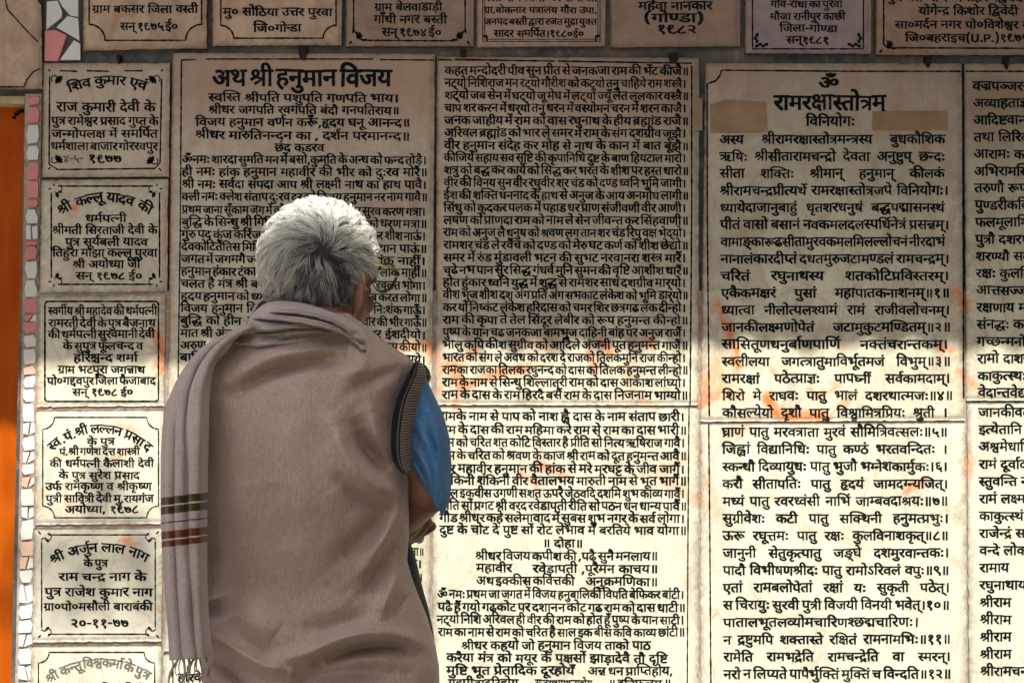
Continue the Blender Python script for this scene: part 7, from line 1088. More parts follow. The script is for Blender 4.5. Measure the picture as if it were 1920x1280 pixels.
def bm_tube(bm, pts, r, seg=8):
    pts = [Vector(p) for p in pts]; rings = []
    for i, p in enumerate(pts):
        d = (pts[min(i + 1, len(pts) - 1)] - pts[max(i - 1, 0)]).normalized()
        a = d.orthogonal().normalized(); b = d.cross(a)
        rr = r[i] if isinstance(r, (list, tuple)) else r
        rings.append([bm.verts.new(p + (a * math.cos(t) + b * math.sin(t)) * rr) for t in [2 * math.pi * k / seg for k in range(seg)]])
    for A, B in zip(rings, rings[1:]):
        for k in range(seg): bm.faces.new((A[k], A[(k + 1) % seg], B[(k + 1) % seg], B[k]))
    bm.faces.new(rings[0][::-1]); bm.faces.new(rings[-1])
def bm_obj(name, bm, mat, parent=None, smooth=True):
    bm.normal_update()
    V = [v.co[:] for v in bm.verts]; Fs = [tuple(v.index for v in f.verts) for f in bm.faces]
    bm.verts.index_update(); Fs = [tuple(v.index for v in f.verts) for f in bm.faces]
    bm.free(); return mesh(name, V, Fs, mat, parent, smooth)
bm_tube(bm, [P(44, 208, .05), P(44, 208, .03), P(36, 209, .022), P(30, 214, .022), P(26, 221, .03)], [.003, .004, .004, .005, .004])
bm_obj('latch', bm, M['iron'], door)

# ------------------------------------------------------------------ plaques of the top row
def scoop_open(x0, x1, y1, r):
    return [[(x0, -90), (x0, y1 - r)] + [(x0 + r - r * math.cos(math.radians(a)), y1 - r + r * math.sin(math.radians(a)) ) for a in ()] +
            [(x0 + r * math.sin(math.radians(a)), y1 - r * math.cos(math.radians(a))) for a in range(0, 91, 15)] +
            [(x1 - r * math.cos(math.radians(a)), y1 - r * math.sin(math.radians(a))) for a in range(0, 91, 15)] + [(x1, y1 - r), (x1, -90)]]
TOPG = None
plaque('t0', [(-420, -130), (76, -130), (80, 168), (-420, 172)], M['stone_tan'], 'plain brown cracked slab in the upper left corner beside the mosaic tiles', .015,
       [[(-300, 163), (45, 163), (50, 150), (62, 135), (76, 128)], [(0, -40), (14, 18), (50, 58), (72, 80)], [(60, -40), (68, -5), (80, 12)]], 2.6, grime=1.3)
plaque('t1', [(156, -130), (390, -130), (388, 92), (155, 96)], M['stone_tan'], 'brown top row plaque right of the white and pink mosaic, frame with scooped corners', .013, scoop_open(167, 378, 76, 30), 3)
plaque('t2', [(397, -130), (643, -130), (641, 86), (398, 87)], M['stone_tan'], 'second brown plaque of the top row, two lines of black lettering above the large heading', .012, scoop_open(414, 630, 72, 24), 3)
plaque('t3', [(649, -130), (890, -130), (888, 88), (647, 88)], M['stone_shaded'], 'third plaque of the top row with flower ornaments in its lower corners', .013,
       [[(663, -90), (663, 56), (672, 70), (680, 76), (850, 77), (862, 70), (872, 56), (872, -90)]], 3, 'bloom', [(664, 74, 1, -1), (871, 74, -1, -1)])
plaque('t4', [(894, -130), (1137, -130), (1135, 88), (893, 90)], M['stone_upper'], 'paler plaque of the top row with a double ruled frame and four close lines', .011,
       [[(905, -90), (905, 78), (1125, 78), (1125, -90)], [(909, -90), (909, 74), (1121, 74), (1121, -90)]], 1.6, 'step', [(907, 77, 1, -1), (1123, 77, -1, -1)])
plaque('t5', [(1144, -130), (1389, -130), (1388, 88), (1143, 90)], M['stone_shaded'], 'frameless brown plaque of the top row with three short bold lines', .012, grime=1.2)
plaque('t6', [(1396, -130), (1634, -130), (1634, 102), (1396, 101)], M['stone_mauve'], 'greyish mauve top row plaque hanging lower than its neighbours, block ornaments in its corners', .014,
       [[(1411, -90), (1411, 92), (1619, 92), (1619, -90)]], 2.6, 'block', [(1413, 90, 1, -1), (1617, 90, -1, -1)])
plaque('t7', [(1642, -130), (2300, -130), (2300, 106), (1641, 104)], M['stone_shaded'], 'wide brown plaque at the top right corner with a line reading (U.P.)', .013,
       [[(1657, -90), (1657, 84), (1664, 90), (2280, 92)]], 3, 'bloom', [(1659, 90, 1, -1)])

# ------------------------------------------------------------------ left column
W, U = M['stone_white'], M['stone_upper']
flat('joint_filler', [(np.array([(60, 545), (1825, 545), (1825, 1440), (50, 1440)], float), [(0, 1, 2, 3)])], -.0072, M['grout'], wall, off=0, thick=.006)
GR = .8
four = lambda x0, y0, x1, y1: [(x0, y0, 1, 1), (x1, y0, -1, 1), (x1, y1, -1, -1), (x0, y1, 1, -1)]
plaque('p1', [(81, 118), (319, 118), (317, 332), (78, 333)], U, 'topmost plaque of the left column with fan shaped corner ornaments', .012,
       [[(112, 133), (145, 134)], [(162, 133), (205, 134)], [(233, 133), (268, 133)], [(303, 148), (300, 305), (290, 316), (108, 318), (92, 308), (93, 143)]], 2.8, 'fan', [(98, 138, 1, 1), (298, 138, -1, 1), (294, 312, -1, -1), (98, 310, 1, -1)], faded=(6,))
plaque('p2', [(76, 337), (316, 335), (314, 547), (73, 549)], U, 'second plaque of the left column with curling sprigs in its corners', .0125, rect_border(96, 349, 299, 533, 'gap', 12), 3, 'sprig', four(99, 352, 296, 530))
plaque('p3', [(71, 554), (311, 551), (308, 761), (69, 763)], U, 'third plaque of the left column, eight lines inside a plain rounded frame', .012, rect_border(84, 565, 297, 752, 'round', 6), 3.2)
plaque('p4', [(67, 768), (308, 766), (305, 982), (65, 984)], W, 'fourth plaque of the left column with scooped corners and strongly arched top line', .012, rect_border(80, 782, 297, 970, 'scoop', 22), 2.4)
plaque('p5', [(64, 989), (306, 987), (303, 1202), (60, 1204)], W, 'fifth plaque of the left column ending in a date, curled line corners', .0125, rect_border(78, 1002, 291, 1188, 'gap', 12), 2.4, 'curl', four(81, 1005, 288, 1185))
plaque('p6', [(58, 1209), (304, 1207), (300, 1430), (52, 1432)], W, 'lowest plaque of the left column with a faded arched line, cut by the photo edge', .012, rect_border(72, 1222, 290, 1415, 'scoop', 20), 2.4, faded=(0,))

# ------------------------------------------------------------------ the large verse slabs
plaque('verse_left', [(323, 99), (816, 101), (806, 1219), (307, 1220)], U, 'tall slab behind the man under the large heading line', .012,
       [[(385, 111), (700, 111)], [(712, 112), (814, 113)], [(340, 113), (368, 112)], [(340, 113), (338, 420), (334, 700), (331, 900), (328, 1205)]], 2.6, name='verse_slab')
plaque('p7', [(306, 1223), (806, 1221), (806, 1440), (304, 1440)], W, 'low slab under the shawl fringe, cut by the bottom photo edge', .012, [[(324, 1430), (324, 1233), (790, 1233), (790, 1430)]], 2.6, name='verse_slab')
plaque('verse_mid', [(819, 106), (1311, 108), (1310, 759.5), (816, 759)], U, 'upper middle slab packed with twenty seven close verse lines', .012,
       [[(822, 112), (848, 113)], [(852, 112), (1040, 115)], [(1046, 115), (1297, 119)], [(1297, 123), (1297, 400), (1294, 757)]], 3, name='verse_slab', wash=1.0)
plaque('verse_mid_low', [(812, 761), (1311, 761.5), (1311, 1440), (809, 1440)], W, 'lower middle slab right of the man with a centred couplet heading', .0125,
       [[(1292, 764), (1290, 1000), (1288, 1430)]], 2.6, name='verse_slab', wash=1.0)
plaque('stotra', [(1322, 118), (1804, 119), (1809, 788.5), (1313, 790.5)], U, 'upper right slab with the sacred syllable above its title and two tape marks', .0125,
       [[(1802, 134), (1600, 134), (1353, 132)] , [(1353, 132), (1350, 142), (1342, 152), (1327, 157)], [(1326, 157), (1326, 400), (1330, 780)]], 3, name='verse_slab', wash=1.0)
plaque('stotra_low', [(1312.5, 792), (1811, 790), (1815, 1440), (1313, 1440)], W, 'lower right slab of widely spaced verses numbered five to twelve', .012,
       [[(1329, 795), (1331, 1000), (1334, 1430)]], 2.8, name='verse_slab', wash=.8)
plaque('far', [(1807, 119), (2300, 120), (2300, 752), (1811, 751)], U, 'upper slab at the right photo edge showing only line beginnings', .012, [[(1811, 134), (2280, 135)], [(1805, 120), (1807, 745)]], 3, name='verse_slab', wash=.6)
plaque('far_low', [(1813, 753), (2300, 754), (2300, 1440), (1817, 1440)], W, 'lower slab at the right photo edge with four repeated short lines', .0125, name='verse_slab', wash=.7)
lr = [o for o in COL.objects if o.get('label', '').startswith('tall slab behind')][0]
for row in TEXT['verse_left_low']: text_line(row, -.012, lr, M['paint'])

# tape marks
q = NT('brown_tape'); f = q.noise(25, 5); q.col(q.ramp(f, [(.3, (0.27, 0.165, 0.085)), (.7, (0.38, 0.26, 0.15))])); q.rough(.45); q.bump(q.noise(200), .3); M['tape'] = q.m
for quad, lab in (([(1331, 196), (1360, 187), (1436, 192), (1440, 246), (1400, 249), (1332, 249)], 'brown tape patch left of the title on the upper right slab'),
                  ([(1636, 209), (1776, 208), (1777, 244), (1635, 244)], 'brown tape patch right of the small heading on the upper right slab'),
                  ([(1302, 183), (1317, 185), (1317, 245), (1303, 245)], 'small brown tape patch at the right rim of the upper middle slab')):
    tag(flat('tape_patch', [(np.array(quad, float), [tuple(range(len(quad)))])], -.0136, M['tape'], None, off=.0004, thick=.0003), lab, 'tape')

# iron wall clamps over the top joints
for x, y, w, h, lab in ((222, 103, 8, 17, 'small iron clamp above the left column plaques'), (567, 88, 15, 25, 'iron clamp above the large heading'), (868, 92, 12, 15, 'iron clamp above the upper middle slab, left end'),
                        (1263, 99, 18, 20, 'iron clamp above the upper middle slab, right end'), (1741, 106, 11, 20, 'iron clamp above the upper right slab'), (1888, 106, 9, 24, 'iron clamp nearest the right photo edge')):
    j = lambda: random.uniform(-1.2, 1.2)
    pg = np.array([(x - w / 2 + j(), y), (x + w / 2 + j(), y + j()), (x + w * .4 + j(), y + h * .7), (x + w * .2, y + h), (x - w * .35, y + h * .9), (x - w * .45, y + h * .5)])
    o = flat('wall_clamp', [(pg, [tuple(range(6))])], -.014, M['iron'], None, off=.002, thick=.016); tag(o, lab, 'clamp', 'iron clamps along the joint')

# ------------------------------------------------------------------ broken-tile mosaic
M['tile_white'] = simple('white_glazed_tile', (0.74, 0.76, 0.70), 0.25, 0.06, 9)
M['tile_pink'] = simple('pink_glazed_tile', (0.68, 0.27, 0.24), 0.3, 0.10, 9)
M['tile_peach'] = simple('peach_glazed_tile', (0.78, 0.52, 0.40), 0.3, 0.10, 9)
def tile(poly, mat, parent):
    p = np.array(poly, float); n = len(p)
    if np.sum(p[:, 0] * np.roll(p[:, 1], -1) - np.roll(p[:, 0], -1) * p[:, 1]) < 0: p = p[::-1]
    c = p.mean(0); ins = c + (p - c) * .965
    tl = random.uniform(-.0012, .0012); dep = -.0085 + random.uniform(-.001, .001)
    yy = dep + tl * (ins[:, 0] - c[0]) / 20
    A = P(ins[:, 0], ins[:, 1], yy); B = P(p[:, 0], p[:, 1], yy + .0012); Cc = B.copy(); Cc[:, 1] = .001
    V = np.vstack([A, B, Cc]); Fs = [tuple(range(n))[::-1]]
    for k in range(n):
        k2 = (k + 1) % n; Fs += [(k, k2, n + k2, n + k)[::-1], (n + k, n + k2, 2 * n + k2, 2 * n + k)[::-1]]
    return mesh('tile', V, [f[::-1] for f in Fs], mat, parent)
mz = thing('tile_mosaic', P(118, 116), 'white and pink broken tile mosaic at the top left between two brown slabs', 'mosaic')
flat('grout', [(np.array([(84, -130), (152, -130), (152, 114), (84, 116)], float), [(0, 1, 2, 3)])], -.001, M['mortar'], mz, off=.002, thick=.003)
s = 3.2
for pl, c in (([(280, 10), (345, 5), (372, 70), (370, 105), (278, 180)], 'white'), ([(350, -60), (470, -60), (470, 104), (420, 94), (372, 40), (352, 0)], 'white'), ([(405, 97), (470, 112), (478, 246), (338, 165)], 'white'),
              ([(270, 186), (335, 181), (400, 214), (347, 368), (265, 368)], 'pink'), ([(444, 242), (482, 264), (482, 362), (358, 362)], 'white'),
              ([(280, -2), (342, -8), (340, -120), (285, -150)], 'pink'), ([(352, -70), (470, -70), (470, -200), (350, -160)], 'white'), ([(285, -160), (340, -130), (340, -300), (285, -300)], 'white'), ([(350, -170), (470, -210), (470, -300), (350, -300)], 'pink')):
    tile([(a / s, b / s) for a, b in pl], M['tile_' + c], mz)
mz2 = thing('tile_mosaic', P(50, 1280), 'narrow vertical strip of broken white and pink tiles beside the orange door', 'mosaic')
xL = lambda y: np.interp(y, [180, 700, 1280, 1440], [48, 41, 29, 26]); xR = lambda y: np.interp(y, [180, 700, 1280, 1440], [75, 67, 60, 58])
flat('grout', [(np.array([(xL(176) - 1, 176), (xR(176) + 3, 176), (xR(700) + 3, 700), (xR(1440) + 3, 1440), (xL(1440) - 1, 1440), (xL(700) - 1, 700)], float), [tuple(range(6))])], -.001, M['grout'], mz2, off=.002, thick=.003)
rows = [(181, 198, 'pink'), (200, 231, 'pink'), (234, 270, 'white'), (273, 300, 'white'), (303, 337, 'pink'), (339, 371, 'pink'), (374, 390, 'pink'), (392, 419, 'white'), (421, 449, 'white2'), (452, 459, 'pink'), (461, 487, 'pink'),
        (489, 522, 'white'), (524, 557, 'white'), (559, 587, 'pink'), (589, 602, 'pink2'), (604, 624, 'pink'), (627, 651, 'white'), (654, 683, 'white'), (686, 702, 'peach'), (704, 727, 'white'), (729, 753, 'white'), (756, 790, 'white'),
        (792, 815, 'white2'), (818, 845, 'white'), (847, 868, 'white2'), (870, 890, 'white'), (893, 914, 'peach2'), (916, 948, 'white'), (950, 972, 'white2'), (974, 1012, 'white'), (1015, 1042, 'peach'), (1044, 1066, 'peach2'), (1068, 1092, 'white'),
        (1095, 1130, 'white2'), (1133, 1160, 'white'), (1162, 1186, 'white'), (1189, 1212, 'white2'), (1215, 1245, 'white'), (1248, 1275, 'white2'), (1278, 1310, 'white'), (1313, 1340, 'peach'), (1343, 1380, 'white'), (1383, 1420, 'white')]
for y0, y1, c in rows:
    a, b = float(xL(y0)) + 2.5, float(xR(y0)) - .5; j = lambda k=2.5: random.uniform(0, k)
    if c.endswith('2'):
        m = a + (b - a) * random.uniform(.45, .65); k = random.uniform(-5, 5)
        tile([(a + j(), y0 + j()), (m - 1 + k, y0), (m - 1.5 - k, y1), (a + j(), y1 - j(4))], M['tile_' + c[:-1]], mz2)
        tile([(m + 1.5 + k, y0 + j(5)), (b - j(), y0 + j()), (b, y1 - j(8)), (m + 1.5 - k, y1)], M['tile_white'], mz2)
    else:
        ch = j(6)
        pg = [(a + j(5), y0 + j(3)), (b - j(7), y0), (b, y0 + (y1 - y0) * random.uniform(.3, .6)), (b - j(5), y1 - j(3)), (a + j(6), y1), (a, y1 - (y1 - y0) * random.uniform(.3, .6))]
        tile(pg, M['tile_' + c], mz2)

# ------------------------------------------------------------------ what throws the shade (above and behind the viewer)
M['sheet'] = simple('corrugated_sheet', (0.30, 0.28, 0.25), 0.6, 0.2, 8)
M['cloth'] = simple('awning_canvas', (0.42, 0.33, 0.22), 0.9, 0.15, 5)
M['bark'] = simple('bark', (0.12, 0.09, 0.06), 0.9, 0.3, 30)
M['leaf'] = simple('leaf_green', (0.06, 0.10, 0.03), 0.6, 0.3, 20)
k = math.tan(SUN_EL) / math.cos(SUN_AZ)                       # sun drop per metre of depth
sh = math.tan(SUN_AZ)                                         # sideways drift per metre of depth
def sheet_roof(name, x0, x1, ypix, depth, label, wob=.008):
    z0 = float(P(0, ypix)[2]) + depth * k
    n = int((x1 - x0) / .012); xs = np.linspace(x0, x1, n)
    V = []
    for yy, zz in ((-depth, 0), (0.0, depth * .12)):
        for x in xs:
            w = wob * math.sin(x * 2 * math.pi / .076) + .012 * noise.noise(Vector((x * 11, 0, 1)))
            V.append((x, yy, z0 + zz + w))
    o = mesh(name, V, grid_faces(2, n), M['sheet'], None, smooth=True)
    m = o.modifiers.new('thick', 'SOLIDIFY'); m.thickness = .002
    return tag(o, label, 'roof')
DE = .75
xsplit = float(P(322, 640)[0]) - sh * DE
sheet_roof('corrugated_eave', xsplit, 3.0, 672, DE, 'corrugated metal eave jutting out over the inscribed wall')
sheet_roof('corrugated_eave', -3.0, xsplit + .06, 706, DE, 'lower corrugated eave over the orange door side of the wall', .006)

zl = float(P(0, 1398)[2])
ya = -3.4
V = []
nx = 60
for j, (yy, zz) in enumerate(((ya, 0), (ya - 1.2, -.25), (ya - 2.4, -.1), (ya - 3.2, .3))):
    for i in range(nx):
        x = -4.5 + 9 * i / (nx - 1)
        V.append((x, yy, zl - ya * k + zz + (.03 * math.sin(x * 3) if j == 0 else .1 * math.sin(x * 1.3))))
aw = thing('shade_awning', (0, ya - 1.6, 0), 'unseen canvas awning added behind the viewer to shade the man', 'awning')  # added overhead cover that keeps the sun off the man's back
mesh('canvas', V, grid_faces(4, nx), M['cloth'], aw, smooth=True)
for x, yy in ((-4.4, ya - 3.1), (4.4, ya - 3.1)):
    bm = bmesh.new(); bm_tube(bm, [(x, yy, 0), (x, yy, 6.8)], .05); bm_obj('pole', bm, M['iron'], aw)

M['sky_block'] = simple('sky_block_plaster', (0.20, 0.16, 0.12), 0.9, 0.2, 2)  # for the added walls that leave sky light only from left and above
tag(box('sky_block_wall', 1.9, 2.2, -10.6, -.35, 0, 6.0, M['sky_block']), 'unseen dark wall added on the right to block sky light', 'wall')
tag(box('sky_block_wall', -7.0, 2.2, -11.0, -10.6, 0, 6.0, M['sky_block']), 'unseen dark wall added far behind the viewer to block sky light', 'wall')
# leafy twig whose blurred shade falls on the fifth plaque
tr = thing('leafy_branch', (-1.0, -3.6, 0), 'leafy branch hanging above the courtyard on the left', 'branch')
def up_sun(px, py, dist):
    p = P(px, py); return p + np.array([-sdir.x, -sdir.y, -sdir.z]) * dist
bm = bmesh.new(); bm_tube(bm, [up_sun(-500, 900, 5.2), up_sun(-60, 1040, 5.0), up_sun(120, 1080, 4.9), up_sun(300, 1120, 4.8)], [.02, .012, .008, .004]); bm_obj('branch', bm, M['bark'], tr)
V, Fs = [], []
def add_leaf(px, py, r):
    c = up_sun(px, py, random.uniform(4.4, 5.4)); a = random.uniform(0, 6.28)
    u = np.array([math.cos(a), .25 * random.uniform(-1, 1), math.sin(a)]); v = np.array([-math.sin(a), .4 * random.uniform(-1, 1), math.cos(a)])
    o = len(V)
    V.extend([c - u * r, c + v * r * .45, c + u * r, c - v * r * .45]); Fs.append((o, o + 1, o + 2, o + 3))
for i in range(150): add_leaf(random.uniform(75, 320), random.uniform(1000, 1200), random.uniform(.012, .024))
for i in range(60): add_leaf(random.gauss(195, 14), random.uniform(885, 1000), random.uniform(.012, .024))
for i in range(34): add_leaf(random.gauss(262, 14), random.uniform(960, 1100), random.uniform(.012, .024))
for i in range(60): add_leaf(random.uniform(-500, 80), random.gauss(930, 60), random.uniform(.02, .035))
tag(mesh('foliage', V, Fs, M['leaf'], tr), kind='stuff')

# ------------------------------------------------------------------ the person
man = thing('person', (float(P(585, 900, -.42)[0]), -.42, 0), 'grey haired man from behind in taupe sleeveless pullover, striped shawl over his left shoulder', 'person')

q = NT('brown_skin'); f = q.noise(45, 5); g = q.noise(420, 3)
q.col(q.ramp(f, [(.3, (0.16, 0.070, 0.048)), (.7, (0.26, 0.115, 0.078))])); q.rough(.55); q.bump(g, .25, .0008)
q.b.inputs['Subsurface Weight'].default_value = .12; q.b.inputs['Subsurface Radius'].default_value = (.01, .004, .002); q.b.inputs['Subsurface Scale'].default_value = .6; M['skin'] = q.m

HC = Vector(P(600, 496, -.405)); YAW = math.radians(30); TILT = math.radians(7)   # head centre, turned right, bowed forward
fwd = Vector((math.sin(YAW), math.cos(YAW) * math.cos(TILT), -math.sin(TILT))).normalized()
rt = fwd.cross(Vector((0, 0, 1))).normalized(); upv = rt.cross(fwd)
def H(r, f, u): return HC + rt * r + fwd * f + upv * u

bm = bmesh.new()
def ball(c, r, axes=None, seg=24):
    ax = axes or (Vector((1, 0, 0)), Vector((0, 1, 0)), Vector((0, 0, 1)))
    r = (r, r, r) if isinstance(r, (int, float)) else r
    g = bmesh.ops.create_uvsphere(bm, u_segments=seg, v_segments=seg // 2 + 2, radius=1)
    for v in g['verts']:
        p = v.co.copy(); v.co = Vector(c) + ax[0] * p.x * r[0] + ax[1] * p.y * r[1] + ax[2] * p.z * r[2]
def limb(a, b, ra, rb, n=14):
    a, b = Vector(a), Vector(b); d = (b - a); m = max(3, int(d.length / (min(ra, rb) * .35)))
    bm_tube(bm, [a.lerp(b, i / m) for i in range(m + 1)], [ra + (rb - ra) * i / m for i in range(m + 1)], n)
    ball(a, ra, seg=16); ball(b, rb, seg=16)
HA = (rt, fwd, upv)
ball(HC, (.070, .086, .084), HA, 40)                       # skull
ball(H(0, .028, -.055), (.060, .068, .062), HA, 32)        # face mass
ball(H(0, .062, -.108), (.034, .030, .024), HA)            # chin
for s in (-1, 1):
    limb(H(s * .050, .0, -.075), H(s * .022, .068, -.112), .020, .016)     # jaw
    ball(H(s * .038, .066, -.052), (.020, .018, .018), HA)                 # cheekbone
    limb(H(s * .010, .090, -.012), H(s * .048, .074, -.010), .010, .008)   # brow
    ball(H(s * .031, .078, -.028), (.013, .010, .009), HA)                 # eye under its lid
    ball(H(s * .012, .094, -.062), (.009, .009, .007), HA)                 # nostril
limb(H(0, .090, -.022), H(0, .108, -.056), .008, .012)     # nose
limb(H(-.020, .084, -.083), H(.020, .084, -.083), .007, .007)              # lips
limb(H(-.016, .084, -.092), H(.016, .084, -.092), .007, .007)
for s in (-1, 1):                                           # ears: shell, rim and lobe
    er = (rt * .80 * s - fwd * .60).normalized(); e2 = (fwd * .80 + rt * .60 * s).normalized()
    ec = H(s * .079, -.004, -.062)
    ball(ec + er * .005, (.0055, .015, .027), (er.cross(upv).normalized(), er, upv), 24)
    rim = [ec + er * (.003 + .0150 * math.cos(a)) + upv * (.002 + .027 * math.sin(a)) + e2 * .003 for a in [math.radians(t) for t in range(-75, 130, 16)]]
    bm_tube(bm, rim, .0045, 8)
    ball(ec + er * .004 - upv * .030, (.006, .009, .011), HA)
NB = Vector(P(600, 640, -.445))
limb(H(0, .004, -.055), NB + Vector((0, .012, 0)), .045, .054)                    # neck
SH = [Vector(P(392, 762, -.45)), Vector(P(742, 752, -.455))]
CH = Vector(P(565, 800, -.45)); WA = Vector(P(580, 1080, -.44)); PE = Vector(P(600, 1270, -.43))
limb(NB, CH, .062, .10); limb(SH[0], CH, .045, .085); limb(SH[1], CH, .042, .085)
ball(CH, (.125, .085, .15)); limb(CH, WA, .10, .10); ball(WA, (.125, .088, .12)); ball(PE, (.135, .09, .11))
# right arm: hangs to the elbow, forearm crosses in front of the body
E1 = Vector(P(800, 922, -.455)); W1 = Vector(P(738, 992, -.31)); E0 = Vector(P(380, 975, -.36)); W0 = Vector(P(708, 1026, -.27))
limb(SH[1], E1, .038, .028, 18); limb(E1, W1, .034, .025, 18); limb(SH[0], E0, .042, .034); limb(E0, W0, .034, .023)
def hand(wr, d, nrm, ln=1.0, curl=.5):
    """palm and five bent fingers of different lengths; d = pointing direction, nrm = back of the hand"""
    d = Vector(d).normalized(); nrm = Vector(nrm); nrm = (nrm - d * nrm.dot(d)).normalized(); sd = d.cross(nrm)
    pc = wr + d * .052 * ln
    ball(wr + d * .012, (.026, .020, .016), (sd, d, nrm), 18)
    ball(pc, (.038 * ln, .048 * ln, .014), (sd, d, nrm), 22)
    for i, (o, L) in enumerate(((-.028, .062), (-.010, .074), (.010, .078), (.028, .068))):
        p = pc + sd * o * ln + d * .036 * ln; dd = d.copy(); pts = [p - dd * .02]; rad = [.0098]
        for j, f in enumerate((.45, .32, .23)):
            dd = (dd - nrm * curl * (.5 + .35 * j)).normalized(); pts.append(pts[-1] + dd * L * ln * f * 1.25); rad.append(.0094 - .0012 * j)
        bm_tube(bm, pts, rad, 10); ball(pts[-1], rad[-1], seg=10)
        for t in pts[1:-1]: ball(t, .0093, seg=10)
    t0 = pc + sd * .030 * ln - d * .020 * ln; dd = (sd + d * .6 - nrm * .35).normalized()
    t1 = t0 + dd * .032; t2 = t1 + (dd * .5 + d).normalized() * .028
    bm_tube(bm, [t0, t1, t2], [.013, .011, .009], 10); ball(t1, .011, seg=10); ball(t2, .009, seg=10)
hand(W1, W1 - E1 + Vector((-.02, .06, 0)), (0, -.4, 1), 1.0, .35)                 # right hand lies over the left forearm
# left hand comes across the front and cups the right forearm from below
hand(W0, Vector(P(800, 985, -.42)) - W0, (.25, -.25, -1), 1.0, .22)
# legs and feet under the garment
for s, fx in ((-1, .085), (1, .095)):
    hip = PE + Vector((s * .07, 0, -.03)); kn = Vector((PE.x + s * fx, PE.y + .02, .47)); an = Vector((PE.x + s * fx, PE.y - .01, .085))
    limb(hip, kn, .082, .052, 18); limb(kn, an, .055, .032, 16)
    ball(an + Vector((s * .012, .06, -.048)), (.042, .115, .034)); ball(an + Vector((0, -.02, -.045)), (.030, .036, .036))
body = bm_obj('body', bm, M['skin'], None)
md = body.modifiers.new('r', 'REMESH'); md.mode = 'VOXEL'; md.voxel_size = .0032; md.use_smooth_shade = True
ms = body.modifiers.new('s', 'SMOOTH'); ms.iterations = 5; ms.factor = .5
bpy.context.view_layer.update()
dg = bpy.context.evaluated_depsgraph_get()
nm = bpy.data.meshes.new_from_object(body.evaluated_get(dg)); nm.name = 'body'
body.modifiers.clear(); body.data = nm
body.parent = man; nm.transform(__import__('mathutils').Matrix.Translation(-Vector(root_of(man))))

# ---- woven materials
def fabric(name, c, var=.12, rib=None, bumpd=.0012, fuzz=.3):
    q = NT(name)
    f = q.noise(9, 5, .6, .4); g = q.noise(700, 2, .6, 0, sc3=(1, 1, .35)); h = q.noise(60, 5, .7)
    base = q.ramp(q.mix(.5, f, h), [(.35, tuple(x * (1 - var) for x in c)), (.65, tuple(x * (1 + var) for x in c))])
    c2 = q.mix(q.ramp(g, [(.35, .45), (.65, 0.0)]), base, tuple(x * .45 for x in c))
    yn = q.noise(300, 3, .7, 0, sc3=(1, 1, .45)); c2 = q.mix(q.ramp(yn, [(.38, .20), (.55, 0.0)]), c2, tuple(x * .5 for x in c)); c2 = q.mix(q.ramp(yn, [(.52, 0.0), (.68, .15)]), c2, tuple(min(1, x * 1.5) for x in c))
    hgt = g
    if rib:
        w = q.n('ShaderNodeTexWave'); w.wave_type = 'BANDS'; w.bands_direction = 'X'; w.inputs['Scale'].default_value = rib
        w.inputs['Distortion'].default_value = 1.2; w.inputs['Detail'].default_value = 2; w.inputs['Detail Scale'].default_value = 3; q.l(q.pos, w.inputs['Vector'])
        c2 = q.mix(q.math('MULTIPLY', q.ramp(w.outputs['Fac'], [(.1, .28), (.6, 0.0)]), q.ramp(f, [(.35, .3), (.6, 1.0)])), c2, tuple(x * .5 for x in c))
        hgt = q.mix(.5, g, w.outputs['Fac'])
    fl = q.n('ShaderNodeTexVoronoi'); fl.inputs['Scale'].default_value = 62; q.l(q.pos, fl.inputs['Vector'])
    c2 = q.mix(q.ramp(fl.outputs['Distance'], [(0.03, 0.75), (0.055, 0.0)]), c2, q.mix(q.ramp(f, [(.45, 0.0), (.55, 1.0)]), tuple(x * .25 for x in c), (.55, .5, .42)))
    q.col(c2); q.rough(.92); q.b.inputs['Specular IOR Level'].default_value = .2
    q.b.inputs['Sheen Weight'].default_value = fuzz; q.b.inputs['Sheen Roughness'].default_value = .4
    q.bump(hgt, .55, bumpd); return q.m
M['knit'] = fabric('taupe_knit', (0.485, 0.385, 0.325), .12, 95)
M['shawl'] = fabric('taupe_shawl_wool', (0.46, 0.395, 0.36), .08, None, .0008, .5)
M['navy'] = fabric('navy_knit', (0.012, 0.018, 0.030), .2)
M['rib'] = fabric('ribbed_knit', (0.33, 0.28, 0.21), .1)
M['gold'] = fabric('gold_brown_stripe', (0.060, 0.036, 0.012), .3)
M['rust'] = fabric('rust_stripe', (0.15, 0.036, 0.012), .3)
M['white_y'] = fabric('white_yarn', (0.6, 0.58, 0.5), .05)
M['blue_y'] = fabric('blue_yarn', (0.03, 0.06, 0.22), .1)
M['blue'] = fabric('blue_cotton', (0.090, 0.245, 0.48), .10, None, .0004, .1)
M['slate'] = fabric('slate_cotton', (0.035, 0.042, 0.052), .15, None, .0004, .1)

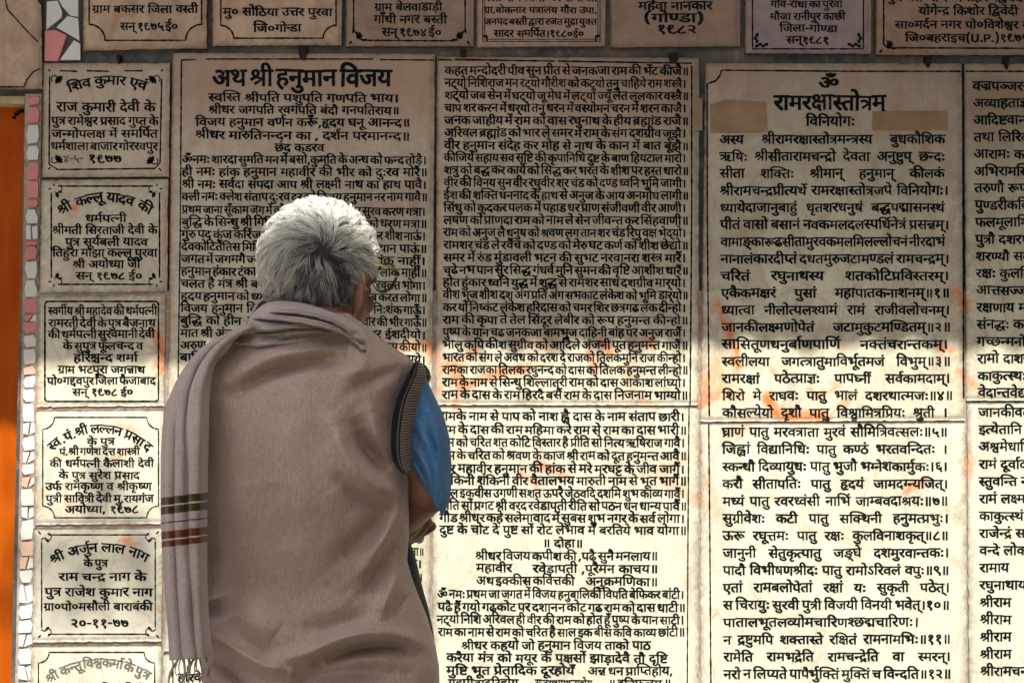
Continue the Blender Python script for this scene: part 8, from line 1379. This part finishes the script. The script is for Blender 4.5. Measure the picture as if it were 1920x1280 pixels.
# ---- pullover: a closed loft with the folds of the photo worked into its back
VL = [(588, 505), (603, 478), (622, 440), (640, 415), (660, 385), (680, 362), (700, 345), (730, 330), (760, 322), (800, 320), (850, 322), (950, 334), (1050, 350), (1150, 365), (1236, 378), (1300, 384), (1400, 384)]
VR = [(588, 655), (603, 676), (622, 700), (640, 722), (655, 744), (667, 764), (680, 778), (700, 778), (720, 770), (751, 757), (797, 748), (837, 748), (863, 754), (880, 763), (900, 767), (985, 766), (1010, 766), (1050, 763), (1080, 772), (1120, 786), (1160, 801), (1210, 816), (1250, 823), (1400, 826)]
VC = [(588, -.455), (700, -.455), (900, -.465), (1100, -.45), (1250, -.46), (1400, -.465)]
VD = [(588, .045), (603, .062), (640, .085), (700, .108), (780, .122), (950, .125), (1100, .108), (1200, .115), (1400, .12)]
_t = np.arange(560, 1440, 2.0); _k = np.hanning(41); _k /= _k.sum()
def _sm(tab, w=1):
    y, = interp(tab, _t); k_ = _k if w else np.hanning(9) / np.hanning(9).sum(); n_ = len(k_) // 2
    return np.convolve(np.pad(y, n_, mode='edge'), k_, 'valid')
TL, TR, TC, TD = _sm(VL, 0), _sm(VR, 0), _sm(VC), _sm(VD)
def torso(py):
    return np.interp(py, _t, TL), np.interp(py, _t, TR), np.interp(py, _t, TC), np.interp(py, _t, TD)
NE = 2.35
def torso_back(px, py):
    L, R, C, Dp = torso(py)
    t = np.clip((px - (L + R) / 2) / ((R - L) / 2), -.985, .985)
    return C - Dp * (1 - np.abs(t)**NE)**(1 / NE)
FOLDS = [  # polyline, amplitude in metres (+ = out), width px
 ([(628, 790), (650, 850), (690, 900), (745, 925)], .009, 17), ([(672, 800), (690, 845), (735, 888)], -.013, 17), ([(700, 770), (712, 815), (742, 855)], .006, 12), ([(640, 900), (690, 935), (750, 945)], -.006, 16),
 ([(690, 1060), (722, 1010), (748, 960), (764, 920)], .009, 12), ([(640, 1045), (690, 1000), (735, 950)], -.009, 20), ([(716, 1150), (735, 1105), (757, 1060)], .009, 11), ([(690, 1110), (715, 1060), (745, 1010)], -.008, 16), ([(745, 1150), (765, 1110)], -.006, 9),
 ([(383, 1178), (420, 1192), (462, 1222), (500, 1246), (545, 1258)], .013, 13), ([(520, 1236), (580, 1222), (640, 1196), (700, 1184), (760, 1186), (800, 1200)], .011, 14), ([(600, 1240), (660, 1216), (730, 1206), (780, 1218)], -.012, 15),
 ([(400, 1222), (440, 1252), (470, 1280)], -.010, 14), ([(404, 1120), (412, 1145), (422, 1165)], -.016, 26), ([(402, 1000), (410, 1080), (422, 1130)], -.010, 24), ([(396, 740), (400, 880), (406, 1000), (412, 1080)], -.013, 24), ([(460, 1150), (520, 1190)], .007, 28),
 ([(540, 1300), (620, 1262), (760, 1258)], -.007, 18), ([(445, 742), (500, 706), (580, 680), (650, 668)], -.009, 15), ([(430, 715), (500, 672), (600, 655), (680, 668)], .005, 14), ([(660, 735), (720, 705), (757, 700)], -.004, 14), ([(640, 700), (700, 690)], .003, 14),
 ([(555, 760), (560, 1000), (600, 1120)], .004, 70), ([(500, 900), (520, 1040)], -.003, 40), ([(690, 1150), (640, 1170), (560, 1180)], -.005, 20)]
def fold_h(px, py):
    h = np.zeros(np.shape(px))
    for pl, A, w in FOLDS:
        pl = curve_pts(pl, 14) if len(pl) > 2 else np.array(pl, float)
        d, t = dist_poly(px, py, pl)
        h += 3.1 * A * np.exp(-(d / w)**2) * (np.sin(np.clip(t, .04, .96) * np.pi)**.5)
    return h
pys = np.r_[np.linspace(588, 760, 90), np.linspace(762, 1400, 250)]
th = np.r_[np.linspace(math.pi, 2 * math.pi, 261)[:-1], np.linspace(0, math.pi, 61)[:-1]]
L, R, Cc, Dp = torso(pys)
ct, st = np.cos(th), np.sin(th)
u = np.sign(ct) * np.abs(ct)**(2 / NE); w = np.sign(st) * np.abs(st)**(2 / NE)
PX = ((L + R) / 2)[:, None] + ((R - L) / 2)[:, None] * u[None]
PY = np.repeat(pys[:, None], len(th), 1)
Yd = Cc[:, None] + Dp[:, None] * w[None]
bk = np.clip(-w[None], 0, 1)**.5
hh = fold_h(PX, PY) * bk
nz = np.array([noise.noise(Vector((a * .018, b * .012, 2.2))) for a, b in zip(PX.ravel(), PY.ravel())]).reshape(PX.shape)
nzf = np.array([noise.noise(Vector(((a + b) * .045, (b - a) * .012, 5.2))) for a, b in zip(PX.ravel(), PY.ravel())]).reshape(PX.shape)
Yd = Yd - hh - nz * .004 * bk - nzf * .0022 * bk * np.clip((PX - 520) / 160, .15, 1)
Vv = P(PX, PY, Cc[:, None] + 0 * Yd)          # silhouettes measured at the mid-plane
pc = P(PX, PY, Yd)
wgt = np.clip(-w[None], 0, 1)
Vv[..., 1] = Yd
Vv[..., 0] = Vv[..., 0] * (1 - wgt) + pc[..., 0] * wgt; Vv[..., 2] = Vv[..., 2] * (1 - wgt) + pc[..., 2] * wgt
nr, nc = PX.shape
vest = mesh('pullover', Vv.reshape(-1, 3), grid_faces(nr, nc, True), M['knit'], man, smooth=True)
# flat hem and the rest of the clothes below
def loft(name, rows, mat, seg=64, parent=man, n=2.2, wr=0.0, cap=False):
    """rows of (py, left px, right px, centre depth, half depth)"""
    V = []
    a = np.linspace(0, 2 * math.pi, seg, endpoint=False)
    for (py, l, r, c, d) in rows:
        x = (l + r) / 2 + (r - l) / 2 * np.sign(np.cos(a)) * np.abs(np.cos(a))**(2 / n)
        y = c + d * np.sign(np.sin(a)) * np.abs(np.sin(a))**(2 / n)
        p = P(x, py + 0 * x, c + 0 * x); p[:, 1] = y
        if wr: p[:, 1] += wr * np.sin(a * 9 + py * .03) * 1.0
        V.append(p)
    Fs = grid_faces(len(rows), seg, True)
    o = mesh(name, np.vstack(V), Fs, mat, parent, smooth=True)
    if cap:
        pass
    return o
rs = []
for py in np.linspace(1000, 1900, 60):
    r_, = interp([(1000, 762), (1016, 768), (1035, 776), (1060, 782), (1100, 791), (1140, 803), (1180, 812), (1230, 818), (1400, 826), (1900, 850)], py)
    l_, = interp([(1000, 470), (1236, 470), (1400, 400), (1900, 370)], py)
    rs.append((py, float(l_), float(r_), -.415, .085 + .00006 * (py - 1000)))
loft('kurta', rs, M['slate'], 96, wr=.004)
for s, fx in ((-1, .085), (1, .095)):
    x0 = PE.x + s * fx
    V = []; a = np.linspace(0, 2 * math.pi, 32, endpoint=False)
    for z, rr in ((.80, .10), (.6, .092), (.47, .083), (.3, .078), (.12, .074), (.075, .076)):
        V.append(np.stack([x0 + rr * np.cos(a), PE.y + .01 + rr * np.sin(a) * 1.05 + .004 * np.sin(a * 7 + z * 20), np.full(32, z)], -1))
    mesh('trouser_leg', np.vstack(V), grid_faces(6, 32, True), M['slate'], man, smooth=True)

# ---- blue sleeve with its creases
SL = np.array([(772, 688, 795, 704), (770, 722, 810, 738), (768, 765, 829, 776), (768, 805, 840, 815), (767, 840, 844, 858), (770, 868, 844, 905), (785, 895, 842, 938), (806, 926, 828, 966)], float)
t = np.linspace(0, 1, 110); S = np.stack([np.interp(t * 7, range(8), SL[:, k]) for k in range(4)], 1)
for _ in range(12): S[1:-1] = (S[:-2] + 2 * S[1:-1] + S[2:]) / 4
a = np.linspace(0, 2 * math.pi, 90, endpoint=False); V = []
rad = np.interp(t, [0, .3, .8, 1], [.045, .052, .046, .032])
CRE = [([(775, 770), (790, 810), (812, 850), (822, 900), (820, 950)], .006, 6), ([(772, 835), (790, 855), (805, 890), (815, 935)], .006, 5), ([(775, 855), (792, 885), (806, 915)], -.005, 6), ([(805, 760), (820, 810), (828, 870)], .004, 7),
       ([(800, 790), (812, 830), (822, 880)], -.004, 6), ([(776, 800), (786, 825)], -.004, 6), ([(770, 862), (790, 890), (800, 925)], .004, 4), ([(828, 880), (832, 920), (826, 955)], .005, 5)]
for i in range(110):
    l = S[i, :2]; r = S[i, 2:]
    px = l[0] + (r[0] - l[0]) * (1 + np.cos(a)) / 2; py = l[1] + (r[1] - l[1]) * (1 + np.cos(a)) / 2
    dy = np.sin(a) * rad[i]
    h = np.zeros(len(a))
    for pl, A, ww in CRE:
        dd, tt = dist_poly(px, py, curve_pts(pl, 10) if len(pl) > 2 else pl); h += 1.8 * A * np.exp(-(dd / ww)**2) * np.sin(np.clip(tt, .05, .95) * np.pi)
    yy = -.462 + dy - h * (dy < 0)
    V.append(P(px, py, yy))
sl = mesh('shirt_sleeve', np.vstack(V), grid_faces(110, 90, True), M['blue'], man, smooth=True)
md = sl.modifiers.new('t', 'SOLIDIFY'); md.thickness = .0018

# ---- ribbed armhole band
LE = curve_pts([(779, 676), (770, 692), (759, 715), (748, 738), (741, 756), (735, 790), (733, 830), (736, 858), (745, 878), (758, 889), (766, 884)], 150)
_ry = 680 + (np.maximum.accumulate(LE[:, 1]) - 676) * (198 / 213)
RE = np.stack([np.interp(_ry, [680, 690, 703, 722, 744, 774, 802, 832, 852, 866, 878], [790, 797, 800, 793, 786, 779, 774, 771, 770, 768, 767]), _ry], 1)
def band(name, LE, RE, yl, yr, rib_per, parent, flip=1, yc=-.455):
    prof = [0, .07, .14, .21, .27, .275, .31, .35, .355, .39, .43, .435, .5, .6, .7, .8, .9, .97, 1.0]
    matk = [1, 1, 1, 1, 1, 3, 3, 1, 1, 1, 1, 2, 2, 2, 2, 2, 2, 2]
    n = len(LE); seg = np.hypot(*np.diff((LE + RE) / 2, axis=0).T); s = np.r_[0, np.cumsum(seg)]
    full = np.linspace(0, s[-1], int(s[-1] / rib_per * 6)); idx = np.interp(full, s, range(n))
    l = np.stack([np.interp(idx, range(n), LE[:, k]) for k in (0, 1)], 1); r = np.stack([np.interp(idx, range(n), RE[:, k]) for k in (0, 1)], 1)
    m = len(full); V = []; ph = (np.arange(m) % 6)
    groove = np.where(ph >= 4, 0.0, 1.0)
    for t in prof:
        p = l * (1 - t) + r * t
        y = yl + (yr - yl) * t - .006 * math.sin(math.pi * min(1, max(0, t)))**.7
        rr = (.0022 * groove if t >= .435 and t < .99 else 0)
        V.append(P(p[:, 0], p[:, 1], y - rr))
    A = np.stack(V, 1)                                    # m x prof x 3
    # the band runs on round the front of the shoulder
    Bk = A[::-1].copy(); Bk[..., 1] = 2 * yc - Bk[..., 1]
    A2 = np.concatenate([A, Bk], 0)
    mm, k = A2.shape[:2]
    Fq = []; mi = []
    for i in range(mm):
        i2 = (i + 1) % mm
        for j in range(k - 1):
            Fq.append((i * k + j, i * k + j + 1, i2 * k + j + 1, i2 * k + j))
            q_ = matk[j]
            if q_ == 3: q_ = 2 if i % 2 else 1
            if q_ == 2 and j >= 11 and (i % 6) >= 4: q_ = 3
            mi.append(q_ - 1)
    return mesh(name, A2.reshape(-1, 3), np.array(Fq)[:, ::flip], [M['navy'], M['rib'], M['slate']], parent, smooth=False, mi=mi)
band('armhole_band', LE, RE, -.545, -.512, 5.2, man)
LE2 = curve_pts([(330, 725), (317, 745), (309, 765), (306, 785), (308, 805), (314, 822)], 60); RE2 = LE2 + np.array([[14, 0]])
band('armhole_band', RE2, LE2, -.520, -.500, 5.2, man, -1)

# ---- shawl: the length hanging from the left shoulder
SO = curve_pts([(452, 612), (430, 627), (400, 641), (370, 664), (345, 696), (326, 732), (314, 768), (307, 815), (305, 900), (306, 1000), (311, 1100), (318, 1180), (321, 1237)], 420)
SI = curve_pts([(478, 612), (455, 622), (438, 635), (420, 652), (404, 675), (394, 708), (390, 745), (388, 800), (386, 890), (385, 990), (385, 1090), (389, 1175), (395, 1230)], 420)
nu_ = 64; uu = np.linspace(0, 1, nu_)
rowpy = (SO[:, 1] + SI[:, 1]) / 2
PX = SO[:, :1] * (1 - uu) + SI[:, :1] * uu; PY = SO[:, 1:] * (1 - uu) + SI[:, 1:] * uu
vv = np.linspace(0, 1, 420)[:, None] + 0 * uu; UU = uu[None] + 0 * vv
yp = np.interp(rowpy, [612, 640, 680, 730, 800, 900, 1050, 1240], [-.545, -.558, -.580, -.600, -.618, -.622, -.618, -.612])[:, None]
yb = yp + .055 * (1 - UU)**2.2 * np.clip((PY - 640) / 120, .3, 1)
tb = torso_back(PX, PY)
base = np.minimum(yb, tb - .010)
sd = lambda x, a, b: np.clip((x - a) / (b - a), 0, 1)
# pleats: a deep valley running down from the shoulder, softer ripples lower down
k1 = .46 + .05 * np.sin(vv * 3); deep = 1 - sd(PY, 760, 930)
h = (-.022 * np.exp(-((UU - k1) / .085)**2) - .016 * np.exp(-((UU - k1) / .03)**2)) * deep * sd(PY, 620, 660)
h += .008 * np.exp(-((UU - .72) / .14)**2) * (1 - .4 * sd(PY, 800, 1000)) + .006 * np.exp(-((UU - .22) / .13)**2)
h += -.045 * sd(UU, .80, 1.0)**1.5
h += 1.7 * (.0065 * np.exp(-((UU - .40 - .10 * sd(PY, 800, 1230)) / .075)**2) - .006 * np.exp(-((UU - .60 - .07 * sd(PY, 800, 1200)) / .07)**2) + .0045 * np.exp(-((UU - .18) / .05)**2) - .004 * np.exp(-((UU - .29) / .06)**2)) * sd(PY, 740, 860)
h += .0012 * np.sin(PX * .21 + PY * .02) + .0012 * np.sin(PY * .05 + UU * 5)
Vs = P(PX, PY, base - h)
row_of = lambda y: int(np.argmin(np.abs(SO[:, 1] - y)))
mi = np.zeros((419, nu_ - 1), int)
for y0, y1, k_ in ((933, 946.5, 1), (946.5, 949.5, 3), (949.5, 964, 1), (978, 981.5, 4), (996.5, 1009.5, 2), (1009.5, 1012.5, 3), (1012.5, 1026, 2)):
    mi[row_of(y0):row_of(y1)] = k_
shw = mesh('shawl', Vs.reshape(-1, 3), grid_faces(420, nu_), [M['shawl'], M['gold'], M['rust'], M['white_y'], M['blue_y']], man, smooth=True, mi=mi.ravel())
md = shw.modifiers.new('t', 'SOLIDIFY'); md.thickness = .003; md.offset = 1 if False else -1
# fringe
bm = bmesh.new()
for i in range(15):
    x = 322 + i * 5.2 + random.uniform(-1.5, 1.5); y = 1236 - (x - 321) * .09
    L_ = random.uniform(32, 58); pts = []
    ang = random.uniform(-.35, .25); amp = random.uniform(1, 5)
    for k_ in range(9):
        f = k_ / 8; pts.append(P(x + ang * L_ * f + amp * math.sin(f * 5 + i), y - 2 + L_ * f, -.592 - .004 * math.sin(f * 4 + i)))
    rr = random.choice([.0011, .0014, .0022])
    bm_tube(bm, pts, [rr * (1 - .4 * k_ / 8) for k_ in range(9)], 6)
bm_obj('fringe', bm, M['shawl'], shw)

# ---- shawl wound round the neck
nx_, ny_ = 340, 260
tt = np.linspace(0, 1, nx_)
TOP = curve_pts([(462, 611), (466, 602), (476, 590), (492, 579), (515, 573), (545, 573), (580, 578), (615, 588), (650, 601), (676, 618), (692, 634), (702, 650)], nx_)
BOT = curve_pts([(438, 640), (450, 643), (464, 645), (482, 646), (510, 644), (540, 640), (570, 634), (600, 630), (632, 631), (660, 640), (684, 655), (706, 668)], nx_)
v = np.linspace(-.12, 1, ny_)[:, None]
PX = TOP[:, 0] * (1 - v) + BOT[:, 0] * v; PY = TOP[:, 1] * (1 - v) + BOT[:, 1] * v
V01 = np.clip(v, 0, 1) + 0 * PX
tbk = torso_back(PX, np.maximum(PY, 600))
bulge = -.515 - .048 * np.sin(np.clip(V01 * .85 + .12, 0, 1) * math.pi)**.7
side = np.clip(np.abs((PX - 580) / 125), 0, 1.2)
base = bulge + .045 * side**2.5
base = np.minimum(base, tbk - .006 - .004 * V01)
base = np.where(v < 0, base + (-v) * .35, base)
base = base + .05 * np.clip((PX - 676) / 24, 0, 1)**2
h = np.zeros(PX.shape)
def crease(pl, A, wa, wb, fade=.12):
    """cloth above the line laps over the cloth below it"""
    c = curve_pts(pl, 40); o = np.argsort(c[:, 0]); cy = np.interp(PX, c[o, 0], c[o, 1]); x0, x1 = c[:, 0].min(), c[:, 0].max()
    s = PY - cy; f = np.clip(np.minimum(PX - x0, x1 - PX) / ((x1 - x0) * fade), 0, 1)
    f = f * f * (3 - 2 * f) * 2.3
    k = 1 / (1 + np.exp(np.clip(s / .5, -30, 30)))
    return .8 * f * (k * A * np.exp(-np.abs(s) / wa) - (1 - k) * A * .9 * np.exp(-np.abs(s) / wb)) - f / 2.3 * .022 * np.exp(-((s - 1.2) / 2.8)**2)
h += crease([(466, 597), (500, 599), (540, 603), (580, 609), (615, 617), (645, 628), (668, 643)], .010, 8, 7, .2)
h += crease([(496, 586), (550, 588), (595, 596), (630, 608), (660, 627)], .006, 7, 8, .25)
h += crease([(466, 622), (510, 620), (555, 615), (600, 616), (635, 624), (665, 641)], .010, 8, 8, .2)
h += crease([(515, 637), (570, 628), (610, 626), (645, 632), (678, 651)], .007, 7, 7, .25)
h += -.007 * np.exp(-((PY - (628 - (PX - 540) * .03)) / 5.5)**2) * np.clip((PX - 500) / 60, 0, 1)
h += .005 * np.exp(-((PX - 470) / 8)**2 - ((PY - 601) / 8)**2)
h += .004 * np.exp(-(V01 - 1)**2 / .01)
h += .0012 * np.sin(PX * .12 + PY * .3)
Vn = P(PX, PY, base - h)
# carry the cloth on round the throat and close the tube at the front
extra = []
nk = mesh('neck_wrap', Vn.reshape(-1, 3), grid_faces(ny_, nx_)[:, ::-1], M['shawl'], man, smooth=True)
md = nk.modifiers.new('t', 'SOLIDIFY'); md.thickness = .004; md.offset = -1
# front half of the wrap
cx_ = float(P(585, 620, -.45)[0]); zt = float(P(585, 600, -.45)[2])
a = np.linspace(math.radians(-12), math.radians(192), 60); V = []
for k_ in range(14):
    f = k_ / 13; rr = .064 + .014 * math.sin(f * math.pi) + .016 * f
    V.append(np.stack([cx_ + rr * 1.08 * np.cos(a), -.465 + rr * .95 * np.sin(a), zt + .005 - .06 * f + .02 * np.cos(a) * -1 + .006 * np.sin(f * 12 + a * 2)], -1))
fw = mesh('neck_wrap', np.vstack(V), grid_faces(14, 60), M['shawl'], man, smooth=True)
md = fw.modifiers.new('t', 'SOLIDIFY'); md.thickness = .004

# ---- hair
q = NT('grey_hair'); at = q.attr('shade'); q.col(q.ramp(at, [(0.0, (0.016, 0.019, 0.028)), (.35, (.17, .17, .175)), (.7, (.56, .56, .53)), (1.0, (.86, .86, .80))])); q.rough(.45); q.b.inputs['Specular IOR Level'].default_value = .4; M['hair'] = q.m
RH = np.array([.0800, .097, .0945])
RT, FW, UP, HCn = np.array(rt), np.array(fwd), np.array(upv), np.array(HC)
def loc(dv): return dv[..., 0:1] * RT + dv[..., 1:2] * FW + dv[..., 2:3] * UP
def surf(dv, lift=0.0):
    r = 1 / np.sqrt((dv[..., 0] / RH[0])**2 + (dv[..., 1] / RH[1])**2 + (dv[..., 2] / RH[2])**2)
    r = r + lift
    return HCn + loc(dv) * r[..., None]
def unit(v): return v / (np.linalg.norm(v, axis=-1, keepdims=True) + 1e-12)
# whorl: where the photo shows it
gr = unit(rng.normal(size=(60000, 3))); pr = surf(gr); gx, gy = unP(pr)
fac = np.einsum('ij,ij->i', loc(gr), np.array([0, -1, .1]) + 0 * gr) > 0
wh = gr[np.argmin(np.where(fac, (gx - 606)**2 + (gy - 462)**2, 1e9))]
def hairy(dv):
    r, f, u_ = dv[:, 0], dv[:, 1], dv[:, 2]
    back = u_ > -.97 - .14 * np.clip(-f, 0, 1)              # nape
    front = (f < .45 + .55 * np.clip(u_, 0, 1)) | (u_ > .55)
    side = ~((np.abs(r) > .55) & (f > -.25) & (u_ < -.12))   # clear round the ears
    return back & front & side & ~((f > .25) & (u_ < .35))
def field(dv, jit):
    away = dv - (dv @ wh)[:, None] * wh; dist = np.linalg.norm(away, axis=1, keepdims=True)
    away = unit(away - (np.sum(away * dv, 1, keepdims=True)) * dv)
    sw = np.cross(dv, away)
    ang = np.radians(30) * np.exp(-dist / .5) + .05
    d = away * np.cos(ang) + sw * np.sin(ang)
    dn = np.array([0, .0, -1.0]); dn = dn - (dv @ dn)[:, None] * dv
    d = d + .35 * np.clip(dist, 0, 1) * dn
    return unit(d + jit)
def grow(roots, lens, jit, n=8, lift=None):
    cur = roots.copy(); pts = [surf(cur, -.001 + 0 * lens)]; dirs = [cur]
    for k_ in range(1, n):
        d = field(cur, jit * (1 + .12 * k_)); st_ = (lens / (n - 1) / .094)[:, None]
        cur = unit(cur + d * st_)
        f = k_ / (n - 1)
        pts.append(surf(cur, lift * math.sin(f * 2.2) * .9)); dirs.append(cur)
    return np.stack(pts, 1)
NGd = 1150
g0 = unit(rng.normal(size=(6000, 3))); g0 = g0[hairy(g0)][:NGd]
dw = np.arccos(np.clip(g0 @ wh, -1, 1))
gl = np.where(dw < 1.0, rng.uniform(.034, .056, len(g0)), rng.uniform(.024, .040, len(g0)))
gj = rng.normal(size=g0.shape) * .22
glift = rng.uniform(.001, .0150, len(g0))
NP = 8
G = grow(g0, gl, gj, NP, glift)
NS = 21000
s0 = unit(rng.normal(size=(NS * 3, 3))); s0 = s0[hairy(s0)][:NS]
near = np.concatenate([np.argmax(s0[i:i + 2000] @ g0.T, 1) for i in range(0, len(s0), 2000)])
sj = rng.normal(size=s0.shape) * .14
slen = gl[near] * rng.uniform(.65, 1.08, len(s0)) * (1 + .8 * np.clip(-s0[:, 2] - .45, 0, .5) * 2)
Sx = grow(s0, slen, gj[near] * .6 + sj, NP, glift[near] * rng.uniform(.45, 1.0, len(s0)))
fr = (np.linspace(0, 1, NP)**.65)[None, :, None] * rng.uniform(.55, .97, len(s0))[:, None, None]
Sx = Sx * (1 - fr) + (G[near]) * fr + fr * rng.normal(size=(len(s0), 1, 3)) * .0011
px_, py_ = unP(Sx[:, 3])
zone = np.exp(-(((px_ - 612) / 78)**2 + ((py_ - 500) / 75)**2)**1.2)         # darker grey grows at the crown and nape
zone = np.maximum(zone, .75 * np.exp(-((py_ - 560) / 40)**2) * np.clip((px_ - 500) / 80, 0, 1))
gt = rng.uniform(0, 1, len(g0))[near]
offc = np.linalg.norm(s0 - g0[near], axis=1); offc = np.clip(offc / np.quantile(offc, .9), 0, 1)  # strands away from a lock's middle are darkened as painted shade
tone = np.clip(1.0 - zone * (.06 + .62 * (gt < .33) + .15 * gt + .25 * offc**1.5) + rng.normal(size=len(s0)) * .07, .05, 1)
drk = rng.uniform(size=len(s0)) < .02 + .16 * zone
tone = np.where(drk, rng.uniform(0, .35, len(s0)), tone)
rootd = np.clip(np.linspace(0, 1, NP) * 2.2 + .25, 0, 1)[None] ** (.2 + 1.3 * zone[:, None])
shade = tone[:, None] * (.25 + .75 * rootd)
# three-sided tapering strands
tang = np.gradient(Sx, axis=1); tang = unit(tang); nrm = unit(Sx - HCn); sid = unit(np.cross(tang, nrm)); nrm = np.cross(sid, tang)
rw = (np.interp(np.linspace(0, 1, NP), [0, .15, .7, 1], [.00022, .00036, .00028, .00006]))[None, :, None] * rng.uniform(.8, 1.25, (len(s0), 1, 1))
ring = [Sx + rw * (sid * math.cos(t_) + nrm * math.sin(t_)) for t_ in (math.radians(210), math.radians(330), math.radians(90))]
A = np.stack(ring, 2)                                      # strand, point, 3, xyz
N_ = len(s0); idx = np.arange(N_ * NP * 3).reshape(N_, NP, 3)
Fq = []
for k_ in range(3):
    k2 = (k_ + 1) % 3
    Fq.append(np.stack([idx[:, :-1, k_], idx[:, :-1, k2], idx[:, 1:, k2], idx[:, 1:, k_]], -1).reshape(-1, 4))
hair = mesh('hair', A.reshape(-1, 3), np.vstack(Fq), M['hair'], man, smooth=True, attrs={'shade': np.repeat(shade.reshape(-1), 3)})
tag(hair, kind='stuff')
# scalp cap under the strands
bm = bmesh.new(); gg = bmesh.ops.create_icosphere(bm, subdivisions=5, radius=1)
dv = np.array([v_.co[:] for v_ in bm.verts]); keep = hairy(unit(dv)); ps = surf(unit(dv), -.0055)
bmesh.ops.delete(bm, geom=[bm.verts[i] for i in range(0)] or [], context='VERTS')
bm.verts.ensure_lookup_table()
for v_, p_ in zip(bm.verts, ps): v_.co = p_
dl = [v_ for v_, k_ in zip(list(bm.verts), keep) if not k_]
bmesh.ops.delete(bm, geom=dl, context='VERTS')
M['scalp'] = simple('short_grey_underhair', (0.045, 0.048, 0.058), .8, .25, 300)
bm_obj('under_hair', bm, M['scalp'], hair)

# ---- glasses
M['gold_wire'] = simple('gold_wire', (0.75, 0.55, 0.18), .3, .05, 20, metal=1.0)
M['dark_rim'] = simple('dark_rim', (0.012, 0.010, 0.008), .4, .1, 20)
q = NT('lens_glass'); q.b.inputs['Transmission Weight'].default_value = 1; q.b.inputs['Roughness'].default_value = .02; q.b.inputs['IOR'].default_value = 1.1; q.col((.95, .97, .95)); M['lens'] = q.m
gls = thing('eyeglasses', H(0, .12, -.02), 'thin wire framed round eyeglasses worn by the grey haired man', 'glasses')
for s in (-1, 1):
    bm = bmesh.new()
    bm_tube(bm, [H(s * .082, -.01, .000), H(s * .080, .05, .006), H(s * .074, .106, .010)], .0017, 8); bm_obj('temple_arm', bm, M['gold_wire'], gls)
    c = H(s * .046, .110, .000); bm = bmesh.new()
    bm_tube(bm, [c + rt * .027 * math.cos(a_) * 1.0 + fwd * (-.008 * s * math.cos(a_) * s) + upv * .023 * math.sin(a_) for a_ in np.linspace(0, 2 * math.pi, 33)], .0024, 8); bm_obj('lens_rim', bm, M['dark_rim'], gls)
    V = [c + rt * .026 * math.cos(a_) + fwd * (-.008 * math.cos(a_)) + upv * .022 * math.sin(a_) for a_ in np.linspace(0, 2 * math.pi, 32, endpoint=False)]
    V2 = [v_ + fwd * .0012 for v_ in V]; n_ = 32
    mesh('lens', V + V2, [tuple(range(n_))[::-1], tuple(range(n_, 2 * n_))] + [(i, (i + 1) % n_, n_ + (i + 1) % n_, n_ + i) for i in range(n_)], M['lens'], gls)
bm = bmesh.new(); bm_tube(bm, [H(-.021, .112, .004), H(0, .117, .008), H(.021, .112, .004)], .0013, 8); bm_obj('bridge', bm, M['gold_wire'], gls)
